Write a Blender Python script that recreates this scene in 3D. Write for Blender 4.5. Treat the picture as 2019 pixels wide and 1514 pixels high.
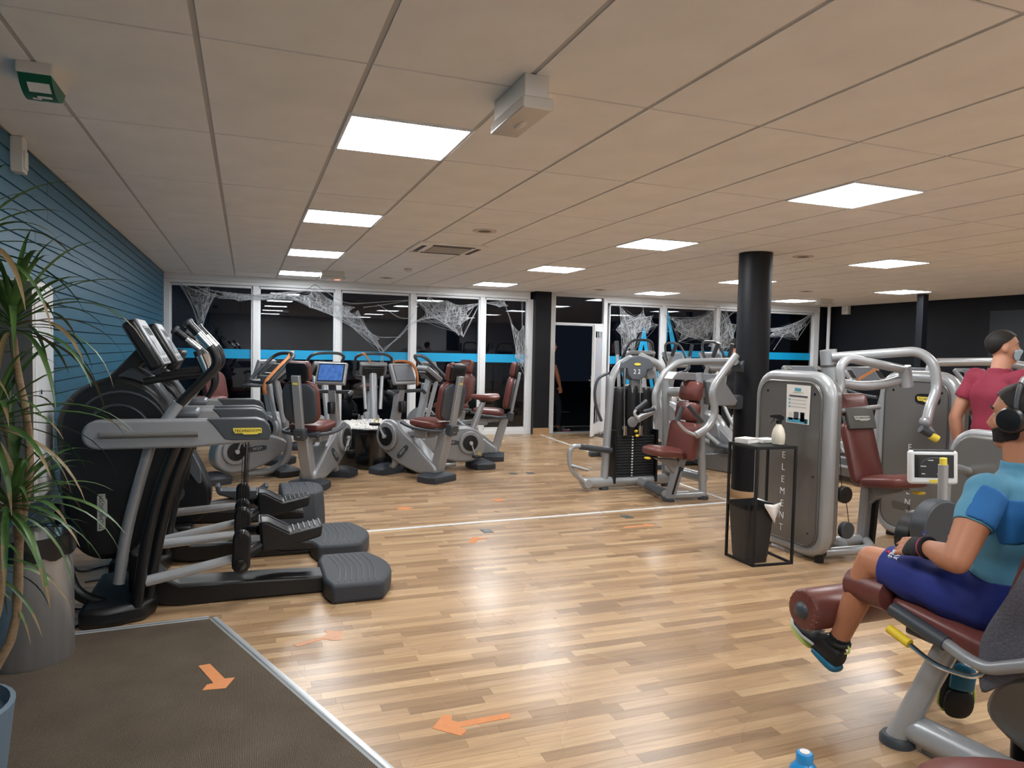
import bpy, bmesh, math, random
from mathutils import Vector, Matrix, Euler
random.seed(7)
for _o in list(bpy.data.objects): bpy.data.objects.remove(_o, do_unlink=True)
SC = bpy.context.scene
COL = SC.collection
PI = math.pi
V = Vector

# ------------------------------------------------------------------ camera
FOCAL_PX, YAW, PITCH, ROLL = 1402.5, -0.358, -0.0461, 0.021
CAM = V((0.767, -2.753, 1.48))
def _cam_axes():
    Rz = Matrix.Rotation(YAW, 3, 'Z')
    fwd = V((0, math.cos(PITCH), math.sin(PITCH))); right = V((1, 0, 0)); up = V((0, -math.sin(PITCH), math.cos(PITCH)))
    r2 = right*math.cos(ROLL) + up*math.sin(ROLL); u2 = -right*math.sin(ROLL) + up*math.cos(ROLL)
    return Rz @ r2, Rz @ u2, Rz @ fwd
AR, AU, AF = _cam_axes()
cam = bpy.data.cameras.new('camera'); camo = bpy.data.objects.new('camera', cam); COL.objects.link(camo)
cam.sensor_width = 36; cam.lens = FOCAL_PX/2019*36; cam.clip_start = 0.02; cam.clip_end = 200
mw = Matrix((AR, AU, -AF)).transposed().to_4x4(); mw.translation = CAM
camo.matrix_world = mw
SC.camera = camo

# ------------------------------------------------------------------ world (night outside) and exposure
w = bpy.data.worlds.new('night'); SC.world = w; w.use_nodes = True
w.node_tree.nodes['Background'].inputs[0].default_value = (0.010, 0.014, 0.024, 1)
w.node_tree.nodes['Background'].inputs[1].default_value = 0.25
SC.view_settings.view_transform = 'Standard'; SC.view_settings.look = 'None'
SC.view_settings.exposure = 0.80; SC.view_settings.gamma = 1.0; SC.view_settings.use_curve_mapping = False
PANEL_POWER = 20.0          # emission strength of the ceiling light panels

# ------------------------------------------------------------------ tracing helpers: a pixel of the 2019x1514 frame to a point on a plane of the room
def _ray(x, y): return AF + AR*((x-1009.5)/FOCAL_PX) - AU*((y-757)/FOCAL_PX)
def fy(x, y, Y): d = _ray(x, y); return CAM + d*((Y-CAM.y)/d.y)
def fx(x, y, X): d = _ray(x, y); return CAM + d*((X-CAM.x)/d.x)
def fz(x, y, Z=0.0): d = _ray(x, y); return CAM + d*((Z-CAM.z)/d.z)
def pj(p):
    d = V(p)-CAM; z = d.dot(AF)
    return 1009.5+FOCAL_PX*d.dot(AR)/z, 757-FOCAL_PX*d.dot(AU)/z, z

# ------------------------------------------------------------------ materials
def lin(c):
    if isinstance(c, str): c = tuple(int(c[i:i+2], 16)/255 for i in (0, 2, 4))
    return tuple(((v/12.92) if v <= 0.04045 else ((v+0.055)/1.055)**2.4) for v in c) + (1,)
MATS = {}
def mat(name, col, rough=0.5, metal=0.0, spec=0.5, emit=0, noise=0.0, nscale=20, bump=0.0, coat=0.0, ncol=None, stretch=None, subsurf=0.0):
    """Principled material with an optional noise variation of the colour and a fine bump."""
    m = bpy.data.materials.new(name); m.use_nodes = True; MATS[name] = m
    nt = m.node_tree; b = nt.nodes['Principled BSDF']
    c = lin(col); b.inputs['Base Color'].default_value = c
    b.inputs['Roughness'].default_value = rough; b.inputs['Metallic'].default_value = metal
    b.inputs['Specular IOR Level'].default_value = spec
    b.inputs['Coat Weight'].default_value = coat; b.inputs['Coat Roughness'].default_value = 0.15
    if subsurf: b.inputs['Subsurface Weight'].default_value = subsurf; b.inputs['Subsurface Radius'].default_value = (0.01, 0.005, 0.003)
    if emit:
        b.inputs['Emission Color'].default_value = c; b.inputs['Emission Strength'].default_value = emit
    if noise or bump:
        tc = nt.nodes.new('ShaderNodeTexCoord'); n = nt.nodes.new('ShaderNodeTexNoise'); n.inputs['Scale'].default_value = nscale
        n.inputs['Detail'].default_value = 4
        if stretch:
            mp = nt.nodes.new('ShaderNodeMapping'); mp.inputs['Scale'].default_value = stretch
            nt.links.new(tc.outputs['Object'], mp.inputs['Vector']); nt.links.new(mp.outputs['Vector'], n.inputs['Vector'])
        else: nt.links.new(tc.outputs['Object'], n.inputs['Vector'])
        if noise:
            mx = nt.nodes.new('ShaderNodeMix'); mx.data_type = 'RGBA'
            c2 = lin(ncol) if ncol else tuple(v*(1-noise) for v in c[:3])+(1,)
            c1 = c if ncol else tuple(min(1, v*(1+noise*0.6)) for v in c[:3])+(1,)
            mx.inputs['A'].default_value = c1; mx.inputs['B'].default_value = c2
            mr = nt.nodes.new('ShaderNodeMapRange'); mr.inputs[1].default_value = 0.3; mr.inputs[2].default_value = 0.7
            nt.links.new(n.outputs['Fac'], mr.inputs[0]); nt.links.new(mr.outputs[0], mx.inputs['Factor']); nt.links.new(mx.outputs['Result'], b.inputs['Base Color'])
        if bump:
            bp = nt.nodes.new('ShaderNodeBump'); bp.inputs['Strength'].default_value = bump; bp.inputs['Distance'].default_value = 0.004
            nt.links.new(n.outputs['Fac'], bp.inputs['Height']); nt.links.new(bp.outputs['Normal'], b.inputs['Normal'])
    return m
mat('ceiling_tile', 'f1f0ef', 0.9, spec=0.2, noise=0.05, nscale=3, bump=0.1)
mat('ceiling_bar', 'bcbab9', 0.55, spec=0.3)
mat('teal', '27637f', 0.42, spec=0.4, noise=0.10, nscale=2, stretch=(1, 1, 8))
mat('teal_gap', '0c222e', 0.8)
mat('white_frame', 'e2e5e8', 0.35)
mat('white_plastic', 'd9d6d0', 0.4)
mat('lens_plastic', 'c9c4bd', 0.18)
mat('night_black', '0b0f17', 0.6, spec=0.3, noise=0.15, nscale=2)
mat('pillar_black', '0c0f16', 0.5, spec=0.35, noise=0.2, nscale=5, bump=0.15)
mat('panel_black', '1b222b', 0.6, noise=0.1, nscale=2)
mat('skirting', 'b08d66', 0.5, noise=0.1, nscale=8)
mat('asphalt', '0b0c10', 0.9)
mat('cyan_film', '109cd0', 0.4)
mat('gap_dark', '2b2019', 0.9)
mat('alu', 'b4b8bb', 0.35, metal=0.35)
mat('alu_dark', '74787b', 0.4, metal=0.3)
mat('orange_tape', 'd0854f', 0.6, noise=0.06, nscale=30)
mat('orange_faded', 'cf9a76', 0.5, noise=0.12, nscale=25)
mat('steel_plate', '6e7372', 0.4, metal=0.6)
mat('silver', '96989b', 0.35, metal=0.35, noise=0.03, nscale=30)
mat('silver_gloss', 'bbbdc0', 0.22, metal=0.35, coat=0.3)
mat('tube_grey', 'a6a9ac', 0.3, metal=0.3, coat=0.25)
mat('shroud', '757472', 0.33, metal=0.35, noise=0.06, nscale=3, coat=0.2)
mat('shroud_dark', '5c5b58', 0.4, metal=0.3)
mat('dark_grey', '3b4046', 0.42)
mat('mid_grey', '53585e', 0.4)
mat('black_plastic', '0d0e11', 0.38, noise=0.1, nscale=60)
mat('black_gloss', '0c0d10', 0.12, coat=0.6)
mat('black_matte', '101114', 0.7)
mat('rubber', '1c1e22', 0.75, noise=0.15, nscale=80, bump=0.2)
mat('foot_rubber', '30353c', 0.6, noise=0.08, nscale=40)
mat('chrome', 'd5d8da', 0.12, metal=1.0)
mat('brushed', 'a9a9a9', 0.30, metal=0.7, noise=0.12, nscale=18, stretch=(1, 1, 0.03))
mat('red_leather', '683833', 0.38, noise=0.10, nscale=12, bump=0.08)
mat('yellow', 'e2c22e', 0.45)
mat('badge_yellow', 'e8d24f', 0.5)
mat('badge_black', '14140f', 0.5)
mat('badge_silver', 'b9bab4', 0.4)
mat('white_paint', 'e8e8e6', 0.5)
mat('lcd_grey', '6d737b', 0.25)
mat('lcd_dark', '191c22', 0.15)
mat('pebble', 'e9e7e4', 0.6, noise=0.1, nscale=20)
mat('paper', 'eeece8', 0.8)
mat('print_teal', '4fa3bd', 0.7)
mat('print_dark', '4a4e55', 0.7)
mat('bottle_cream', 'd9d2c2', 0.4, subsurf=0.0, noise=0.06, nscale=15)
mat('bin_plastic', '2a2a2b', 0.5, noise=0.12, nscale=10)
mat('bag_black', '101012', 0.28, noise=0.2, nscale=30, bump=0.5)
mat('skin', 'b47a5c', 0.5, noise=0.08, nscale=9, subsurf=0.08, spec=0.35)
mat('skin_light', 'c49077', 0.5, noise=0.06, nscale=9, subsurf=0.08, spec=0.35)
mat('hair', '15110f', 0.7, noise=0.3, nscale=90, bump=0.6)
mat('beard', '1d1512', 0.85, noise=0.4, nscale=160, bump=0.6)
mat('eye_white', 'e0dcd6', 0.3)
mat('lips', '9a5a4c', 0.5)
mat('shirt_blue', '5c98b4', 0.8, noise=0.15, nscale=4, ncol='4b86a2', bump=0.15)
mat('shirt_royal', '1f68a8', 0.75, noise=0.1, nscale=6)
mat('shorts_blue', '1d2d7c', 0.75, noise=0.2, nscale=5, bump=0.1)
mat('shirt_red', '8c2a41', 0.8, noise=0.15, nscale=4)
mat('cloth_black', '16171b', 0.85, noise=0.2, nscale=10)
mat('cloth_navy', '151a26', 0.85, noise=0.2, nscale=10)
mat('towel', '55545c', 0.95, noise=0.2, nscale=120, bump=1.0)
mat('mask_blue', '9fb9c9', 0.8)
mat('shoe_black', '17181b', 0.6)
mat('shoe_lime', 'c3d86a', 0.5)
mat('shoe_teal', '12627f', 0.4)
mat('shoe_white', 'c7c9c9', 0.5)
mat('pink_print', 'c23a66', 0.7)
mat('bottle_blue', '2a8fd0', 0.25, coat=0.3)
mat('sign_green', '0d5a3e', 0.4)
mat('pot_grey', '5d6e7c', 0.5)
mat('bark', '8c7559', 0.85, noise=0.25, nscale=60, bump=0.5, stretch=(1, 1, 3))
mat('leaf', '2c4a22', 0.42, noise=0.35, nscale=12, ncol='4d6b33', spec=0.4)
mat('leaf_dry', '73603c', 0.6, noise=0.3, nscale=15)
mat('soil', '2b221b', 0.95)
mat('cable', '141414', 0.5)
mat('screen_blue', '3b5f9a', 0.3, emit=0.55, noise=0.5, nscale=25, ncol='16264a')
mat('screen_dark', '14181d', 0.15, coat=0.5)
mat('detector', 'cfc9c1', 0.5)
mat('grille_dark', '6d6259', 0.7)
mat('dumbbell', 'd8d8d6', 0.35)
mat('red_lamp', 'ff9070', 0.4, emit=1.2)
mat('poster_print', 'c9a9a0', 0.6, noise=0.6, nscale=9, ncol='8fb4c9')

def _light_mat():
    m = bpy.data.materials.new('light_panel'); m.use_nodes = True; nt = m.node_tree
    b = nt.nodes['Principled BSDF']; b.inputs['Base Color'].default_value = (0.9, 0.9, 0.9, 1)
    b.inputs['Emission Color'].default_value = (0.96, 0.985, 1.0, 1); b.inputs['Emission Strength'].default_value = PANEL_POWER
    MATS['light_panel'] = m
_light_mat()
def _glass_mat():
    m = bpy.data.materials.new('pane_glass'); m.use_nodes = True; nt = m.node_tree; nt.nodes.clear()
    o = nt.nodes.new('ShaderNodeOutputMaterial'); mx = nt.nodes.new('ShaderNodeMixShader'); fr = nt.nodes.new('ShaderNodeFresnel')
    fr.inputs[0].default_value = 1.5
    t = nt.nodes.new('ShaderNodeBsdfTransparent'); t.inputs[0].default_value = (0.55, 0.6, 0.66, 1)
    g = nt.nodes.new('ShaderNodeBsdfGlossy'); g.inputs['Roughness'].default_value = 0.004; g.inputs[0].default_value = (1, 1, 1, 1)
    nt.links.new(fr.outputs[0], mx.inputs[0]); nt.links.new(t.outputs[0], mx.inputs[1]); nt.links.new(g.outputs[0], mx.inputs[2]); nt.links.new(mx.outputs[0], o.inputs[0])
    MATS['pane_glass'] = m
_glass_mat()
def _web_mat():
    m = bpy.data.materials.new('cobweb'); m.use_nodes = True; nt = m.node_tree; nt.nodes.clear()
    o = nt.nodes.new('ShaderNodeOutputMaterial'); mx = nt.nodes.new('ShaderNodeMixShader')
    tc = nt.nodes.new('ShaderNodeTexCoord'); n = nt.nodes.new('ShaderNodeTexNoise'); n.inputs['Scale'].default_value = 5; n.inputs['Detail'].default_value = 8; n.inputs['Distortion'].default_value = 2.0
    mp = nt.nodes.new('ShaderNodeMapping'); mp.inputs['Scale'].default_value = (3.0, 1, 1.0); mp.inputs['Rotation'].default_value = (0, 0.5, 0)
    mr = nt.nodes.new('ShaderNodeMapRange'); mr.inputs[1].default_value = 0.40; mr.inputs[2].default_value = 0.75; mr.inputs[3].default_value = 0.05; mr.inputs[4].default_value = 0.62
    t = nt.nodes.new('ShaderNodeBsdfTransparent'); d = nt.nodes.new('ShaderNodeBsdfDiffuse'); d.inputs[0].default_value = (0.85, 0.87, 0.9, 1)
    tr = nt.nodes.new('ShaderNodeBsdfTranslucent'); tr.inputs[0].default_value = (0.7, 0.7, 0.7, 1)
    m2 = nt.nodes.new('ShaderNodeMixShader'); m2.inputs[0].default_value = 0.25
    L = nt.links.new
    L(tc.outputs['Object'], mp.inputs[0]); L(mp.outputs[0], n.inputs['Vector']); L(n.outputs['Fac'], mr.inputs[0]); L(mr.outputs[0], mx.inputs[0])
    L(d.outputs[0], m2.inputs[1]); L(tr.outputs[0], m2.inputs[2])
    L(t.outputs[0], mx.inputs[1]); L(m2.outputs[0], mx.inputs[2]); L(mx.outputs[0], o.inputs[0])
    MATS['cobweb'] = m
_web_mat()
mat('web_thread', 'c9ced4', 0.8)
def _floor_mat():
    """Oak laminate: every strip gets its own tone (random per object and per island) and a stretched grain."""
    m = bpy.data.materials.new('oak_strip'); m.use_nodes = True; nt = m.node_tree; b = nt.nodes['Principled BSDF']; L = nt.links.new
    N = nt.nodes.new
    oi = N('ShaderNodeObjectInfo'); ge = N('ShaderNodeNewGeometry')
    ad = N('ShaderNodeMath'); ad.operation = 'ADD'; L(oi.outputs['Random'], ad.inputs[0]); L(ge.outputs['Random Per Island'], ad.inputs[1])
    fr = N('ShaderNodeMath'); fr.operation = 'FRACT'; L(ad.outputs[0], fr.inputs[0])
    cr = N('ShaderNodeValToRGB'); e = cr.color_ramp.elements
    e[0].position = 0.0; e[0].color = lin('95785c'); e[1].position = 1.0; e[1].color = lin('c8a983')
    for p, c in ((0.25, 'a28362'), (0.5, 'b49472'), (0.75, 'bc9b76')): k = cr.color_ramp.elements.new(p); k.color = lin(c)
    L(fr.outputs[0], cr.inputs[0])
    cb = N('ShaderNodeCombineXYZ'); mu = N('ShaderNodeMath'); mu.operation = 'MULTIPLY'; mu.inputs[1].default_value = 37
    L(fr.outputs[0], mu.inputs[0]); L(mu.outputs[0], cb.inputs[0]); L(mu.outputs[0], cb.inputs[2])
    va = N('ShaderNodeVectorMath'); va.operation = 'ADD'; L(ge.outputs['Position'], va.inputs[0]); L(cb.outputs[0], va.inputs[1])
    mp = N('ShaderNodeMapping'); mp.inputs['Scale'].default_value = (2.2, 34, 1); L(va.outputs[0], mp.inputs[0])
    n = N('ShaderNodeTexNoise'); n.inputs['Scale'].default_value = 1.6; n.inputs['Detail'].default_value = 6; n.inputs['Distortion'].default_value = 0.8; L(mp.outputs[0], n.inputs['Vector'])
    mr = N('ShaderNodeMapRange'); mr.inputs[1].default_value = 0.3; mr.inputs[2].default_value = 0.75; mr.inputs[3].default_value = 0.80; mr.inputs[4].default_value = 1.12; L(n.outputs['Fac'], mr.inputs[0])
    mx = N('ShaderNodeVectorMath'); mx.operation = 'MULTIPLY'; L(cr.outputs[0], mx.inputs[0]); L(mr.outputs[0], mx.inputs[1])
    L(mx.outputs[0], b.inputs['Base Color'])
    b.inputs['Roughness'].default_value = 0.30; b.inputs['Specular IOR Level'].default_value = 0.5
    n2 = N('ShaderNodeTexNoise'); n2.inputs['Scale'].default_value = 1.3; L(ge.outputs['Position'], n2.inputs['Vector'])
    m2 = N('ShaderNodeMapRange'); m2.inputs[3].default_value = 0.19; m2.inputs[4].default_value = 0.36; L(n2.outputs['Fac'], m2.inputs[0]); L(m2.outputs[0], b.inputs['Roughness'])
    MATS['oak_strip'] = m
_floor_mat()
def _mat_carpet():
    m = mat('mat_carpet', '5d5144', 0.95, spec=0.1); nt = m.node_tree; b = nt.nodes['Principled BSDF']; L = nt.links.new; N = nt.nodes.new
    tc = N('ShaderNodeTexCoord'); wv = N('ShaderNodeTexWave'); wv.inputs['Scale'].default_value = 55; wv.inputs['Distortion'].default_value = 2.5; wv.inputs['Detail'].default_value = 2
    n = N('ShaderNodeTexNoise'); n.inputs['Scale'].default_value = 3.5; n.inputs['Detail'].default_value = 5
    n3 = N('ShaderNodeTexNoise'); n3.inputs['Scale'].default_value = 160
    L(tc.outputs['Object'], wv.inputs['Vector']); L(tc.outputs['Object'], n.inputs['Vector']); L(tc.outputs['Object'], n3.inputs['Vector'])
    a = N('ShaderNodeMath'); a.operation = 'MULTIPLY'; L(wv.outputs['Fac'], a.inputs[0]); L(n3.outputs['Fac'], a.inputs[1])
    cr = N('ShaderNodeMix'); cr.data_type = 'RGBA'; cr.inputs['A'].default_value = lin('463d34'); cr.inputs['B'].default_value = lin('86796a'); L(a.outputs[0], cr.inputs['Factor'])
    mr = N('ShaderNodeMapRange'); mr.inputs[1].default_value = 0.3; mr.inputs[2].default_value = 0.7; mr.inputs[3].default_value = 0.85; mr.inputs[4].default_value = 1.12; L(n.outputs['Fac'], mr.inputs[0])
    mx = N('ShaderNodeVectorMath'); mx.operation = 'MULTIPLY'; L(cr.outputs['Result'], mx.inputs[0]); L(mr.outputs[0], mx.inputs[1]); L(mx.outputs[0], b.inputs['Base Color'])
    bp = N('ShaderNodeBump'); bp.inputs['Strength'].default_value = 0.5; bp.inputs['Distance'].default_value = 0.003; L(a.outputs[0], bp.inputs['Height']); L(bp.outputs['Normal'], b.inputs['Normal'])
_mat_carpet()

# ------------------------------------------------------------------ geometry helpers
def lerp(a, b, t): return a+(b-a)*t
def frame_of(d):
    d = d.normalized(); up = V((0, 0, 1)) if abs(d.z) < 0.95 else V((1, 0, 0))
    x = d.cross(up).normalized(); y = x.cross(d).normalized()
    return x, y
def round_path(pts, rad, n=5, closed=False):
    """Fillets the corners of a polyline."""
    pts = [V(p) for p in pts]
    if rad <= 0 or len(pts) < 3: return pts
    out = []; N = len(pts)
    for i in range(N):
        if not closed and i in (0, N-1): out.append(pts[i]); continue
        a, b, c = pts[i-1], pts[i], pts[(i+1) % N]
        r = min(rad, (a-b).length*0.48, (c-b).length*0.48)
        p0 = b+(a-b).normalized()*r; p1 = b+(c-b).normalized()*r
        for k in range(n+1):
            t = k/n; out.append(p0*(1-t)**2 + b*2*t*(1-t) + p1*t*t)
    return out
class G:
    def __init__(s): s.v = []; s.f = []; s.mi = []
    def add(s, vs, fs, mi=0):
        o = len(s.v); s.v += [V(p) for p in vs]; s.f += [tuple(o+i for i in f) for f in fs]; s.mi += [mi]*len(fs); return s
    def box(s, c, d, rot=None, mi=0, taper=1.0):
        c = V(c); hx, hy, hz = d[0]/2, d[1]/2, d[2]/2
        vs = [V((x*hx*(taper if z > 0 else 1), y*hy*(taper if z > 0 else 1), z*hz)) for z in (-1, 1) for x, y in ((-1, -1), (1, -1), (1, 1), (-1, 1))]
        if rot is not None:
            R = rot if isinstance(rot, Matrix) else Euler(rot).to_matrix()
            vs = [R @ v for v in vs]
        return s.add([c+v for v in vs], [(3, 2, 1, 0), (4, 5, 6, 7), (0, 1, 5, 4), (1, 2, 6, 5), (2, 3, 7, 6), (3, 0, 4, 7)], mi)
    def bar(s, a, b, w, h, up=None, mi=0):
        """A box running from a to b, w wide (sideways) and h high."""
        a = V(a); b = V(b); d = (b-a); L = d.length; d.normalize()
        u = V(up) if up else V((0, 0, 1))
        if abs(d.dot(u)) > 0.97: u = V((1, 0, 0))
        x = d.cross(u).normalized(); y = x.cross(d)
        vs = [p+x*(sx*w/2)+y*(sy*h/2) for p in (a, b) for sx, sy in ((-1, -1), (1, -1), (1, 1), (-1, 1))]
        return s.add(vs, [(0, 1, 2, 3), (7, 6, 5, 4), (0, 4, 5, 1), (1, 5, 6, 2), (2, 6, 7, 3), (3, 7, 4, 0)], mi)
    def tube(s, pts, r, seg=10, fil=0.0, caps=True, closed=False, sq=1.0, mi=0, fn=5, up=None):
        """A round (or flattened, sq) tube along a polyline; r may be a list with one radius for each given point (fil = 0 then)."""
        P = round_path(pts, fil, fn, closed); n = len(P)
        rs = r if isinstance(r, (list, tuple)) else [r]*n
        if len(rs) != n: rs = [lerp(rs[0], rs[-1], i/(n-1)) for i in range(n)]
        vs = []; x = None
        for i in range(n):
            if closed: d = P[(i+1) % n]-P[i-1]
            else: d = P[min(i+1, n-1)]-P[max(i-1, 0)]
            d = d.normalized()
            if x is None:
                if up: y = V(up); x = d.cross(y).normalized(); y = x.cross(d).normalized()
                else: x, y = frame_of(d)
            else: x = (x-d*x.dot(d)).normalized(); y = x.cross(d)
            for k in range(seg):
                a = 2*PI*k/seg; vs.append(P[i]+x*(math.cos(a)*rs[i])+y*(math.sin(a)*rs[i]*sq))
        fs = []
        m = n if closed else n-1
        for i in range(m):
            for k in range(seg):
                k2 = (k+1) % seg; j = (i+1) % n
                fs.append((i*seg+k, i*seg+k2, j*seg+k2, j*seg+k))
        if caps and not closed: fs += [tuple(range(seg-1, -1, -1)), tuple((n-1)*seg+k for k in range(seg))]
        return s.add(vs, fs, mi)
    def cyl(s, a, b, r, r2=None, seg=16, mi=0): return s.tube([a, b], [r, r if r2 is None else r2], seg, mi=mi)
    def prism(s, pts, d, mi=0):
        """A planar outline (3D points) swept by vector d."""
        pts = [V(p) for p in pts]; d = V(d); n = len(pts)
        return s.add(pts+[p+d for p in pts], [tuple(range(n-1, -1, -1)), tuple(range(n, 2*n))]+[(i, (i+1) % n, n+(i+1) % n, n+i) for i in range(n)], mi)
    def lathe(s, prof, c=(0, 0, 0), axis=(0, 0, 1), seg=24, mi=0, caps=True):
        c = V(c); ax = V(axis).normalized(); x, y = frame_of(ax); n = len(prof); vs = []; fs = []
        for r, h in prof:
            for k in range(seg):
                a = 2*PI*k/seg; vs.append(c+ax*h+x*(math.cos(a)*r)+y*(math.sin(a)*r))
        for i in range(n-1):
            for k in range(seg):
                k2 = (k+1) % seg; fs.append((i*seg+k, i*seg+k2, (i+1)*seg+k2, (i+1)*seg+k))
        if caps: fs += [tuple(range(seg-1, -1, -1)), tuple((n-1)*seg+k for k in range(seg))]
        return s.add(vs, fs, mi)
    def ball(s, c, r, seg=14, ring=8, rot=None, mi=0):
        c = V(c); r = V((r, r, r)) if not hasattr(r, '__len__') else V(r); vs = []; fs = []
        for i in range(1, ring):
            a = PI*i/ring
            for k in range(seg):
                b = 2*PI*k/seg; vs.append(V((math.sin(a)*math.cos(b)*r.x, math.sin(a)*math.sin(b)*r.y, math.cos(a)*r.z)))
        vs += [V((0, 0, r.z)), V((0, 0, -r.z))]; t = len(vs)-2
        for i in range(ring-2):
            for k in range(seg):
                k2 = (k+1) % seg; fs.append((i*seg+k, (i+1)*seg+k, (i+1)*seg+k2, i*seg+k2))
        for k in range(seg):
            k2 = (k+1) % seg; fs.append((t, k, k2)); fs.append((t+1, (ring-2)*seg+k2, (ring-2)*seg+k))
        if rot is not None:
            R = rot if isinstance(rot, Matrix) else Euler(rot).to_matrix(); vs = [R @ v for v in vs]
        return s.add([c+v for v in vs], fs, mi)
    def loft(s, rings, mi=0, caps=True, closed=False):
        n = len(rings[0]); vs = [p for r in rings for p in r]; fs = []; m = len(rings)
        for i in range(m if closed else m-1):
            j = (i+1) % m
            for k in range(n): k2 = (k+1) % n; fs.append((i*n+k, i*n+k2, j*n+k2, j*n+k))
        if caps and not closed: fs += [tuple(range(n-1, -1, -1)), tuple((m-1)*n+k for k in range(n))]
        return s.add(vs, fs, mi)
    def pad(s, c, X, Y, Z, w, h, t, rad=0.04, puff=0.012, mi=0):
        """An upholstered cushion: rounded rectangle w (along X) by h (along Y), t thick along Z, with a crowned face."""
        c = V(c); X = V(X).normalized(); Y = V(Y).normalized(); Z = V(Z).normalized()
        def ring(sc, z):
            o = []
            ww, hh = w/2*1.0-sc, h/2-sc; r = max(0.004, min(rad, ww, hh)-sc*0.3)
            for cx, cy, a0 in ((ww-r, hh-r, 0), (-(ww-r), hh-r, PI/2), (-(ww-r), -(hh-r), PI), (ww-r, -(hh-r), 1.5*PI)):
                for k in range(5):
                    a = a0+PI/2*k/4; o.append(c+X*(cx+r*math.cos(a))+Y*(cy+r*math.sin(a))+Z*z)
            return o
        e = min(0.3*t, 0.02)
        return s.loft([ring(e, -t/2), ring(e*0.3, -t/2+e*0.4), ring(0, -t/2+e), ring(0, t/2-e), ring(e*0.3, t/2-e*0.35), ring(e, t/2), ring(e+0.025, t/2+puff*0.7), ring(e+0.06 if min(w, h) > 0.2 else e+0.04, t/2+puff)], mi)
    def xform(s, M):
        s.v = [M @ p for p in s.v]; return s

WORLD = {}
def _root(o):
    while o.parent: o = o.parent
    return o
def tag(o, label=None, cat=None, group=None, kind=None):
    if label: o['label'] = label
    if cat: o['category'] = cat
    if group: o['group'] = group
    if kind: o['kind'] = kind
    return o
def mesh_of(g, name, smooth=True, ang=0.7):
    me = bpy.data.meshes.new(name); me.from_pydata([tuple(p) for p in g.v], [], g.f); me.update()
    bm = bmesh.new(); bm.from_mesh(me); bmesh.ops.recalc_face_normals(bm, faces=bm.faces); bm.to_mesh(me); bm.free()
    if smooth:
        me.polygons.foreach_set('use_smooth', [True]*len(me.polygons)); me.set_sharp_from_angle(angle=ang)
    if any(g.mi): me.polygons.foreach_set('material_index', g.mi)
    return me
def obj(name, g, m, parent=None, bevel=0.0, smooth=True, ang=0.7, seg=2, label=None, sub=0, kind=None):
    """Links the collected shapes as ONE mesh object (a part when a parent is given)."""
    if parent is not None:
        r = _root(parent)
        if r.name in WORLD:
            off = WORLD[r.name]; g.v = [p-off for p in g.v]
    me = mesh_of(g, name, smooth, ang)
    for k in (m if isinstance(m, (list, tuple)) else [m]): me.materials.append(MATS[k])
    o = bpy.data.objects.new(name, me); COL.objects.link(o)
    if parent is not None: o.parent = parent
    if bevel:
        b = o.modifiers.new('bevel', 'BEVEL'); b.width = bevel; b.segments = seg; b.limit_method = 'ANGLE'; b.angle_limit = 0.6
    if sub:
        b = o.modifiers.new('subsurf', 'SUBSURF'); b.levels = sub; b.render_levels = sub
    if label: o['label'] = label
    if kind: o['kind'] = kind
    return o
def thing(name, label, cat, loc=(0, 0, 0), rz=0.0, group=None, world=False):
    o = bpy.data.objects.new(name, None); COL.objects.link(o); o.location = loc; o.rotation_euler = (0, 0, rz); o.empty_display_size = 0.1
    tag(o, label, cat, group)
    if world: WORLD[o.name] = V(loc)
    return o
def single(name, g, m, label, cat, loc=None, group=None, bevel=0.0, smooth=True, ang=0.7, seg=2, sub=0, kind=None):
    """A thing that is one mesh, its origin at loc."""
    if loc is not None: g.v = [p-V(loc) for p in g.v]
    o = obj(name, g, m, None, bevel, smooth, ang, seg, sub=sub)
    if loc is not None: o.location = loc
    return tag(o, label, cat, group, kind)
def copy_tree(o, parent=None):
    c = o.copy(); COL.objects.link(c); c.parent = parent
    for ch in [k for k in bpy.data.objects if k.parent == o]: copy_tree(ch, c)
    return c
def struct(name, g, m, bevel=0.0, smooth=False, parent=None):
    o = obj(name, g, m, parent, bevel, smooth)
    if parent is None: o['kind'] = 'structure'
    return o
def dims_floor(g, eps=0.0): return min(p.z for p in g.v)
def text_part(name, s, m, parent, c, X, Y, size, depth=0.002, spacing=1.0, label=None, align='CENTER', shear=0.0):
    """Lettering as a thin raised mesh; X is the reading direction, Y up. c in the root's coordinates (world ones for a traced thing)."""
    cu = bpy.data.curves.new(name, 'FONT'); cu.body = s; cu.size = size; cu.extrude = depth; cu.align_x = align; cu.align_y = 'CENTER'; cu.space_character = spacing; cu.shear = shear
    cu.resolution_u = 2
    t = bpy.data.objects.new(name+'_c', cu); COL.objects.link(t)
    dg = bpy.context.evaluated_depsgraph_get(); dg.update()
    me = bpy.data.meshes.new_from_object(t.evaluated_get(dg)); bpy.data.objects.remove(t); bpy.data.curves.remove(cu)
    X = V(X).normalized(); Y = V(Y).normalized(); Z = X.cross(Y)
    c = V(c)
    if parent is not None:
        r = _root(parent)
        if r.name in WORLD: c = c-WORLD[r.name]
    M = Matrix((X, Y, Z)).transposed().to_4x4(); M.translation = c
    me.transform(M); me.materials.clear(); me.materials.append(MATS[m])
    o = bpy.data.objects.new(name, me); COL.objects.link(o); o.parent = parent
    if label: o['label'] = label
    return o
# ================================================================== the room
XL, XR, YB, YF, H = -0.39, 12.30, 9.10, -5.2, 2.55
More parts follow.
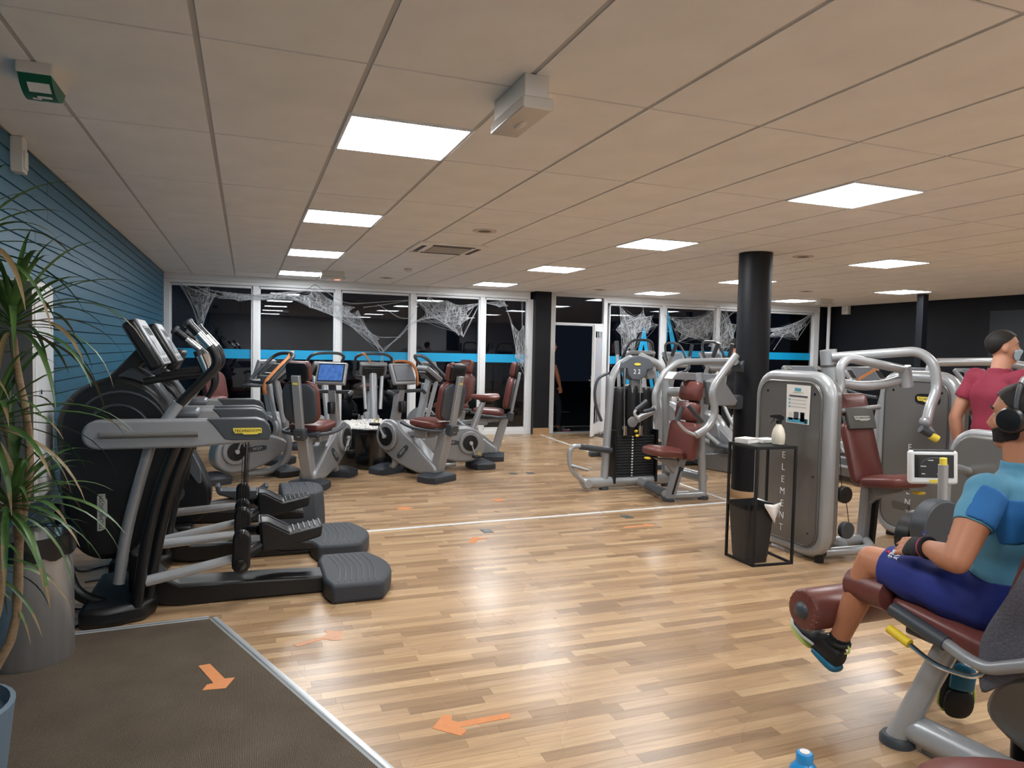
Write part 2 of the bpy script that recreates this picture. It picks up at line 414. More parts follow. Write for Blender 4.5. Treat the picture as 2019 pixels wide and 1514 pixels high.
# ---- floor: a base with the oak strips laid on it (the 300 that show largest are pieces of their own)
g = G().box(((XL+XR)/2, (YB+YF)/2, -0.055), (XR-XL+0.3, YB-YF+0.3, 0.10)); floor = struct('floor', g, 'gap_dark')
def lay_strips():
    rnd = random.Random(3); strips = []; wdt = 0.060; y = YF; n = 0
    offs = 0
    while y < YB:
        x = XL - rnd.random()*0.5
        while x < XR:
            l = rnd.choice((0.32, 0.40, 0.48, 0.54, 0.62)); a = max(x, XL); b = min(x+l, XR); x += l
            if b-a > 0.02: strips.append((a, b, y, min(y+wdt, YB)))
        y += wdt
    vis = []; rest = []
    for s in strips:
        cx, cy = (s[0]+s[1])/2, (s[2]+s[3])/2
        px, py, z = pj((cx, cy, 0))
        inside = z > 0.3 and -60 < px < 2080 and py < 1530
        hidden = (cy < 1.25 and cx < 1.15 and cx < 1.13-(cy+0.31)*0.34)
        if inside and not hidden: vis.append((z, s))
        else: rest.append(s)
    vis.sort(); rest += [s for z, s in vis[300:]]
    for z, (a, b, y0, y1) in vis[:300]:
        gg = G().box((0, 0, -0.0025), (b-a-0.0007, y1-y0-0.0007, 0.005))
        o = obj('floor_strip', gg, 'oak_strip', floor, smooth=False); o.location = ((a+b)/2, (y0+y1)/2, 0)
    vs = []; fs = []
    for a, b, y0, y1 in rest:
        o = len(vs); e = 0.00035
        for z in (-0.005, 0.0):
            vs += [(a+e, y0+e, z), (b-e, y0+e, z), (b-e, y1-e, z), (a+e, y1-e, z)]
        fs += [(o+4, o+5, o+6, o+7), (o, o+1, o+5, o+4), (o+1, o+2, o+6, o+5), (o+2, o+3, o+7, o+6), (o+3, o, o+4, o+7)]
    me = bpy.data.meshes.new('floor_strips'); me.from_pydata(vs, [], fs); me.update(); me.materials.append(MATS['oak_strip'])
    o = bpy.data.objects.new('floor_strips', me); COL.objects.link(o); o.parent = floor; o['kind'] = 'stuff'
lay_strips()
# metal joint strips in the floor
def floor_bar(a, b, w, name='joint_strip'):
    d = V((b[0]-a[0], b[1]-a[1], 0)); g = G().bar((a[0], a[1], 0.002), (b[0], b[1], 0.002), w, 0.006); return obj(name, g, 'white_frame', floor, smooth=False, bevel=0.001)
p0 = fz(700, 1050); p1 = fz(1440, 990)
floor_bar((XL+0.9, p0.y-0.05), (p1.x, p1.y), 0.035)
q0 = fz(1437, 988); q1 = fz(1062, 859)
floor_bar((q0.x, q0.y), (q1.x+0.1, 8.95), 0.03)

# ---- ceiling
g = G().box(((XL+XR)/2, (YB+YF)/2, H+0.053), (XR-XL+0.3, YB-YF+0.3, 0.10)); ceiling = struct('ceiling', g, 'ceiling_bar')
LIGHTS = [(c, r) for c in (2, 7, 12, 17) for r in (-4, -2, 0, 2, 4, 6)]
LIGHTS = [l for l in LIGHTS if not (l[0] == 17 and l[1] < 2)]
_tile_mesh = {}
def tile(x0, x1, y0, y1):
    gx, gy = 0.011, 0.0065
    w, d = round(x1-x0-2*gx, 3), round(y1-y0-2*gy, 3)
    if w < 0.03 or d < 0.03: return
    if (w, d) not in _tile_mesh:
        gg = G().box((0, 0, 0.004), (w, d, 0.012)); me = mesh_of(gg, 'ceiling_tile', False); me.materials.append(MATS['ceiling_tile']); _tile_mesh[(w, d)] = me
    o = bpy.data.objects.new('ceiling_tile', _tile_mesh[(w, d)]); COL.objects.link(o); o.parent = ceiling
    o.location = ((x0+x1)/2, (y0+y1)/2, H)
for i in range(-1, 21):
    x0, x1 = max(i*0.6, XL), min(i*0.6+0.6, XR)
    if x1 <= x0: continue
    for j in range(-4, 8):
        y0, y1 = max(j*1.2, YF), min(j*1.2+1.2, YB-0.02)
        if y1 <= y0: continue
        if (i, j) in LIGHTS: tile(x0, x1, y0, y0+0.6)
        elif (i, j) == (4, 2): tile(x0, x1, y0, y0+0.6); tile(x0, x1, y0+0.6, y1)
        else: tile(x0, x1, y0, y1)
# ---- light panels
def light_panel():
    t = thing('ceiling_light', '', 'ceiling light')
    g = G()
    for a, b in (((-0.29, 0), (0.014, 0.594)), ((0.29, 0), (0.014, 0.594)), ((0, -0.29), (0.566, 0.014)), ((0, 0.29), (0.566, 0.014))):
        g.box((a[0], a[1], -0.004), (b[0], b[1], 0.012))
    obj('frame', g, 'white_frame', t, smooth=False)
    obj('diffuser', G().box((0, 0, 0.0), (0.566, 0.566, 0.008)), 'light_panel', t, smooth=False)
    return t

ORD = {-4: 'sixth', -2: 'fifth', 0: 'fourth', 2: 'third', 4: 'second', 6: 'first'}
ROWT = {2: 'row above the cross trainers', 7: 'row above the chest press', 12: 'row just past the round column', 17: 'row by the black end wall'}
proto = light_panel()
for k, (c, r) in enumerate(LIGHTS):
    o = proto if k == 0 else copy_tree(proto)
    o.location = (c*0.6+0.3, r*1.2+0.9, H)
    tag(o, 'lit square ceiling panel, %s from the windows, %s' % (ORD[r], ROWT[c]), 'ceiling light', 'square light panels in the ceiling')

# ---- left wall of teal boards
g = G().box((XL-0.06, (YB+YF)/2, H/2), (0.10, YB-YF, H+0.02)); wl = struct('wall_left', g, 'teal_gap')
def boards():
    rnd = random.Random(5); z = H; k = 0
    while z > 0.05:
        h = 0.083; z0 = max(0.09, z-h)
        cuts = [YF, -2.2+rnd.uniform(-0.5, 0.5), 2.55+rnd.uniform(-0.6, 0.6) if k > 4 else (2.42 if k % 2 else 5.1), YB]
        for a, b in zip(cuts[:-1], cuts[1:]):
            o = obj('board', G().box((0, 0, 0), (0.016, b-a-0.003, z-z0-0.006)), 'teal', wl, bevel=0.002, smooth=False, seg=1)
            o.location = (XL-0.006+rnd.uniform(-0.0008, 0.0008), (a+b)/2, (z+z0)/2)
        z -= h; k += 1
        if z0 <= 0.09: break
boards()
struct('baseboard_left', G().box((XL+0.004, (YB+YF)/2, 0.045), (0.02, YB-YF, 0.09)), 'teal')
# ---- end wall on the right, black
wr = struct('wall_right', G().box((XR+0.06, (YB+YF)/2, H/2), (0.10, YB-YF, H+0.02)), 'night_black')
for k in range(6):
    y1 = 5.55-k*1.25; obj('wall_panel', G().box((XR+0.0, y1-0.62, 1.16), (0.03, 1.235, 2.3)), 'panel_black', wr, bevel=0.003, smooth=False)
struct('baseboard_right', G().box((XR-0.02, (YB+YF)/2, 0.05), (0.02, YB-YF, 0.1)), 'skirting')
struct('wall_front', G().box(((XL+XR)/2, YF-0.06, H/2), (XR-XL+0.3, 0.10, H+0.02)), 'white_frame')
# ---- window wall: header, sill rail, mullions, panes
wb = struct('wall_back', G().box(((XL+5.5)/2, YB+0.0, H-0.07), (5.5-XL, 0.10, 0.14)).box(((7.05+12.06)/2, YB, H-0.07), (12.06-7.05, 0.10, 0.14)), 'white_frame')
obj('sill_rail', G().box(((XL+5.5)/2, YB, 0.04), (5.5-XL, 0.09, 0.08)).box(((7.05+12.06)/2, YB, 0.04), (12.06-7.05, 0.09, 0.08)), 'white_frame', wb, bevel=0.004, smooth=False)
obj('end_infill', G().box(((12.06+XR+.1)/2, YB+0.02, H/2), (XR+.1-12.06, 0.12, H)), 'night_black', wb, smooth=False)
BAYS = [(-0.31, 0.86), (0.95, 2.11), (2.20, 3.34), (3.43, 4.57), (4.66, 5.46), (7.10, 8.23), (8.32, 9.46), (9.55, 10.69), (10.78, 11.92)]
edges = [(XL-0.06, -0.31)] + [(BAYS[i][1], BAYS[i+1][0]) for i in range(4)] + [(5.46, 5.56)] + [(BAYS[i][1], BAYS[i+1][0]) for i in range(5, 8)] + [(11.92, 12.06)]
for a, b in edges: obj('mullion', G().box(((a+b)/2, YB, 1.204), (b-a, 0.10, 2.408)), 'white_frame', wb, bevel=0.005, smooth=False)
obj('header_joint', G().box((2.5, YB-0.052, 2.46), (5.9, 0.004, 0.006)).box((9.5, YB-0.052, 2.46), (4.9, 0.004, 0.006)), 'ceiling_bar', wb, smooth=False)
def stripe_quads(pts, w):
    """A flat film strip along a polyline in the window plane (x, z)."""
    P = [V((a, b)) for a, b in pts]; L = []; R = []
    for i, p in enumerate(P):
        d0 = (p-P[i-1]).normalized() if i else None; d1 = (P[i+1]-p).normalized() if i < len(P)-1 else None
        if d0 is None: n = V((-d1.y, d1.x)); k = 1
        elif d1 is None: n = V((-d0.y, d0.x)); k = 1
        else:
            t = (d0+d1).normalized() if (d0+d1).length > 1e-4 else d0; n = V((-t.y, t.x)); k = min(2.6, 1/max(0.2, abs(n.dot(V((-d0.y, d0.x))))))
        L.append(p+n*(w/2*k)); R.append(p-n*(w/2*k))
    return L, R
for n, (a, b) in enumerate(BAYS):
    wn = obj('window_%d' % (n+1), G().box(((a+b)/2, YB+0.005, 0.105), (b-a, 0.07, 0.05)).box(((a+b)/2, YB+0.005, 2.385), (b-a, 0.07, 0.035)).box((a+0.012, YB+0.005, 1.25), (0.024, 0.07, 2.3)).box((b-0.012, YB+0.005, 1.25), (0.024, 0.07, 2.3)), 'white_frame', smooth=False, bevel=0.003)
    wn['kind'] = 'structure'
    obj('pane', G().box(((a+b)/2, YB+0.012, 1.25), (b-a-0.03, 0.008, 2.30)), 'pane_glass', wn, smooth=False)
    if n < 5: pts = [(a+0.02, 1.35), (b-0.02, 1.35)]
    elif n == 5: pts = [(a+0.02, 1.355), (7.40, 1.355), (7.60, 0.70), (7.87, 1.86), (8.13, 0.62), (8.222, 1.15)]
    elif n == 6: pts = [(8.325, 1.75), (8.385, 2.20), (8.57, 1.495), (b-0.02, 1.495)]
    else: pts = [(a+0.02, 1.495), (b-0.02, 1.495)]
    L, R = stripe_quads(pts, 0.145 if n != 6 else 0.125)
    g = G()
    for i in range(len(pts)-1):
        q = [(p.x, YB+0.0065, p.y) for p in (L[i], L[i+1], R[i+1], R[i])]; g.prism(q, (0, -0.001, 0))
    obj('film_stripe', g, 'cyan_film', wn, smooth=False)
# ---- black square pillar by the door, round column, small post
def pillar_box(name, x0, x1, y0, y1, m):
    o = struct(name, G().box(((x0+x1)/2, (y0+y1)/2, H/2), (x1-x0, y1-y0, H)), m, bevel=0.006)
    return o
o = pillar_box('trim_1', 5.56, 5.86, 8.93, 9.2, 'pillar_black'); obj('skirting', G().box((5.71, 8.925, 0.06), (0.31, 0.02, 0.12)), 'skirting', o, smooth=False)
CC = (5.72, 3.34)
col = struct('trim_2', G().lathe([(0.168, 0.0), (0.168, H)], (CC[0], CC[1], 0), seg=40), 'pillar_black', smooth=True)
obj('skirting', G().lathe([(0.172, 0.0), (0.176, 0.0), (0.176, 0.075), (0.172, 0.08)], (CC[0], CC[1], 0), seg=40), 'skirting', col)
o = pillar_box('trim_3', 11.05, 11.17, 5.78, 5.90, 'pillar_black')
struct('trim_4', G().lathe([(0.035, 0), (0.035, H)], (12.18, 8.92, 0), seg=14), 'white_frame', smooth=True)
# ---- doorway with transom and an inward opening glazed leaf
d = struct('door_1', G().box((5.93, YB, H/2), (0.14, 0.10, H)).box((7.01, YB, H/2), (0.08, 0.10, H)).box((6.49, YB, H-0.03), (0.98, 0.10, 0.06)).box((6.49, YB, 1.995), (0.98, 0.09, 0.05)), 'white_frame', bevel=0.004)
obj('transom_pane', G().box((6.485, YB+0.01, 2.26), (0.96, 0.008, 0.48)), 'pane_glass', d, smooth=False)
obj('threshold', G().box((6.485, YB, 0.01), (0.96, 0.12, 0.02)), 'alu', d, smooth=False)
hinge = V((6.95, YB-0.05, 0)); ld = V((-0.60, -0.80, 0)).normalized(); ln = V((ld.y, -ld.x, 0)); LW = 0.93
def lp(u, z, n=0.0): return hinge+ld*u+ln*n+V((0, 0, z))
leaf = G()
for a, b in ((0.04, 0.10), (LW-0.10, LW-0.04)): pass
leaf.bar(lp(0.05, 0.02), lp(0.05, 1.96), 0.10, 0.045, up=ln).bar(lp(LW-0.05, 0.02), lp(LW-0.05, 1.96), 0.10, 0.045, up=ln)
leaf.bar(lp(0.10, 1.91), lp(LW-0.10, 1.91), 0.045, 0.10).bar(lp(0.10, 0.12), lp(LW-0.10, 0.12), 0.045, 0.20)
lo = obj('door_leaf', leaf, 'white_frame', d, smooth=False, bevel=0.004)
obj('leaf_pane', G().bar(lp(0.09, 1.04), lp(LW-0.09, 1.04), 0.008, 1.66), 'pane_glass', lo, smooth=False)
obj('poster', G().bar(lp(0.12, 1.15, -0.01), lp(LW-0.12, 1.15, -0.01), 0.003, 1.2), 'poster_print', lo, smooth=False) if 'poster_print' in MATS else None
obj('door_handle', G().tube([lp(LW-0.05, 1.0, 0.02), lp(LW-0.05, 1.0, 0.07), lp(LW-0.17, 1.0, 0.07)], 0.011, fil=0.02).tube([lp(LW-0.05, 1.0, -0.02), lp(LW-0.05, 1.0, -0.07), lp(LW-0.17, 1.0, -0.07)], 0.011, fil=0.02).box(lp(LW-0.05, 0.98, 0.026), (0.03, 0.03, 0.2)), 'chrome', lo, label='chrome lever handle')
# ---- dark paving outside
g = G().box((6, 20, -0.06), (40, 21.6, 0.08)); o = struct('floor_outside', g, 'asphalt')
for i in range(2): obj('paint_line', G().box((6.9, 10.3+i*3.2, -0.019), (3.0, 0.08, 0.004)), 'white_paint', o, smooth=False)
# ================================================================== things on the ceiling and walls
def emergency_light(loc, rz, s, label):
    t = thing('emergency_light', label, 'emergency light', loc, rz, 'emergency light boxes')
    obj('housing', G().box((0, 0, -0.045*s), (0.105*s, 0.36*s, 0.09*s)), 'white_plastic', t, bevel=0.006)
    obj('lens', G().box((0, 0, -0.113*s), (0.125*s, 0.39*s, 0.046*s)), 'lens_plastic', t, bevel=0.006)
    obj('lamp_dome', G().ball((0.01, 0.02, -0.135*s), (0.02, 0.06, 0.008)), 'white_plastic', t)
    return t
emergency_light((1.815, 0.02, H), 0, 1.0, 'white box emergency light by the light panel closest to the entrance mat')
emergency_light((1.90, 7.55, H), PI/2, 0.85, 'small emergency light glowing red beside the last panel above the cross trainers')
emergency_light((10.62, 7.45, H), PI/2+0.1, 0.9, 'white emergency light box beside the panel near the black end wall')
red = obj('charge_lamp', G().ball((0.03, -0.06, -0.118), (0.02, 0.05, 0.006)), 'red_lamp', bpy.data.objects['emergency_light.001'])
t = thing('exit_sign', 'green running man exit sign box on the ceiling by the teal wall', 'exit sign', (0.0, 0.62, H))
obj('housing', G().box((0, 0, -0.022), (0.125, 0.25, 0.045)), 'white_plastic', t, bevel=0.006)
arc = [(-0.118, -0.04)] + [(-0.118+0.236*k/8, -0.045-0.062*math.sin(PI*k/8)**0.7) for k in range(9)] + [(0.118, -0.04)]
obj('sign_face', G().prism([(-0.056, y, z) for y, z in arc], (0.112, 0, 0)), 'sign_green', t)
def onarc(u, w, x0, x1, name):
    pts = []
    for k in range(5):
        f = u+w*k/4; y = -0.118+0.236*f; z = -0.0465-0.062*math.sin(PI*f)**0.7; pts.append((y, z))
    g = G()
    for (ya, za), (yb, zb) in zip(pts[:-1], pts[1:]):
        g.add([(x0, ya, za), (x1, ya, za), (x1, yb, zb), (x0, yb, zb), (x0, ya, za+0.003), (x1, ya, za+0.003), (x1, yb, zb+0.003), (x0, yb, zb+0.003)], [(0, 1, 2, 3), (7, 6, 5, 4), (0, 4, 5, 1), (1, 5, 6, 2), (2, 6, 7, 3), (3, 7, 4, 0)])
    return obj(name, g, 'white_paint', t, smooth=False)
onarc(0.10, 0.16, -0.03, 0.045, 'door_pictogram'); onarc(0.36, 0.06, -0.01, 0.04, 'arrow_pictogram'); onarc(0.44, 0.05, -0.03, 0.0, 'arrow_pictogram')
onarc(0.60, 0.16, 0.005, 0.018, 'runner_pictogram'); onarc(0.66, 0.04, -0.03, 0.045, 'runner_pictogram'); onarc(0.78, 0.05, -0.02, -0.005, 'runner_pictogram'); onarc(0.76, 0.05, 0.02, 0.035, 'runner_pictogram')
# air conditioning cassette
t = thing('air_conditioner', 'square ceiling air conditioning cassette with slotted grille', 'air conditioner', (2.72, 4.55, H))
obj('panel', G().box((0, 0, -0.012), (0.70, 0.70, 0.025)), 'ceiling_tile', t, bevel=0.008, smooth=False)
g = G().box((0.02, -0.02, -0.026), (0.40, 0.40, 0.006)); obj('intake_backing', g, 'grille_dark', t, smooth=False)
for k in range(9): obj('grille_slat', G().box((0.02, -0.20+0.045*k, -0.031), (0.40, 0.012, 0.008)), 'detector', t, smooth=False)
for a, b in (((0.02, -0.275), (0.44, 0.045)), ((0.02, 0.275), (0.44, 0.045)), ((-0.275, 0), (0.045, 0.44)), ((0.30, 0), (0.045, 0.44))):
    obj('air_slot', G().box((a[0], a[1], -0.0265), (b[0], b[1], 0.004)), 'print_dark', t, smooth=False)
obj('receiver_plate', G().box((-0.27, 0.27, -0.027), (0.09, 0.09, 0.006)), 'detector', t, bevel=0.003)
def detector(x, y, label, r=0.055):
    t = thing('smoke_detector', label, 'smoke detector', (x, y, H))
    obj('base', G().lathe([(r, 0.0), (r, -0.014)], seg=20), 'detector', t); obj('sensor_dome', G().lathe([(r*0.85, -0.014), (r*0.8, -0.03), (r*0.5, -0.042), (r*0.1, -0.043)], seg=20), 'white_plastic', t)
detector(2.78, 6.66, 'small white smoke detector dome between air conditioner and windows')
def speaker(x, y, label):
    t = thing('ceiling_speaker', label, 'speaker', (x, y, H), group='round ceiling speakers')
    obj('rim', G().lathe([(0.10, 0.0), (0.108, -0.004), (0.104, -0.009), (0.092, -0.007)], seg=24), 'detector', t); obj('grille', G().lathe([(0.093, -0.002), (0.06, -0.007), (0.004, -0.009)], seg=24), 'grille_dark', t)
speaker(2.76, 3.35, 'flat round speaker in the ceiling right before the air conditioner')
speaker(2.75, 8.05, 'flat round speaker in the ceiling past the smoke detector')
speaker(6.30, 3.30, 'flat round speaker in the ceiling beside the round column')
speaker(9.26, 6.44, 'flat round speaker in the ceiling near the black end wall')
speaker(6.36, 8.05, 'flat round speaker in the ceiling in front of the doorway')
# wall fittings
g = G(); g.box((0, 0, 0), (0.05, 0.08, 0.19)); o = single('wall_sensor', G().box((XL+0.03, 1.72, 2.455), (0.06, 0.085, 0.185)).box((XL+0.063, 1.72, 2.43), (0.01, 0.06, 0.10)), 'white_plastic', 'slim white sensor box high on the teal wall under the ceiling', 'sensor', (XL, 1.72, 2.36), bevel=0.006)
single('junction_box', G().box((12.26, 8.55, 2.46), (0.08, 0.16, 0.17)).cyl((12.215, 8.55, 2.44), (12.20, 8.55, 2.44), 0.03), 'white_plastic', 'small white box high on the black end wall', 'junction box', (12.3, 8.55, 2.4), bevel=0.005)
t = thing('wall_cabinet', 'white sided cabinet fixed to the teal wall behind the plant', 'cabinet', (XL, 1.62, 0.66), world=True)
obj('body', G().box((XL+0.082, 1.62, 1.225), (0.15, 0.36, 1.13)), 'white_plastic', t, bevel=0.01)
obj('door', G().box((XL+0.16, 1.62, 1.225), (0.012, 0.34, 1.10)), 'white_frame', t, bevel=0.004)
obj('shaded_side', G().box((XL+0.082, 1.437, 1.225), (0.14, 0.006, 1.11)), 'shroud_dark', t, bevel=0.002)  # shade on the cabinet's near side, put in as a dark coloured sheet
obj('lock', G().cyl((XL+0.165, 1.50, 1.22), (XL+0.175, 1.50, 1.22), 0.014), 'chrome', t)
# ================================================================== entrance mat
MT = [V((XL+0.01, 1.27, 0)), V((0.585, 1.32, 0)), V((1.95, -2.30, 0)), V((XL+0.01, -2.30, 0))]
t = thing('entrance_mat', 'dark brown ribbed entrance mat with aluminium edging', 'mat', (0.4, 0, 0), world=True)
obj('carpet', G().prism([p+V((0, 0, 0.001)) for p in MT], (0, 0, 0.012)), 'mat_carpet', t, smooth=False)
def edging(a, b, w, name):
    d = (b-a).normalized(); n = V((-d.y, d.x, 0))
    prof = [(-0.5, 0.001), (-0.45, 0.008), (-0.2, 0.014), (0.2, 0.017), (0.5, 0.0165), (0.5, 0.001)]
    g = G(); g.loft([[p+n*(u*w+w*0.3)+V((0, 0, z)) for u, z in prof] for p in (a, b)])
    obj(name, g, 'alu', t, smooth=True, ang=0.3)
    obj('groove', G().bar(a+n*(w*0.3)+V((0, 0, 0.0150)), b+n*(w*0.3)+V((0, 0, 0.0150)), 0.007, 0.003), 'alu_dark', t, smooth=False)
edging(MT[0], MT[1], 0.045, 'edging'); edging(MT[1], MT[2], 0.050, 'edging')
# ================================================================== floor stickers
def poly_sticker(pts, m, name, label, cat, group=None, z=0.0, th=0.0015):
    c = sum((V((p[0], p[1], 0)) for p in pts), V())/len(pts); c.z = z
    return single(name, G().prism([(p[0], p[1], z) for p in pts], (0, 0, th)), m, label, cat, c, group, smooth=False)
def arrow(tail, tip, wd, hw, hl, label, z=0.0, group='orange arrows taped to the floor'):
    a, b = V(tail), V(tip); d = (b-a).normalized(); n = V((-d.y, d.x)); s = b-d*hl
    pts = [a+n*wd, s+n*wd, s+n*hw-d*0.02, b, s-n*hw-d*0.02, s-n*wd, a-n*wd]
    return poly_sticker(pts, 'orange_tape', 'arrow_sticker', label, 'arrow sticker', group, z)
def F2(x, y): p = fz(x, y); return (p.x, p.y)
def traced(px, label, z=0.0, m='orange_tape'):
    pts = [fz(x, y, z) for x, y in px]; return poly_sticker([(p.x, p.y) for p in pts], m, 'arrow_sticker', label, 'arrow sticker', 'orange arrows taped to the floor', z)
traced([(391, 1313), (414, 1309), (443, 1338), (463, 1336), (445, 1357), (399, 1361), (408, 1350), (421, 1347)], 'orange tape arrow stuck on the dark entrance mat', 0.0135)
traced([(1004, 1405), (1007, 1415), (908, 1434), (921, 1441), (908, 1451), (852, 1436), (874, 1409), (892, 1412), (890, 1420), (903, 1424)], 'long orange tape arrow on the oak floor pointing at the entrance mat')
traced([(578, 1271), (587, 1275), (640, 1260), (657, 1263), (672, 1262), (677, 1245), (640, 1243), (646, 1249), (636, 1256)], 'faded orange arrow on the floor behind the cross trainer platforms', 0.0, 'orange_faded')
def chevron(x, y, label, sx=0.10, sy=0.08):
    c = fz(x, y); pts = [(c.x-sx, c.y-sy), (c.x-sx*0.2, c.y+sy), (c.x+sx, c.y+sy*0.2), (c.x+sx*0.1, c.y+sy*0.1), (c.x-sx*0.5, c.y-sy)]
    poly_sticker(pts, 'orange_tape', 'arrow_sticker', label, 'arrow sticker', 'orange arrows taped to the floor')
chevron(942, 1064, 'small orange arrowhead next to a dark floor plate on the metal joint')
arrow(F2(1230, 1040), F2(1292, 1034), 0.02, 0.06, 0.08, 'faint orange arrow beside the floor plate towards the side table')
arrow(F2(784, 1003), F2(816, 1001), 0.04, 0.09, 0.10, 'orange arrow on the floor in front of the recumbent bikes')
arrow(F2(992, 986), F2(966, 985), 0.045, 0.09, 0.10, 'tiny orange arrow on open floor towards the chest press')
for x, y, l in ((960, 1047, 'dark metal floor plate beside the orange arrowhead'), (1236, 1019, 'dark metal floor plate beside the faint orange arrow'), (1012, 934, 'dark metal floor plate near the grey bikes'), (1046, 933, 'dark metal floor plate towards the doorway')):
    c = fz(x, y); t = single('floor_plate', G().box((c.x, c.y, 0.002), (0.085, 0.11, 0.004)).box((c.x, c.y, 0.0045), (0.06, 0.085, 0.002)), 'steel_plate', l, 'floor plate', (c.x, c.y, 0), 'dark metal floor plates', bevel=0.001, smooth=False)
# ================================================================== brushed steel bin
t = thing('steel_bin', 'brushed steel bin lined with a black bag beside the plant', 'bin', (-0.17, 1.06, 0.013), world=True)
bc = V((-0.17, 1.06, 0.013))
obj('body', G().lathe([(0.175, 0.0), (0.178, 0.005), (0.178, 0.50)], bc, seg=40), 'brushed', t)
rnd = random.Random(2); prof = []
g = G(); rings = []
for r, z in ((0.170, 0.30), (0.172, 0.56), (0.176, 0.585), (0.184, 0.583), (0.186, 0.55), (0.187, 0.49)):
    rings.append([bc+V((math.cos(2*PI*k/48)*(r+rnd.uniform(0, 0.005)), math.sin(2*PI*k/48)*(r+rnd.uniform(0, 0.005)), z+(rnd.uniform(-0.012, 0.012) if z < 0.5 else 0))) for k in range(48)])
g.loft(rings, caps=False); obj('bin_bag', g, 'bag_black', t, label='black plastic bag folded over the rim')
obj('rim', G().lathe([(0.181, 0.57), (0.185, 0.576), (0.181, 0.582), (0.177, 0.576)], bc, seg=40), 'chrome', t)
# ================================================================== potted dracaena
POT = V((-0.12, -0.16, 0.013))
t = thing('potted_dracaena', 'tall dracaena with arching strap leaves in a blue grey pot', 'plant', POT, world=True)
obj('pot', G().lathe([(0.14, 0.0), (0.17, 0.02), (0.20, 0.30), (0.205, 0.33), (0.19, 0.335), (0.185, 0.29)], POT, seg=32), 'pot_grey', t)
obj('soil', G().lathe([(0.185, 0.285), (0.01, 0.292)], POT, seg=20, caps=False), 'soil', t)
def plant():
    rnd = random.Random(11)
    def at(x, y, dy=0.0): return fy(x, y, POT.y+dy)
    crowns = [(at(24, 655), 0.46, 52, V((0.05, 0.0, 1))), (at(-70, 500, -.05), 0.42, 34, V((0.1, 0, 1))), (at(-25, 850, -0.06), 0.42, 34, V((0.35, -0.1, 0.8))), (at(8, 1010, -.05), 0.40, 46, V((0.5, -0.1, 0.8))), (at(-60, 1130, 0.05), 0.38, 26, V((0.3, 0.0, 0.9))), (at(-110, 760, 0.1), 0.4, 24, V((0, 0, 1)))]
    stems = [[POT+V((0.02, 0, 0.25)), at(20, 1265), at(38, 1060), at(58, 930), at(52, 820), at(36, 740), crowns[0][0]],
             [POT+V((-0.05, 0.03, 0.25)), at(-60, 1000), at(-90, 760), crowns[1][0]],
             [at(38, 1060), at(30, 960, -.03), at(10, 900, -.05), crowns[2][0]],
             [POT+V((0.08, -0.05, 0.25)), at(-5, 1200, -.06), at(2, 1100, -.06), crowns[3][0]],
             [POT+V((-0.02, 0.05, 0.25)), at(-70, 1230, 0.05), crowns[4][0]],
             [POT+V((-0.08, 0.0, 0.25)), at(-130, 1000, 0.08), crowns[5][0]]]
    for i, s in enumerate(stems):
        P = []
        for a in range(len(s)-1):
            for k in range(4):
                q = [s[max(a-1, 0)], s[a], s[a+1], s[min(a+2, len(s)-1)]]; u = k/4
                P.append(0.5*((2*q[1])+(q[2]-q[0])*u+(2*q[0]-5*q[1]+4*q[2]-q[3])*u*u+(3*q[1]-q[0]-3*q[2]+q[3])*u**3))
        P.append(s[-1]); P = [V((max(q.x, XL+0.04), q.y, q.z)) for q in P]
        obj('stem', G().tube(P, [lerp(0.014, 0.010, k/(len(P)-1))*(1+0.06*math.sin(k*2.3)) for k in range(len(P))], 10), 'bark', t, ang=3)
    for c, L, n, ax in crowns:
        ax = ax.normalized(); x, y = frame_of(ax)
        for k in range(n):
            az = 2.39996*k+rnd.uniform(-0.2, 0.2); f = (k+0.5)/n                   # older leaves hang, young ones stand
            el = lerp(1.35, -0.15, f**0.8)+rnd.uniform(-0.15, 0.15)
            ln = L*rnd.uniform(0.62, 0.98)*(0.7 if f < 0.12 else 1)
            d = (x*math.cos(az)+y*math.sin(az))*math.cos(el)+ax*math.sin(el)
            p = c+ax*(0.05*(1-f))+d*0.012; wd = rnd.uniform(0.006, 0.0105); rows = []; N = 9
            side = d.cross(V((0, 0, 1)))
            side = side.normalized() if side.length > 0.05 else x
            droop = lerp(0.16, 0.30, f)*rnd.uniform(0.6, 1.25)
            for j in range(N+1):
                u = j/N; w_ = wd*(0.55+0.9*min(u*5, 1)*0.5)*(1-max(0, (u-0.45)/0.55)**1.6)+0.0006
                nz = side.cross(d).normalized()
                rows.append([p-side*w_+nz*w_*0.35, p, p+side*w_+nz*w_*0.35])
                p = p+d*(ln/N); d = (d+V((0, 0, -droop*(0.4+1.3*u)))).normalized()
            g = G(); vs = [q for r_ in rows for q in r_]; fs = []
            for j in range(N):
                for m in range(2): fs.append((j*3+m, j*3+m+1, j*3+m+4, j*3+m+3))
            dry = 1 if (f > 0.55 and rnd.random() < 0.16) else 0
            vs = [V((max(q.x, XL+0.02), q.y, q.z)) for q in vs]; g.add(vs, fs)
            tipn = N-2 if (f > 0.3 and rnd.random() < 0.7) else N
            g.mi = [1 if (dry or (i//2) >= tipn) else 0 for i in range(len(fs))]
            me_o = obj('leaf', g, ['leaf', 'leaf_dry'], t, ang=3)
plant()
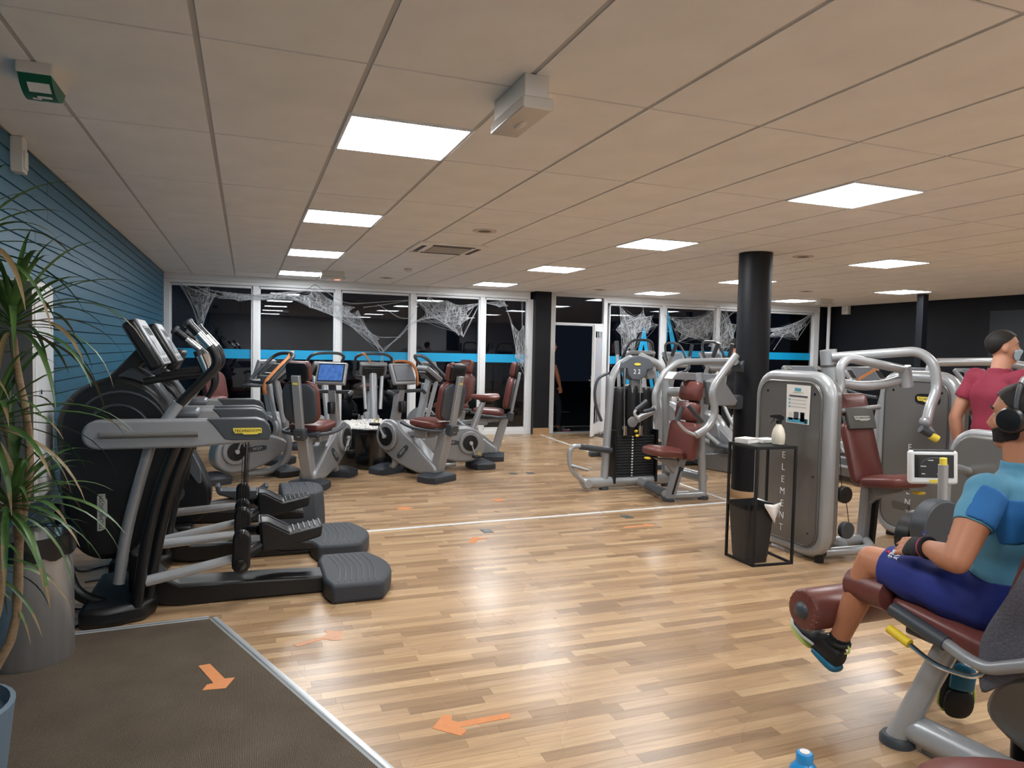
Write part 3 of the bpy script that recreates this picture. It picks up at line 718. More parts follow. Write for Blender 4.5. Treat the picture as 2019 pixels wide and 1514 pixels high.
# ================================================================== thin black side table with what stands on and under it
ST = [V((4.11, 1.27, 0)), V((4.43, 1.25, 0)), V((4.45, 1.56, 0)), V((4.11, 1.57, 0))]; SH = 0.845; e = 0.008
t = thing('side_table', 'thin black steel frame side table with slim square top', 'side table', (4.27, 1.41, 0), world=True)
for p in ST: obj('leg', G().box(p+V((0, 0, SH/2)), (0.016, 0.016, SH)), 'black_matte', t, smooth=False)
for i in range(4): obj('bottom_rail' if i != 3 else 'side_rail', G().bar(ST[i]+V((0, 0, e)), ST[(i+1) % 4]+V((0, 0, e)), 0.016, 0.016), 'black_matte', t, smooth=False) if i in (0, 3, 1) else None
for i in range(4): obj('top_rail', G().bar(ST[i]+V((0, 0, SH-e)), ST[(i+1) % 4]+V((0, 0, SH-e)), 0.016, 0.016), 'black_matte', t, smooth=False)
obj('table_top', G().prism([p+V((0, 0, SH-0.002)) for p in ST], (0, 0, 0.006)), 'black_plastic', t, smooth=False)
tz = SH+0.0045
def paper_stack(c, w, d, h, rz, label):
    t = thing('paper_towels', label, 'paper towels', (c[0], c[1], tz), rz, 'folded paper towels on the side table')
    n = 6
    for k in range(n): obj('sheet', G().box((random.uniform(-.003, .003), random.uniform(-.003, .003), (k+0.5)*h/n), (w, d, h/n*0.96)), 'paper', t, bevel=0.002, smooth=False)
paper_stack((4.20, 1.50), 0.14, 0.11, 0.034, 0.35, 'taller stack of white paper towels at the table corner by the column')
paper_stack((4.36, 1.49), 0.15, 0.11, 0.026, 0.1, 'lower stack of white paper towels next to the spray bottle')
sp = V((4.345, 1.335, tz))
t = thing('spray_bottle', 'cream spray bottle with black trigger head on the side table', 'spray bottle', sp, world=True)
obj('bottle', G().lathe([(0.034, 0.0), (0.042, 0.006), (0.047, 0.04), (0.046, 0.075), (0.036, 0.115), (0.021, 0.14), (0.018, 0.152)], sp, seg=24), 'bottle_cream', t)
obj('collar', G().lathe([(0.020, 0.150), (0.020, 0.176), (0.014, 0.178)], sp, seg=18), 'black_plastic', t)
hx = V((-0.75, 0.66, 0))
obj('spray_head', G().loft([[sp+hx*u+V((-hx.y, hx.x, 0))*(s*0.011)+V((0, 0, z)) for s, z in ((-1, a), (1, a), (1, b), (-1, b))] for u, a, b in ((-0.035, 0.182, 0.205), (-0.01, 0.175, 0.222), (0.03, 0.192, 0.218), (0.062, 0.195, 0.212))]), 'black_plastic', t, bevel=0.003)
obj('trigger', G().tube([sp+hx*0.03+V((0, 0, 0.197)), sp+hx*0.038+V((0, 0, 0.175)), sp+hx*0.06+V((0, 0, 0.150))], 0.006, 8, sq=0.7), 'black_plastic', t)
# black bin under the table
bc = V((4.20, 1.42, 0.0))
t = thing('waste_bin', 'black plastic waste bin with a bin bag under the side table', 'bin', bc, world=True)
def sqring(w, d, z, r=0.03, n=4):
    o = []
    for cx, cy, a0 in ((w-r, d-r, 0), (-(w-r), d-r, PI/2), (-(w-r), -(d-r), PI), (w-r, -(d-r), 1.5*PI)):
        for k in range(n+1): a = a0+PI/2*k/n; o.append(bc+V((cx+r*math.cos(a), cy+r*math.sin(a), z)))
    return o
obj('body', G().loft([sqring(0.095, 0.085, 0.002), sqring(0.098, 0.088, 0.04), sqring(0.10, 0.09, 0.042), sqring(0.125, 0.115, 0.42), sqring(0.120, 0.110, 0.42), sqring(0.094, 0.084, 0.02)]), 'bin_plastic', t)
rr = random.Random(4); rg = [sqring(0.105, 0.10, 0.22), sqring(0.122, 0.112, 0.42), sqring(0.132, 0.122, 0.428), sqring(0.134, 0.124, 0.40)]
rg = [[p+V((0, 0, rr.uniform(-0.006, 0.006))) for p in r_] for r_ in rg]
obj('bin_bag', G().loft(rg, caps=False), 'bag_black', t, label='glossy black bag over the bin rim')
a = bc+V((0.06, -0.125, 0.43)); g = G(); rows = []
for k in range(7):
    u = k/6; hw = lerp(0.075, 0.004, max(0, (u-0.15)/0.85)); c = a+V((0.02+0.015*u, -0.010-0.006*math.sin(u*3), -0.13*u))
    rows.append([c+V((-hw, 0.004, 0.02*(1-u)*0.4)), c+V((0, -0.008, 0)), c+V((hw, 0.012, 0.01*(1-u)))])
vs = [p for r_ in rows for p in r_]; fs = [(j*3+m, j*3+m+1, j*3+m+4, j*3+m+3) for j in range(6) for m in range(2)]
g.add(vs, fs); o = single('paper_towel', g, 'paper', 'crumpled white paper towel hanging over the black bin rim', 'paper towel', a, ang=0.5)
md = o.modifiers.new('thick', 'SOLIDIFY'); md.thickness = 0.002
# ================================================================== cross trainers along the teal wall
def XZ(px, Y): return [fy(x, y, Y) for x, y in px]
def badge(parent, c, X, Y, w, back, ink, name='badge'):
    """The maker's plate: a stepped plate with the lettering raised on it."""
    c = V(c); X = V(X).normalized(); Y = V(Y).normalized(); Z = X.cross(Y); h = w*0.23
    o = [(-0.5, 0.42), (0.44, 0.42), (0.5, 0.30), (0.5, -0.42), (0.40, -0.42), (0.33, -0.62), (-0.12, -0.62), (-0.18, -0.42), (-0.44, -0.42), (-0.5, 0.05)]
    b = obj(name, G().prism([c+X*(a*w)+Y*(q*h) for a, q in o], Z*0.003), back, parent, smooth=False)
    text_part('lettering', 'TECHNOGYM', ink, b, c+Z*0.0035+Y*(-0.02*h), X, Y, w*0.150, 0.0008)
    return b
def arm(t, y0, y1, outer):
    """The long horizontal housing; outer = -1 when its shown face looks to -Y."""
    n = 10; zc, r = 1.010, 0.075; pts = []
    for k in range(n+1):
        a = PI/2+PI*k/n; pts.append((0.065+r*math.cos(a), zc+r*math.sin(a)))
    pts += [(0.50, zc-r), (0.86, zc-r+0.028), (0.885, zc-r+0.045), (0.895, zc), (0.885, zc+0.035), (0.86, zc+0.062), (0.82, zc+r)]
    o = obj('arm_housing', G().prism([(x, y0, z) for x, z in pts], (0, y1-y0, 0)), 'silver', t, bevel=0.012, seg=3)
    yf = y0 if outer < 0 else y1; e = 0.004*outer
    cap = [(0.57, zc+r), (0.60, zc+0.045), (0.66, zc-0.035), (0.70, zc-0.042), (0.885, zc-0.042), (0.897, zc), (0.888, zc+0.036), (0.862, zc+0.064), (0.82, zc+r+0.002)]
    obj('arm_cap', G().prism([(x, y0-0.003, z) for x, z in cap], (0, y1-y0+0.006, 0)), 'dark_grey', t, bevel=0.006)
    g = G().tube([(0.07, yf, zc-0.002), (0.53, yf, zc-0.002)], 0.016, 10); obj('groove', g, 'shroud', o)
    if outer < 0: badge(o, (0.775, y0-0.006, zc+0.012), (1, 0, 0), (0, 0, 1), 0.145, 'badge_yellow', 'badge_black')
    return o
def pedal(t, px, y0, y1, name='pedal'):
    P = XZ(px, y0); p = obj(name, G().prism(P, (0, y1-y0, 0)), 'black_plastic', t, bevel=0.012)
    a, b = P[-2], P[-3]
    obj('tread', G().bar(lerp(a, b, 0.05)+V((0, (y1-y0)/2, 0.004)), lerp(a, b, 0.95)+V((0, (y1-y0)/2, 0.004)), (y1-y0)*0.8, 0.006), 'mid_grey', p, smooth=False)
    return p
def cross_trainer(label):
    t = thing('cross_trainer', label, 'cross trainer', (0.55, 1.70, 0), group='black cross trainers in a row', world=True)
    arm(t, 1.335, 1.425, -1); arm(t, 1.975, 2.065, 1)
    body = [(107, 845), (112, 812), (135, 778), (180, 752), (235, 738), (285, 752), (325, 785), (345, 825), (345, 900), (320, 990), (290, 1060), (255, 1095), (205, 1108), (165, 1098), (138, 1070), (122, 1010), (116, 940)]
    P = [p+V((0.0, 0, 0)) for p in round_path(XZ(body, 1.58), 0.06, 3, True)]
    b = obj('body_shell', G().prism(P, (0, 0.25, 0)), 'black_plastic', t, bevel=0.035, seg=3)
    for r0, x, y in ((0.16, 232, 860), (0.235, 238, 862)):
        c = fy(x, y, 1.575); obj('cowl_rib', G().tube([c+V((math.cos(a)*r0, 0.005, math.sin(a)*r0*1.05)) for a in [0.25+k*0.19 for k in range(12)]], 0.008, 8), 'dark_grey', b)
    c = lerp(fy(200, 1050, 1.575), fy(200, 970, 1.575), 0.5)
    badge(b, c+V((0, -0.002, 0)), (0, 0, 1), (-1, 0, 0), 0.20, 'badge_silver', 'badge_black')
    # front cowling with grey ribs, reaching up to the mast
    cw = XZ([(225, 745), (262, 722), (300, 745), (335, 790), (345, 822), (318, 822), (296, 790), (262, 765)], 1.60)
    obj('cowling', G().prism(cw, (0, 0.21, 0)), 'dark_grey', t, bevel=0.015)
    # legs
    for px, y, m in (([(299, 868), (272, 960), (248, 1050), (234, 1150)], 1.47, 'silver'), ([(350, 868), (312, 965), (285, 1080), (270, 1195)], 1.43, 'black_plastic'), ([(372, 868), (336, 965), (308, 1080), (292, 1180)], 1.52, 'black_plastic')):
        P = XZ(px, y); obj('leg', G().tube(P, 0.030, 12, fil=0.3, fn=8), m, t)
    for px, y, m in (([(299, 868), (272, 960), (248, 1050), (234, 1150)], 1.47, 'silver'), ([(350, 868), (312, 965), (285, 1080), (270, 1195)], 1.43, 'black_plastic')):
        P = [V((p.x, 3.40-p.y, p.z)) for p in XZ(px, y)]; obj('leg', G().tube(P, 0.030, 12, fil=0.3, fn=8), m, t)
    # base
    obj('front_base', G().prism([(-0.04, 1.36, 0), (0.10, 1.35, 0), (0.27, 1.42, 0), (0.31, 1.52, 0), (0.31, 1.88, 0), (0.27, 1.98, 0), (0.10, 2.05, 0), (-0.04, 2.04, 0)], (0, 0, 0.105)), 'black_plastic', t, bevel=0.03, seg=3)
    obj('front_tube', G().tube([(-0.16, 1.62, 0.62), (-0.145, 1.60, 0.30), (-0.08, 1.56, 0.13), (0.05, 1.53, 0.08)], 0.032, 12, fil=0.15), 'black_plastic', t)
    obj('floor_beam', G().loft([[V((x, 1.70+s*w, z)) for s, z in ((-1, a), (1, a), (1, b), (-1, b))] for x, a, b, w in ((0.16, 0.10, 0.34, 0.085), (0.25, 0.05, 0.27, 0.09), (0.34, 0.012, 0.165, 0.095), (0.42, 0.0, 0.125, 0.10), (0.90, 0.0, 0.115, 0.10), (1.27, 0.0, 0.10, 0.10))]), 'black_plastic', t, bevel=0.015)
    # rear platform
    out = [(1.23, 1.37), (1.53, 1.37)] + [(1.53+0.10*math.sin(PI*k/8), 1.37+0.66*k/8) for k in range(9)][1:-1] + [(1.53, 2.03), (1.23, 2.03), (1.20, 1.90), (1.20, 1.50)]
    pl = obj('platform', G().prism([(x, y, 0) for x, y in out], (0, 0, 0.115)), 'foot_rubber', t, bevel=0.022, seg=3)
    for k in range(7): obj('tread_line', G().tube([(1.275+0.035*k+0.035*math.sin(PI*j/8), 1.42+0.56*j/8, 0.1155) for j in range(9)], 0.0035, 6), 'mid_grey', pl)
    # pedals, links and cables
    for yh, sgn, hub, rod, ped in ((1.40, 1, [(477, 1062), (475, 1112)], [(288, 1146), (460, 1102)], [(512, 1030), (516, 1088), (560, 1082), (634, 1058), (637, 1034), (572, 1050), (530, 1030)]),
                                   (1.40, -1, [(477, 1062), (477, 1112)], [(300, 1120), (460, 1098)], [(512, 1054), (516, 1104), (560, 1112), (628, 1108), (628, 1090), (572, 1086), (530, 1058)])):
        mir = (lambda p: p) if sgn > 0 else (lambda p: V((p.x, 3.40-p.y, p.z)))
        A, B = [mir(p) for p in XZ(hub, yh)]
        n = V((0, 1, 0)); d = (B-A).normalized(); s_ = n.cross(d); r = 0.048; pts = []
        for k in range(9): a = PI*k/8; pts.append(A+s_*(r*math.cos(a))-d*(r*math.sin(a)))
        for k in range(9): a = PI*k/8; pts.append(B-s_*(r*math.cos(a))+d*(r*math.sin(a)))
        h = obj('pedal_link', G().prism([p-n*0.03 for p in pts], n*0.06), 'black_plastic', t, bevel=0.012)
        obj('pivot_cap', G().lathe([(0.032, -0.034), (0.030, -0.040), (0.01, -0.043)], B-d*0.005, n*(1 if sgn > 0 else -1), 16), 'black_gloss', h)
        R = [mir(p) for p in XZ(rod, yh+0.05)]; obj('rod', G().cyl(R[0], R[1], 0.030, 0.026, 14), 'silver_gloss', t, label='light grey push rod')
        obj('cross_tube', G().tube([B-d*0.04, B-d*0.035+V((0.10, 0.12*sgn, 0.03))], 0.03, 12), 'black_plastic', t)
        P = [mir(p) for p in XZ(ped, yh+0.09)]; w_ = V((0, 0.17*sgn, 0))
        p = obj('pedal', G().prism(P, w_), 'black_plastic', t, bevel=0.012)
        q0, q1 = P[4], P[5]
        for j in range(6): obj('tread_rib', G().cyl(lerp(q0, q1, 0.08+0.16*j)+w_*0.06+V((0, 0, 0.002)), lerp(q0, q1, 0.08+0.16*j)+w_*0.94+V((0, 0, 0.002)), 0.005, seg=6), 'mid_grey', p)
        rim = [P[5], P[6], P[0]]
        obj('toe_rim', G().tube([x+V((0, 0, 0.003)) for x in rim]+[x+w_+V((0, 0, 0.003)) for x in reversed(rim)], 0.005, 6), 'dark_grey', p)
        top = fy(486, 876, 1.40); top = mir(top)
        for k in range(3): obj('cable', G().cyl(top+V((0.018*(k-1), 0, 0)), A+V((0.012*(k-1), -0.035*sgn, -0.03)), 0.0022, seg=6), 'cable', t)
    # mast and console
    A, B = fy(215, 765, 1.70), fy(290, 690, 1.70)
    obj('mast', G().bar(A, B, 0.14, 0.075), 'black_plastic', t, bevel=0.012)
    A, B = fy(263, 628, 1.55), fy(322, 722, 1.55); A.y = B.y = 1.70; d = (B-A).normalized(); nn = V((-d.z, 0, d.x)); nn = nn if nn.x > 0 else -nn; c = (A+B)/2; L = (B-A).length
    R = Matrix((V((0, 1, 0)), d, nn)).transposed()
    cs = obj('console', G().box(c-nn*0.032, (0.37, L, 0.075), R), 'black_plastic', t, bevel=0.02, seg=3)
    obj('bezel', G().box(c+nn*0.008, (0.36, L*0.97, 0.016), R), 'silver', cs, bevel=0.006)
    obj('screen', G().box(c+nn*0.0165-d*0.005, (0.26, L*0.62, 0.004), R), 'lcd_grey', cs, smooth=False)
    obj('screen_window', G().box(c+nn*0.0185-d*0.06, (0.20, L*0.16, 0.002), R), 'lcd_dark', cs, smooth=False)
    obj('control_strip', G().box(c+nn*0.0165+d*L*0.40, (0.26, L*0.08, 0.004), R), 'dark_grey', cs, smooth=False)
    # fixed handles with chrome pulse grips
    for s in (-1, 1):
        y = 1.70+s*0.20
        P = [V((p.x, y, p.z)) for p in XZ([(285, 752), (345, 742), (392, 738), (405, 735), (388, 692)], 1.52)]
        obj('fixed_handle', G().tube(P, 0.020, 10, fil=0.05), 'black_plastic', t)
        P = [V((p.x, y-s*0.0, p.z)) for p in XZ([(396, 700), (414, 742)], 1.52)]
        obj('pulse_grip', G().cyl(P[0], P[1], 0.028, seg=14), 'chrome', t, label='chrome pulse grip')
    # moving handlebars (the two sides are in opposite phase)
    for y, sh in ((1.41, 0.0), (1.99, -0.11)):
        lo = [V((p.x, y, p.z)) for p in XZ([(318, 842), (352, 795)], 1.41)]; up = [V((p.x, y, p.z)) for p in XZ([(345, 805), (428, 722), (424, 694), (372, 638)], 1.41)]
        up = [V((p.x+sh*k/3, p.y, p.z+(0.0 if sh == 0 else -0.01*k))) for k, p in enumerate(up)]
        obj('handle_lever', G().cyl(lo[0], lo[1], 0.030, seg=12), 'silver', t)
        hb = obj('handlebar', G().tube(up, 0.025 if sh == 0 else 0.020, 12, fil=0.09, fn=7), 'black_plastic', t)
        obj('grip_end', G().lathe([(0.030, -0.004), (0.030, 0.012), (0.02, 0.02)], up[-1], up[-1]-up[-2], 14), 'dark_grey', hb)
        a, b = lerp(up[-1], up[-2], 0.35), lerp(up[-1], up[-2], 0.8); obj('chrome_grip', G().cyl(a, b, 0.0265 if sh == 0 else 0.0215, seg=14), 'chrome', hb)
    # water bottle tray between the arms
    obj('tray', G().box((0.42, 1.70, 1.09), (0.20, 0.24, 0.05)), 'mid_grey', t, bevel=0.02)
    return t
ct = cross_trainer('black cross trainer with yellow badge on its arm, closest to the entrance mat')
c2 = copy_tree(ct); c2.location.y += 0.86; c2['label'] = 'black cross trainer with orange tape on a handle, middle of the row'
# the orange tape on the second trainer's handle
hp = fy(424, 702, 2.85)
single('tape_wrap', G().cyl(hp+V((-0.012, 0, 0.035)), hp+V((0.012, 0, -0.035)), 0.033, seg=14), 'orange_tape', 'orange tape wrapped round a cross trainer handle', 'tape', hp)
# the third trainer, of another build: round black drive housing and a tall rear step
def trainer3():
    t = thing('cross_trainer', 'black trainer with round drive housing and tall rear step, beside the bikes', 'cross trainer', (0.75, 3.42, 0), group='black cross trainers in a row', world=True)
    P = round_path(XZ([(262, 1000), (280, 910), (330, 872), (372, 880), (398, 925), (416, 965), (416, 1000), (400, 1030), (345, 1040), (290, 1035)], 3.26), 0.08, 4, True)
    b = obj('drive_housing', G().prism([p for p in P], (0, 0.30, 0)), 'black_plastic', t, bevel=0.03, seg=3)
    P = round_path(XZ([(352, 880), (376, 886), (396, 925), (397, 952), (390, 955), (372, 930), (352, 912)], 3.24), 0.03, 3, True)
    obj('side_fin', G().prism(P, (0, 0.05, 0)), 'mid_grey', t, bevel=0.01)
    c = fy(346, 973, 3.255); obj('logo_disc', G().lathe([(0.065, 0), (0.062, 0.006)], c, (0, -1, 0), 20), 'dark_grey', b)
    badge(b, c+V((0, -0.008, 0)), (0.8, 0, 0.6), (-0.6, 0, 0.8), 0.08, 'badge_silver', 'badge_black')
    obj('floor_beam', G().bar(fy(330, 1018, 3.40)+V((0, 0, 0.0)), V((1.10, 3.40, 0.09)), 0.16, 0.11), 'black_plastic', t, bevel=0.02)
    obj('front_foot', G().box((0.30, 3.42, 0.045), (0.16, 0.56, 0.09)), 'black_plastic', t, bevel=0.02)
    out = [(1.03, 3.14), (1.30, 3.14), (1.37, 3.24), (1.39, 3.42), (1.37, 3.60), (1.30, 3.70), (1.03, 3.70)]
    g = G(); g.loft([[V((1.2+(x-1.2)*s, 3.42+(y-3.42)*s, z)) for x, y in out] for z, s in ((0, 1.06), (0.10, 1.04), (0.27, 0.97), (0.30, 0.93))])
    st = obj('rear_step', g, 'foot_rubber', t, bevel=0.012)
    for k in range(5): obj('tread_line', G().tube([(1.06+0.06*k+0.015*math.sin(PI*j/6), 3.24+0.36*j/6, 0.301) for j in range(7)], 0.004, 6), 'mid_grey', st)
    for y0, y1, dz in ((3.22, 3.38, 0.0), (3.48, 3.64, -0.06)):
        P = [V((p.x, y0, p.z+dz)) for p in XZ([(424, 958), (428, 972), (470, 984), (520, 976), (530, 958), (524, 956), (512, 966), (436, 966), (432, 957)], 3.25)]
        p = obj('pedal', G().prism(P, (0, y1-y0, 0)), 'dark_grey', t, bevel=0.006)
        q = fy(485, 985, 3.25); obj('pedal_joint', G().ball((q.x, (y0+y1)/2, q.z+dz), (0.05, 0.04, 0.04)), 'black_plastic', p)
        obj('pedal_bar', G().tube([(q.x-0.02, (y0+y1)/2, q.z+dz), (q.x-0.45, (y0+y1)/2, q.z+dz-0.05)], 0.024, 10), 'silver', t)
    A, B = V((0.16, 3.41, 1.0)), V((0.36, 3.41, 1.28)); obj('mast', G().bar(V((0.30, 3.41, 0.5)), V((0.22, 3.41, 1.2)), 0.12, 0.09), 'black_plastic', t, bevel=0.02)
    obj('console', G().box((0.24, 3.41, 1.32), (0.07, 0.34, 0.26), (0, 0.45, 0)), 'black_plastic', t, bevel=0.02); obj('screen', G().box((0.275, 3.41, 1.337), (0.008, 0.26, 0.18), (0, 0.45, 0)), 'lcd_grey', t, smooth=False)
    for s in (-1, 1):
        y = 3.41+s*0.27
        obj('handlebar', G().tube([(0.34, y, 0.45), (0.40, y, 0.95), (0.55, y, 1.16), (0.50, y, 1.42)], 0.021, 10, fil=0.1), 'black_plastic', t)
trainer3()
# power leads lying behind the cross trainers
for k, (pts, l) in enumerate((([(-0.16, 2.20, 0.006), (0.02, 2.25, 0.006), (0.10, 2.45, 0.006), (-0.10, 2.55, 0.006), (-0.22, 2.40, 0.006), (-0.30, 2.60, 0.006)], 'black power lead curled behind the first cross trainer'), ([(-0.12, 1.30, 0.006), (-0.02, 1.50, 0.006), (0.0, 1.66, 0.006), (-0.2, 1.75, 0.006), (-0.32, 1.62, 0.006)], 'black power lead on the floor between bin and cross trainer'))):
    pts = [V(p) for p in pts]
    single('power_lead', G().tube(pts, 0.005, 6, fil=0.12), 'cable', l, 'cable', pts[0])
# ================================================================== ring of bikes round a black planter
def yplane(pts, y): return [V((x, y, z)) for x, z in pts]
def bike_foot(t, x, w, d):
    g = G(); o = [(-d/2, -w*0.42), (-d*0.2, -w/2), (d*0.35, -w*0.46), (d/2, -w*0.25), (d/2, w*0.25), (d*0.35, w*0.46), (-d*0.2, w/2), (-d/2, w*0.42)]
    g.loft([[V((x+a*s, b*s, z)) for a, b in o] for z, s in ((0, 0.98), (0.012, 1.0), (0.066, 1.0), (0.080, 0.94), (0.11, 0.45))]); return obj('foot', g, 'foot_rubber', t)
def crank_set(t, c, r, ang):
    d = obj('crank_disc', G().lathe([(r*1.25, -0.135), (r*1.25, 0.135)], c, (0, 1, 0), 28), 'silver', t, bevel=0.01)
    for s in (-1, 1):
        obj('disc_cover', G().lathe([(r*0.85, 0.136), (r*0.85, 0.146), (r*0.3, 0.15)], c, (0, s, 0), 24), 'black_plastic', d)
        a = ang if s > 0 else ang+PI; e = V(c)+V((math.cos(a)*0.17, 0, math.sin(a)*0.17)); y = s*0.165
        k = obj('crank_arm', G().bar(V(c)+V((0, y, 0)), e+V((0, y, 0)), 0.014, 0.028, up=(0, 1, 0)).lathe([(0.024, 0.145), (0.024, 0.178)], c, (0, s, 0), 14), 'silver_gloss', t, bevel=0.003)
        p = obj('pedal', G().box(e+V((0, s*0.22, 0)), (0.10, 0.085, 0.03)), 'black_plastic', t, bevel=0.006)
        obj('pedal_strap', G().tube([e+V((-0.03, s*0.19, 0.015)), e+V((-0.03, s*0.19, 0.06)), e+V((-0.03, s*0.25, 0.06)), e+V((-0.03, s*0.25, 0.015))], 0.005, 6, fil=0.02), 'yellow' if s > 0 else 'black_matte', p)
def logo_oval(t, x, z, ang, w=0.22, h=0.062):
    for s in (-1, 1):
        ca, sa = math.cos(ang), math.sin(ang); pts = []
        for k in range(20):
            a = 2*PI*k/20; u = math.copysign(abs(math.cos(a))**0.5, math.cos(a))*w/2; v = math.copysign(abs(math.sin(a))**0.7, math.sin(a))*h/2
            pts.append(V((x+u*ca-v*sa, s*0.1005, z+u*sa+v*ca)))
        o = obj('logo_plate', G().prism(pts, (0, s*0.004, 0)), 'dark_grey', t, smooth=False)
        text_part('lettering', 'WEP' if s < 0 else 'WEP', 'badge_silver', o, (x, s*0.1055, z), (ca, 0, sa) if s < 0 else (-ca, 0, -sa), (-sa, 0, ca), 0.046, 0.0006, 1.25)
def monitor(t, c, tilt, w=0.35, h=0.255, lit=False):
    """A screen whose face looks back along -x and up by tilt."""
    c = V(c); n = V((-math.cos(tilt), 0, math.sin(tilt))); up = V((math.sin(tilt), 0, math.cos(tilt))); R = Matrix((V((0, -1, 0)), up, n)).transposed()
    m = obj('console', G().box(c-n*0.028, (w, h, 0.05), R), 'silver', t, bevel=0.014, seg=3)
    obj('console_back', G().box(c-n*0.062, (w*0.8, h*0.75, 0.03), R), 'dark_grey', m, bevel=0.01)
    obj('screen', G().box(c-n*0.001+up*0.006, (w*0.80, h*0.72, 0.004), R), 'screen_blue' if lit else 'lcd_grey', m, smooth=False, label='lit blue touch screen' if lit else None)
    obj('screen_frame', G().box(c-n*0.003+up*0.006, (w*0.86, h*0.80, 0.004), R), 'black_plastic', m, smooth=False)
    return m
def recumbent(label, lit=False):
    t = thing('recumbent_bike', label, 'exercise bike', group='grey exercise bikes round the planter')
    bike_foot(t, -0.40, 0.42, 0.30); bike_foot(t, 0.40, 0.40, 0.28)
    prof = [(-0.47, 0.09), (-0.20, 0.07), (0.16, 0.16), (0.40, 0.30), (0.47, 0.45), (0.42, 0.60), (0.28, 0.67), (0.13, 0.62), (0.02, 0.50), (-0.14, 0.42), (-0.33, 0.27), (-0.46, 0.18)]
    P = round_path(yplane(prof, -0.095), 0.08, 4, True)
    b = obj('body_shell', G().prism(P, (0, 0.19, 0)), 'silver', t, bevel=0.03, seg=3)
    obj('front_strut', G().tube([(0.42, 0, 0.06), (0.30, 0, 0.07), (0.22, 0, 0.16), (0.36, 0, 0.34)], 0.05, 12, fil=0.12, sq=0.7), 'tube_grey', t)
    crank_set(t, (0.27, 0, 0.46), 0.13, 0.95)
    logo_oval(b, 0.03, 0.30, -0.75)
    # seat post, rail, seat and back
    obj('seat_post', G().loft([[V((x+a, b_, z)) for a, b_ in ((-0.055, -0.06), (0.06, -0.068), (0.06, 0.068), (-0.055, 0.06))] for x, z in ((-0.40, 0.06), (-0.46, 0.25), (-0.55, 0.57))]), 'silver', t, bevel=0.012)
    obj('seat_rail', G().bar((-0.60, 0, 0.565), (0.02, 0, 0.50), 0.07, 0.06), 'silver', t, bevel=0.01)
    obj('rear_tube', G().cyl((-0.50, 0, 0.575), (-0.66, 0, 0.60), 0.032, seg=14), 'silver_gloss', t)
    obj('adjust_lever', G().tube([(-0.54, -0.03, 0.575), (-0.56, -0.17, 0.585)], [0.02, 0.03], 12), 'dark_grey', t)
    g = G(); g.pad((-0.33, 0, 0.655), (1, 0, 0.04), (0, 1, 0), (0, 0, 1), 0.42, 0.40, 0.07, 0.09, 0.015)
    obj('seat', g, 'red_leather', t)
    obj('seat_pan', G().box((-0.36, 0, 0.605), (0.34, 0.32, 0.03)), 'dark_grey', t, bevel=0.01)
    up = V((-0.19, 0, 1)).normalized(); f = V((1, 0, 0.19)).normalized(); a = V((-0.55, 0, 0.70))
    obj('backrest', G().pad(a+up*0.22, (0, 1, 0), up, f, 0.38, 0.44, 0.07, 0.11, 0.015), 'red_leather', t)
    obj('headrest', G().pad(a+up*0.545, (0, 1, 0), up, f, 0.25, 0.20, 0.065, 0.04, 0.012), 'red_leather', t)
    obj('back_shell', G().pad(a+up*0.22-f*0.05, (0, 1, 0), up, -f, 0.355, 0.42, 0.035, 0.11, 0.012), 'dark_grey', t)
    obj('head_shell', G().pad(a+up*0.545-f*0.048, (0, 1, 0), up, -f, 0.235, 0.19, 0.035, 0.04, 0.01), 'black_plastic', t)
    sp = obj('spine', G().loft([[a-f*0.075+up*s+V((0, w, 0))-f*d for w, d in ((-0.05, 0), (0.05, 0), (0.042, 0.04), (-0.042, 0.04))] for s in (-0.12, 0.15, 0.52)]), 'silver', t, bevel=0.008)
    obj('maker_plate', G().box(a-f*0.117+up*0.44, (0.05, 0.002, 0.02), Matrix((V((0, 1, 0)), -f, up)).transposed()), 'badge_yellow', sp, smooth=False)
    obj('spine_boot', G().box(a-f*0.09-up*0.09, (0.09, 0.12, 0.12), Matrix((f, V((0, 1, 0)), up)).transposed()), 'dark_grey', t, bevel=0.012)
    for s in (-1, 1): obj('seat_handle', G().tube([(-0.56, s*0.10, 0.585), (-0.50, s*0.27, 0.60), (-0.26, s*0.275, 0.62), (-0.10, s*0.26, 0.66)], 0.018, 10, fil=0.07), 'dark_grey', t)
    obj('side_box', G().box((-0.22, 0, 0.53), (0.20, 0.17, 0.11)), 'silver', t, bevel=0.02)
    # mast, handlebar, monitor
    obj('mast', G().loft([[V((x+a, b_, z)) for a, b_ in ((-0.045, -0.05), (0.045, -0.05), (0.045, 0.05), (-0.045, 0.05))] for x, z in ((0.27, 0.58), (0.22, 0.80), (0.19, 1.00))]), 'silver', t, bevel=0.012)
    obj('bottle_holder', G().lathe([(0.04, 0.0), (0.045, 0.12), (0.038, 0.13)], (0.145, 0, 0.74), (0, 0, 1), 16), 'black_plastic', t)
    obj('handlebar', G().tube([(0.02, -0.25, 0.965), (0.08, -0.27, 0.995), (0.17, -0.2, 0.985), (0.17, 0.2, 0.985), (0.08, 0.27, 0.995), (0.02, 0.25, 0.965)], 0.021, 10, fil=0.06), 'dark_grey', t)
    monitor(t, (0.12, 0, 1.195), 0.35, lit=lit)
    obj('monitor_arm', G().bar((0.18, 0, 0.98), (0.16, 0, 1.10), 0.08, 0.04), 'dark_grey', t, bevel=0.008)
    return t
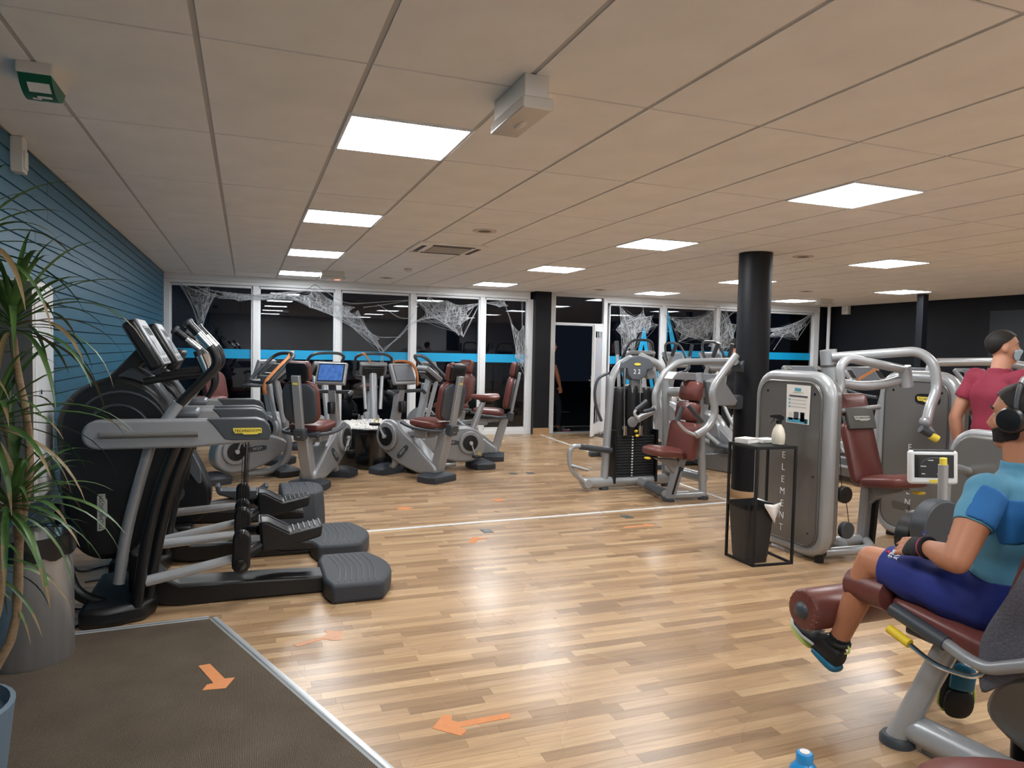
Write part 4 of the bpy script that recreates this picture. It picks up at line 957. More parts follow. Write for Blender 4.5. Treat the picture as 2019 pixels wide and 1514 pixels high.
def upright(label):
    t = thing('upright_bike', label, 'exercise bike', group='grey exercise bikes round the planter')
    bike_foot(t, -0.38, 0.42, 0.30); bike_foot(t, 0.42, 0.42, 0.28)
    prof = [(-0.42, 0.30), (-0.40, 0.18), (-0.28, 0.09), (-0.05, 0.09), (0.18, 0.16), (0.40, 0.30), (0.42, 0.40), (0.30, 0.47), (0.05, 0.53), (-0.20, 0.54), (-0.36, 0.48)]
    P = round_path(yplane(prof, -0.10), 0.09, 4, True)
    b = obj('body_shell', G().prism(P, (0, 0.20, 0)), 'silver', t, bevel=0.03, seg=3)
    crank_set(t, (-0.20, 0, 0.335), 0.115, -1.9)
    logo_oval(b, 0.05, 0.345, 0.06)
    obj('front_frame', G().tube([(-0.05, 0, 0.07), (0.22, 0, 0.055), (0.42, 0, 0.13), (0.48, 0, 0.33), (0.41, 0, 0.70), (0.30, 0, 1.12)], 0.055, 14, fil=0.2, fn=8, sq=0.75), 'tube_grey', t)
    for s in (-1, 1): obj('mast_tube', G().tube([(0.36, s*0.10, 0.62), (0.25, s*0.13, 1.10)], 0.026, 10), 'silver_gloss', t)
    obj('seat_post', G().tube([(-0.26, 0, 0.45), (-0.42, 0, 0.84)], [0.045, 0.034], 14), 'silver', t)
    sd = obj('saddle', G().loft([[V((x, math.cos(2*PI*k/14)*w, z+math.sin(2*PI*k/14)*h)) for k in range(14)] for x, w, z, h in ((-0.62, 0.03, 0.905, 0.02), (-0.60, 0.11, 0.90, 0.04), (-0.52, 0.145, 0.89, 0.05), (-0.41, 0.11, 0.89, 0.044), (-0.30, 0.05, 0.90, 0.034), (-0.25, 0.02, 0.905, 0.015))]), 'red_leather', t)
    obj('saddle_base', G().box((-0.45, 0, 0.845), (0.14, 0.09, 0.03)), 'black_plastic', t, bevel=0.008)
    n = V((-0.62, 0, 0.78)); up = V((0.78, 0, 0.62)); R = Matrix((V((0, -1, 0)), up, n)).transposed(); c = V((0.30, 0, 1.19))
    m = obj('console', G().box(c, (0.38, 0.26, 0.06), R), 'silver', t, bevel=0.02, seg=3)
    obj('screen', G().box(c+n*0.031, (0.31, 0.19, 0.004), R), 'screen_dark', m, smooth=False); obj('button_row', G().box(c+n*0.034-up*0.06, (0.2, 0.012, 0.002), R), 'white_plastic', m, smooth=False)
    obj('console_back', G().box(c-n*0.045, (0.30, 0.18, 0.05), R), 'black_plastic', m, bevel=0.015)
    for s in (-1, 1):
        obj('handlebar', G().tube([(0.18, 0, 1.07), (0.12, s*0.18, 1.07), (0.12, s*0.26, 1.09), (0.40, s*0.25, 1.36), (0.44, s*0.16, 1.40), (0.45, 0, 1.405)], 0.021, 10, fil=0.08), 'dark_grey', t)
    return t
def put(o, rear, front, label=None, dx=0.0):
    """Stands a bike with its feet along the line from the rear floor point to the front one."""
    r, f = V(rear), V(front); d = (f-r); d.z = 0; c = (r+f)/2
    o.location = (c.x, c.y, 0); o.rotation_euler.z = math.atan2(d.y, d.x)
    if label: o['label'] = label
    return o
A = recumbent('recumbent bike with lit blue screen, its back to the cross trainers', True)
put(A, fz(612, 962), fz(668, 938))
Bp = recumbent('recumbent bike with grey blank screen, between planter and open floor')
put(Bp, fz(858, 948), fz(762, 932))
rb = copy_tree(Bp); put(rb, fz(972, 906), fz(972, 906)+V((-0.75, 0.28, 0)), 'recumbent bike seen from its side, closest to the black square pillar')
rb = copy_tree(Bp); put(rb, (3.66, 7.45, 0), (3.00, 7.06, 0), 'recumbent bike with tall red seat facing out past the planter')
rb = copy_tree(Bp); put(rb, (0.55, 7.10, 0), (1.18, 6.62, 0), 'recumbent bike half hidden behind the cross trainer handlebars')
ub = upright('upright bike with orange tape on its console, beside the cross trainers')
put(ub, fz(436, 950), fz(542, 938))
u2 = copy_tree(ub); put(u2, fz(936, 922), (2.84, 5.72, 0), 'upright bike standing behind the blank screen recumbent bike')
u3 = copy_tree(ub); put(u3, (2.52, 8.10, 0), (2.45, 7.32, 0), 'upright bike at the windows facing the planter head on')
u4 = copy_tree(ub); put(u4, (1.55, 7.95, 0), (1.80, 7.20, 0), 'upright bike by the windows behind the lit blue screen')
E_ = bpy.data.objects['recumbent_bike.002']
# arm pad seen on one of them: red pad on a grey stalk beside the seat
def world_on(o, p): return Matrix.Translation(o.location) @ Matrix.Rotation(o.rotation_euler.z, 4, 'Z') @ V(p)
# planter
PC = V((2.38, 6.46, 0)); PH = 0.50
t = thing('round_planter', 'round glossy black planter filled with white pebbles amid the bikes', 'planter', PC)
obj('drum', G().lathe([(0.60, 0), (0.62, 0.01), (0.63, PH-0.05)], seg=48), 'black_gloss', t)
obj('rim', G().lathe([(0.60, PH-0.06), (0.67, PH-0.055), (0.67, PH), (0.60, PH), (0.59, PH-0.05)], seg=48), 'black_gloss', t, bevel=0.004)
obj('bed', G().lathe([(0.60, PH-0.03), (0.01, PH-0.01)], seg=32, caps=False), 'pebble', t)
rnd = random.Random(9); g = G()
for k in range(1100):
    r = 0.58*math.sqrt(rnd.random()); a = rnd.random()*2*PI; s = rnd.uniform(0.014, 0.026)
    g.ball((r*math.cos(a), r*math.sin(a), PH-0.012+rnd.uniform(0, 0.016)), (s, s*rnd.uniform(0.7, 1), s*0.6), 7, 4, (rnd.random(), rnd.random(), rnd.random()*3))
peb = obj('pebbles', g, 'pebble', None); peb.location = PC; tag(peb, 'white pebbles filling the round black planter', 'pebbles', kind='stuff')
# orange tape bands hung on consoles
def ribbon(name, pts, w, label, side=(0, 1, 0)):
    pts = round_path(pts, 0.03, 4); sd = V(side).normalized(); rows = [[p-sd*w/2, p+sd*w/2] for p in pts]
    vs = [p for r in rows for p in r]; g = G().add(vs, [(2*i, 2*i+1, 2*i+3, 2*i+2) for i in range(len(pts)-1)])
    o = single(name, g, 'orange_tape', label, 'tape', pts[0], 'orange tape on the bikes'); m = o.modifiers.new('thick', 'SOLIDIFY'); m.thickness = 0.003; m.offset = 0; return o
W = lambda p: world_on(ub, p)
ribbon('tape_ribbon', [W((0.46, -0.10, 1.43)), W((0.40, -0.13, 1.36)), W((0.26, -0.155, 1.24)), W((0.12, -0.18, 1.11)), W((0.08, -0.19, 1.03)), W((0.09, -0.20, 0.95))], 0.045, 'orange tape strung down over the console of the upright bike', AR)
W = lambda p: world_on(Bp, p)
ribbon('tape_ribbon', [W((0.18, 0.10, 1.335)), W((0.15, 0.0, 1.34)), W((0.13, -0.12, 1.32)), W((0.10, -0.17, 1.25)), W((0.08, -0.185, 1.15)), W((0.08, -0.185, 1.05))], 0.035, 'orange tape laid across the grey blank bike screen', AR+AU)
W = lambda p: world_on(u3, p)
ribbon('tape_ribbon', [W((0.36, 0.26, 1.33)), W((0.30, 0.28, 1.24)), W((0.28, 0.28, 1.14))], 0.04, 'short end of orange tape hanging from the bike facing the planter', AR)
ribbon('tape_ribbon', [W((0.50, -0.05, 1.28)), W((0.47, -0.14, 1.41)), W((0.38, -0.26, 1.34))], 0.04, 'orange tape knotted on the handle of the bike facing the planter', AU)
# ================================================================== chest press by the open floor
def chest_press():
    t = thing('chest_press', 'grey chest press with black weight stack and red pads on open floor', 'gym machine', (4.8, 3.7, 0), world=True)
    YT = 4.08
    P = lambda L, Y: [fy(x, y, Y) for x, y in L]
    flr = lambda p: V((p.x, p.y, 0.0))
    # tower
    L = P([(1190, 962), (1205, 745), (1222, 718), (1245, 706)], YT); L[0].z = 0.0
    obj('upright', G().tube(L, 0.042, 14, fil=0.16, fn=7), 'tube_grey', t)
    R = P([(1262, 702), (1300, 718), (1312, 748), (1312, 957)], YT+0.02); R[-1].z = 0.0
    obj('upright', G().tube(R, 0.042, 14, fil=0.16, fn=7), 'tube_grey', t)
    for p in (L[0], R[-1]): obj('foot_cap', G().lathe([(0.052, 0.0), (0.052, 0.03), (0.045, 0.04)], flr(p), (0, 0, 1), 16), 'dark_grey', t)
    out = P([(1222, 728), (1226, 714), (1242, 704), (1260, 701), (1280, 707), (1290, 716), (1290, 727), (1277, 729), (1274, 742), (1262, 750), (1246, 749), (1239, 739), (1237, 727)], YT-0.06)
    dsp = obj('display_shroud', G().prism(out, (0, 0.12, 0)), 'mid_grey', t, bevel=0.012)
    c = fy(1257, 718, YT-0.064); e = []
    for k in range(16): a = 2*PI*k/16; e.append(c+V((math.cos(a)*0.042, 0, math.sin(a)*0.014)))
    obj('maker_plate', G().prism(e, (0, -0.003, 0)), 'badge_yellow', dsp, smooth=False)
    text_part('numerals', '2 2', 'white_paint', dsp, fy(1256, 733, YT-0.062), (1, 0, 0), (0, 0, 1), 0.07, 0.001)
    obj('display_foot', G().prism(P([(1245, 748), (1264, 748), (1268, 775), (1246, 775)], YT-0.02), (0, 0.06, 0)), 'silver', t, bevel=0.006)
    obj('cable_drum', G().lathe([(0.055, -0.04), (0.055, 0.04)], fy(1280, 738, YT+0.03), (0, 1, 0), 20), 'silver', t, bevel=0.008)
    # weight stack
    x0, x1 = fy(1207, 900, YT).x, fy(1288, 900, YT).x; zt, zb = fy(1248, 857, YT).z, 0.13
    n = 15; h = (zt-zb)/n
    for k in range(n): obj('weight_plate', G().box(((x0+x1)/2, YT+0.04, zb+h*(k+0.5)), (x1-x0-0.03, 0.15, h-0.006)), 'rubber', t, bevel=0.003, smooth=False, seg=1)
    [obj('stack_side', G().box((x, YT+0.03, (zb+zt)/2), (0.022, 0.22, zt-zb+0.12)), 'black_plastic', t, bevel=0.004, smooth=False) for x in (x0, x1)]
    xc = fy(1243, 900, YT).x
    obj('number_strip', G().box((xc, YT-0.037, (zb+zt)/2), (0.028, 0.003, zt-zb)), 'black_matte', t, smooth=False)
    for k in range(n): obj('stack_number', G().box((xc, YT-0.0395, zb+h*(k+0.5)), (0.020, 0.002, h*0.45)), 'white_paint', t, smooth=False)
    # guard with three rounded lobes
    z0, z1 = zt, fy(1248, 758, YT).z; wl = (x1-x0)/3
    for k, (w_, zz) in enumerate(((wl, z1-0.03), (wl*1.02, z1), (wl, z1-0.03))):
        cx = x0+wl*(k+0.5); ring = []
        for z, s in ((z0-0.02, 1), (zz-0.06, 1), (zz-0.02, 0.93), (zz, 0.7)):
            ring.append([V((cx+u*w_*0.49*s, YT+0.02-0.05*s*(1-u*u), z)) for u in (-1, -0.6, -0.2, 0.2, 0.6, 1)]+[V((cx+w_*0.49*s, YT+0.11, z)), V((cx-w_*0.49*s, YT+0.11, z))])
        obj('stack_guard', G().loft(ring), 'black_plastic', t, bevel=0.004)
    for x in (1231, 1262): a, b = fy(x, 722, YT-0.04), fy(x, 858, YT-0.04); obj('guide_rod', G().cyl(a, b, 0.009, seg=8).cyl(a, lerp(a, b, 0.25), 0.02, seg=10).cyl(lerp(a, b, 0.86), b, 0.032, seg=12), 'chrome', t)
    c = fy(1247, 832, YT-0.09); obj('selector_disc', G().lathe([(0.058, -0.012), (0.058, 0.012), (0.02, 0.016)], c, (0, -1, 0), 24), 'silver', t, bevel=0.003)
    for x, y in ((1254, 850), (1256, 859)): obj('selector_knob', G().ball(fy(x, y, YT-0.08), (0.022, 0.02, 0.016)), 'yellow', t)
    # lower bar and step frame on the left
    a, b = fy(1150, 958, YT), fy(1318, 948, YT); obj('base_bar', G().cyl(V((a.x, YT, 0.075)), V((b.x, YT, 0.085)), 0.058, seg=16), 'tube_grey', t)
    obj('step_hub', G().lathe([(0.05, -0.07), (0.05, 0.07)], V((a.x+0.02, YT-0.02, 0.085)), (0, 1, 0), 18), 'tube_grey', t, bevel=0.006)
    S = P([(1158, 957), (1124, 925), (1122, 893), (1128, 880), (1150, 879), (1162, 883), (1200, 886)], YT-0.05); obj('step_frame', G().tube(S, 0.026, 12, fil=0.08), 'tube_grey', t)
    S = P([(1143, 880), (1168, 884), (1205, 888)], YT-0.05); obj('step_grip', G().tube(S, 0.032, 12), 'dark_grey', t)
    a, b = fy(1126, 918, YT-0.07), fy(1140, 924, YT-0.15); obj('step_peg', G().tube([a, fy(1142, 922, YT-0.1), fy(1160, 927, YT-0.14)], [0.020, 0.018, 0.014], 10), 'silver', t)
    # far side rack handle on the left of the tower
    S = P([(1200, 735), (1178, 745), (1172, 770), (1174, 800), (1186, 830)], YT+0.05); obj('side_handle', G().tube(S, 0.016, 10, fil=0.08), 'dark_grey', t)
    # seat frame
    YS = 3.36
    a = fy(1318, 992, YS); a.z = 0; b = fy(1347, 890, YS); obj('seat_post', G().loft([[p+V((u*0.045, v*0.04, 0)) for u, v in ((-1, -1), (1, -1), (1, 1), (-1, 1))] for p in (a, b)]), 'silver', t, bevel=0.01)
    obj('post_slot', G().bar(lerp(a, b, 0.15)+V((-0.005, -0.042, 0)), lerp(a, b, 0.62)+V((-0.005, -0.042, 0)), 0.004, 0.022, up=(1, 0, 0)), 'black_matte', t, smooth=False)
    obj('post_knob', G().lathe([(0.022, 0), (0.018, 0.025)], lerp(a, b, 0.66)+V((0.0, -0.04, 0)), (0, -1, 0), 14), 'dark_grey', t)
    obj('foot_cap', G().lathe([(0.06, 0.0), (0.06, 0.025), (0.05, 0.035)], a, (0, 0, 1), 16), 'dark_grey', t)
    r0 = fy(1386, 985, YS); r0.z = 0; r1 = fy(1378, 735, YS); obj('rear_post', G().tube([r0, r1], 0.040, 14), 'tube_grey', t); obj('foot_cap', G().lathe([(0.055, 0.0), (0.055, 0.03), (0.045, 0.04)], r0, (0, 0, 1), 16), 'dark_grey', t)
    obj('base_bar', G().cyl(a+V((0, 0, 0.055)), r0+V((0, 0, 0.055)), 0.04, seg=14), 'tube_grey', t)
    m = fy(1262, 953, YT-0.05); obj('base_bar', G().cyl(V((m.x, YT, 0.075)), V((a.x, a.y, 0.06)), 0.045, seg=14), 'tube_grey', t)
    obj('base_sleeve', G().cyl(lerp(V((m.x, YT, 0.075)), V((a.x, a.y, 0.06)), 0.35), lerp(V((m.x, YT, 0.075)), V((a.x, a.y, 0.06)), 0.9), 0.05, seg=14), 'mid_grey', t)
    q = V((fy(1300, 930, YT).x, YT, 0.16)); obj('base_bar', G().cyl(V((5.22, YT, 0.20)), V((r0.x, r0.y, 0.22)), 0.055, seg=14), 'tube_grey', t)
    obj('back_brace', G().cyl(V((5.22, YT, 1.06)), V((r0.x, r0.y, 1.10)), 0.055, seg=14), 'tube_grey', t)
    # seat and three back pads (the sitter faces the bikes)
    c = lerp(fy(1285, 892, YS), fy(1332, 898, YS), 0.5)
    obj('seat', G().pad(c+V((0, 0, 0.02)), (1, 0, -0.10), (0, 1, 0), (0.10, 0, 1), 0.38, 0.34, 0.075, 0.09, 0.02), 'red_leather', t)
    obj('seat_arm', G().prism(P([(1292, 903), (1335, 905), (1345, 925), (1330, 935), (1318, 918)], YS-0.03), (0, 0.06, 0)), 'silver', t, bevel=0.01)
    obj('seat_tab', G().box(fy(1277, 903, YS-0.02), (0.05, 0.06, 0.02)), 'yellow', t, bevel=0.006)
    lo, hi = fy(1340, 903, YS), fy(1366, 752, YS); up = (hi-lo).normalized(); f = V((-up.z, 0, up.x)); Lh = (hi-lo).length
    for s0, s1, w_, nm in ((0.0, 0.475, 0.46, 'back_pad'), (0.49, 0.735, 0.34, 'back_pad'), (0.75, 1.0, 0.32, 'head_pad')):
        obj(nm, G().pad(lo+up*(Lh*(s0+s1)/2), (0, 1, 0), up, f, w_, Lh*(s1-s0), 0.085, 0.05, 0.02), 'red_leather', t)
    obj('pad_board', G().bar(lo+up*0.02-f*0.06, hi-up*0.05-f*0.06, 0.16, 0.03, up=f), 'dark_grey', t, bevel=0.008)
    # moving arms hung from the rear pivot
    piv = fy(1452, 728, YS)
    for px, Y in (([(1448, 712), (1335, 713), (1303, 742), (1290, 782), (1294, 806), (1255, 828)], 3.80), ([(1452, 700), (1420, 742), (1403, 770), (1411, 815), (1398, 842), (1372, 858)], 2.98)):
        A_ = P(px, Y); obj('press_arm', G().tube(A_, 0.036, 14, fil=0.12, fn=7), 'tube_grey', t)
    for px, Y in (([(1258, 826), (1250, 815), (1254, 808), (1275, 790)], 3.72), ([(1372, 858), (1352, 850), (1335, 830), (1345, 802)], 2.98)):
        A_ = P(px, Y); obj('handle', G().tube(A_, 0.016, 10, fil=0.04), 'silver_gloss', t); obj('grip', G().cyl(A_[-2], A_[-1], 0.023, seg=12), 'dark_grey', t, label='dark rubber grip')
    for px, Y in (([(1290, 806), (1268, 812)], 3.66), ([(1385, 832), (1356, 798)], 2.94)):
        A_ = P(px, Y); obj('grip', G().cyl(A_[0], A_[1], 0.021, seg=12), 'dark_grey', t)
    a, b = fy(1440, 712, 3.80), fy(1448, 712, 2.98); obj('arm_yoke', G().tube([a, b], 0.04, 14), 'tube_grey', t)
    o_ = P([(1325, 748), (1408, 752), (1420, 738), (1335, 733)], YS); obj('top_plate', G().prism(o_, (0, 0.16, 0)), 'silver', t, bevel=0.008)
    o_ = P([(1402, 752), (1425, 745), (1455, 790), (1450, 800), (1408, 800)], YS-0.12); obj('pivot_plate', G().prism(o_, (0, 0.24, 0)), 'silver', t, bevel=0.01)
    for x, y in ((1462, 722), (1448, 792)): obj('counterweight', G().lathe([(0.075, -0.09), (0.075, 0.09)], fy(x, y, YS), (0, 1, 0), 22), 'dark_grey', t, bevel=0.012)
chest_press()
# ================================================================== two tower machines with tall grey shrouds
def rounded(y0, y1, z0, z1, r, x, n=6):
    pts = []
    for cy, cz, a0 in ((y1-r, z1-r, 0), (y0+r, z1-r, PI/2), (y0+r, z0+r, PI), (y1-r, z0+r, 1.5*PI)):
        for k in range(n+1): a = a0+PI/2*k/n; pts.append(V((x, cy+r*math.cos(a), cz+r*math.sin(a))))
    return pts
def shroud_tower(t, X, y0, y1, z1, dep, letters=True, badge_on=False):
    """A weight tower clad in a rounded grey sheet whose wide face looks to -X."""
    s = obj('tower_shroud', G().prism(rounded(y0, y1, 0.06, z1, 0.15, X+0.012), (dep-0.02, 0, 0)), 'shroud', t, bevel=0.012)
    P = rounded(y0+0.005, y1-0.005, 0.065, z1-0.005, 0.15, X)
    obj('tower_frame', G().tube([p+V((0.055, 0, 0)) for p in P], 0.050, 12, closed=True), 'tube_grey', t)
    P2 = rounded(y0+0.03, y1-0.03, 0.09, z1-0.03, 0.13, X); obj('front_sheet', G().prism(P2, (0.03, 0, 0)), 'shroud', t, bevel=0.006)
    P3 = rounded(y0+0.04, y1-0.04, 0.10, z1-0.04, 0.12, X-0.003); obj('sheet_edge', G().tube(P3, 0.004, 6, closed=True), 'shroud_dark', t)
    for yy, zz in ((y0+0.10, z1-0.12), (y1-0.12, z1-0.12), (y0+0.09, 0.62), (y0+0.12, 0.20)): obj('screw', G().lathe([(0.011, 0), (0.008, 0.004)], (X, yy, zz), (-1, 0, 0), 10), 'black_gloss', t)
    for yy in (y0+0.06, y1-0.10): obj('foot', G().cyl((X+0.06, yy, 0), (X+0.06, yy, 0.09), 0.035, 0.032, 12), 'black_plastic', t)
    if letters:
        ycen, ztop, dz = letters
        for k, ch in enumerate('ELEMENT'): text_part('letter', ch, 'white_paint', s, (X-0.002, ycen, ztop-k*dz), (0, -1, 0), (0, 0, 1), 0.072, 0.001)
    if badge_on:
        c = V((X-0.002, badge_on[0], badge_on[1])); e = []
        for k in range(24):
            a = 2*PI*k/24; e.append(c+V((0, math.copysign(abs(math.cos(a))**0.55, math.cos(a))*0.11, math.copysign(abs(math.sin(a))**0.7, math.sin(a))*0.042)))
        b = obj('badge_plate', G().prism(e, (-0.005, 0, 0)), 'black_plastic', t, smooth=False); badge(b, c+V((-0.006, 0, 0)), (0, -1, 0), (0, 0, 1), 0.17, 'badge_yellow', 'badge_black')
    return s
def element_seat(t, x, y, z0=0.0):
    """Seat and inclined back, the sitter facing -Y."""
    lo, hi = V((x, y, 0.50)), V((x, y+0.23, 1.20)); up = (hi-lo).normalized(); f = V((0, -up.z, up.y)); L = (hi-lo).length
    obj('back_pad', G().pad(lo+up*(L*0.34), (1, 0, 0), up, f, 0.30, L*0.66, 0.07, 0.05, 0.015), 'red_leather', t)
    obj('head_pad', G().pad(lo+up*(L*0.87), (1, 0, 0), up, f, 0.30, L*0.24, 0.07, 0.04, 0.012), 'red_leather', t)
    obj('seat', G().pad((x+0.02, y-0.20, 0.555), (1, 0, 0), (0, -1, 0.16), (0, 0.16, 1), 0.33, 0.42, 0.075, 0.09, 0.02), 'red_leather', t)
    obj('seat_bracket', G().prism([(x-0.02, y+0.02, 0.50), (x-0.02, y-0.33, 0.545), (x-0.02, y-0.34, 0.51), (x-0.02, y-0.10, 0.42), (x-0.02, y, 0.33)], (0.06, 0, 0)), 'silver', t, bevel=0.008)
    obj('seat_post', G().bar((x, y+0.03, 0.0), (x, y+0.0, 0.52), 0.07, 0.09), 'silver', t, bevel=0.01)
    obj('post_track', G().bar((x+0.03, y-0.02, 0.04), (x+0.03, y-0.05, 0.44), 0.05, 0.03), 'black_plastic', t, bevel=0.005)
    obj('back_board', G().bar(lo+up*0.05-f*0.055, hi-up*0.05-f*0.055, 0.10, 0.03, up=f), 'silver', t)
    obj('seat_lever', G().box((x+0.10, y-0.36, 0.50), (0.07, 0.06, 0.018)), 'yellow', t, bevel=0.006)
    return lo, up, f, L
def element_one():
    t = thing('pectoral_machine', 'tall grey tower machine with notice on it, seat beside it, behind side table', 'gym machine', (4.9, 1.5, 0), world=True)
    s = shroud_tower(t, 4.60, 1.17, 1.88, 1.335, 0.17, letters=(fx(1543, 960, 4.6).y, fx(1545, 897, 4.6).z, (fx(1545, 897, 4.6).z-fx(1540, 1039, 4.6).z)/6))
    lo, up, f, L = element_seat(t, 5.31, 1.42)
    c = lo+up*(L*0.70)+f*0.06
    pl = obj('name_board', G().box(c, (0.27, 0.022, 0.17), Matrix((V((1, 0, 0)), -f, up)).transposed()), 'shroud_dark', t, bevel=0.004); badge(pl, c+f*0.013, (1, 0, 0), up, 0.16, 'badge_silver', 'badge_black')
    obj('board_rail', G().tube([c+up*0.09+f*0.0+V((-0.38, 0.05, -0.05)), c+up*0.08+V((-0.30, 0.02, -0.03)), c+up*0.09+V((0.22, 0, 0))], 0.020, 10, fil=0.04), 'silver', t)
    # base
    obj('base_bar', G().cyl((4.72, 1.45, 0.06), (5.31, 1.45, 0.06), 0.045, seg=14), 'tube_grey', t); obj('base_bar', G().tube([(4.72, 1.25, 0.06), (5.15, 1.22, 0.06), (5.31, 1.42, 0.06)], 0.035, 12, fil=0.1), 'tube_grey', t)
    obj('tower_brace', G().tube([(4.74, 1.30, 0.30), (4.80, 1.30, 0.12), (5.0, 1.34, 0.07)], 0.035, 12, fil=0.1), 'tube_grey', t)
    for x, y, r, m in ((1664, 975, 0.062, 'black_plastic'), (1668, 1045, 0.062, 'dark_grey')):
        obj('pulley', G().lathe([(r, -0.02), (r, 0.02), (0.01, 0.024)], fy(x, y, 1.18), (0, -1, 0), 24), m, t, bevel=0.004)
    for a, b in (((1655, 870), (1660, 965)), ((1650, 880), (1652, 960)), ((1668, 985), (1675, 1040))): obj('cable', G().cyl(fy(*a, 1.22), fy(*b, 1.20), 0.003, seg=6), 'cable', t)
    # overhead arms
    P = lambda L, Y: [fy(x, y, Y) for x, y in L]
    a, b = fy(1633, 690, 1.55), fy(1642, 800, 1.55); obj('arm_post', G().cyl(a, b, 0.062, 0.068, 18), 'tube_grey', t); obj('post_collar', G().cyl(lerp(a, b, 0.25), lerp(a, b, 0.29), 0.066, seg=18), 'shroud_dark', t)
    A_ = [fy(x, y, Y) for x, y, Y in ((1640, 704, 1.50), (1812, 692, 1.10), (1842, 716, 1.02), (1848, 768, 1.0), (1834, 800, 0.98), (1826, 835, 0.97))]; obj('swing_arm', G().tube(A_, 0.036, 14, fil=0.14, fn=8), 'tube_grey', t)
    A_ = P([(1645, 785), (1658, 765), (1656, 722), (1672, 706), (1780, 728)], 1.24); obj('swing_arm', G().tube(A_, 0.033, 14, fil=0.08, fn=7), 'tube_grey', t)
    A_ = P([(1655, 755), (1700, 762), (1750, 757), (1785, 745)], 1.27); obj('cross_arm', G().tube(A_, 0.034, 14, fil=0.2), 'tube_grey', t)
    obj('pivot_sleeve', G().cyl(fy(1783, 722, 1.24), fy(1788, 762, 1.24), 0.045, 0.048, 18), 'tube_grey', t)
    h = fy(1825, 832, 0.96); obj('handle_joint', G().ball(h, 0.042), 'silver', t)
    obj('handle_bar', G().cyl(h, fy(1842, 862, 0.93), 0.024, seg=12), 'silver', t); obj('grip', G().cyl(fy(1815, 845, 0.95), fy(1838, 858, 0.92), 0.028, seg=12), 'dark_grey', t)
    obj('handle_end', G().cyl(fy(1835, 858, 0.92), fy(1848, 866, 0.90), 0.028, seg=12), 'badge_yellow', t)
    # the notice stuck on the shroud
    q = [fx(1552, 757, 4.595), fx(1599, 761, 4.595), fx(1595, 838, 4.595), fx(1550, 832, 4.595)]
    c0 = sum(q, V())/4; n = thing('hygiene_notice', 'white printed notice with photos stuck on the grey tower', 'notice', c0, world=True)
    sh = obj('sheet', G().prism(q, (-0.0015, 0, 0)), 'paper', n, smooth=False)
    U = lambda u, v: lerp(lerp(q[0], q[1], u), lerp(q[3], q[2], u), v)+V((-0.002, 0, 0))
    def blk(nm, u0, u1, v0, v1, m): obj(nm, G().prism([U(u0, v0), U(u1, v0), U(u1, v1), U(u0, v1)], (-0.0008, 0, 0)), m, sh, smooth=False)
    blk('logo', 0.35, 0.62, 0.08, 0.16, 'print_teal'); blk('subtitle', 0.28, 0.72, 0.19, 0.205, 'badge_silver'); blk('heading', 0.12, 0.90, 0.27, 0.315, 'print_dark')
    for k in range(3): blk('bullet', 0.10, 0.18, 0.37+0.09*k, 0.41+0.09*k, 'print_teal'); blk('text_line', 0.22, 0.85, 0.38+0.09*k, 0.395+0.09*k, 'badge_silver')
    blk('photo_strip', 0.05, 0.95, 0.86, 0.98, 'print_teal'); blk('photo', 0.12, 0.30, 0.72, 0.92, 'white_plastic'); blk('photo', 0.34, 0.55, 0.70, 0.90, 'print_dark'); blk('photo', 0.62, 0.80, 0.70, 0.94, 'lcd_dark'); blk('photo', 0.66, 0.77, 0.74, 0.90, 'paper'); blk('photo', 0.80, 0.92, 0.86, 0.98, 'skin')
element_one()
def element_two():
    t = thing('tower_machine', 'tall grey tower machine with yellow maker badge, past the inclined red seat', 'gym machine', (6.1, 1.5, 0), world=True)
    shroud_tower(t, 5.82, 1.14, 1.80, 1.345, 0.19, letters=(fx(1791, 950, 5.82).y, fx(1793, 882, 5.82).z, (fx(1793, 882, 5.82).z-fx(1788, 1012, 5.82).z)/6), badge_on=(fx(1829, 787, 5.82).y, fx(1829, 787, 5.82).z))
    element_seat(t, 6.60, 1.30)
    obj('base_bar', G().cyl((5.95, 1.40, 0.06), (6.6, 1.35, 0.06), 0.045, seg=14), 'tube_grey', t)
    obj('label_slot', G().box((5.815, 1.56, 0.28), (0.006, 0.16, 0.05)), 'shroud_dark', t, smooth=False)
    A_ = [V((6.0, 1.5, 1.30)), V((6.0, 1.5, 1.46)), V((6.6, 1.35, 1.48)), V((6.75, 0.95, 1.40)), V((6.75, 0.9, 1.1))]; obj('swing_arm', G().tube(A_, 0.034, 12, fil=0.14), 'tube_grey', t)
element_two()
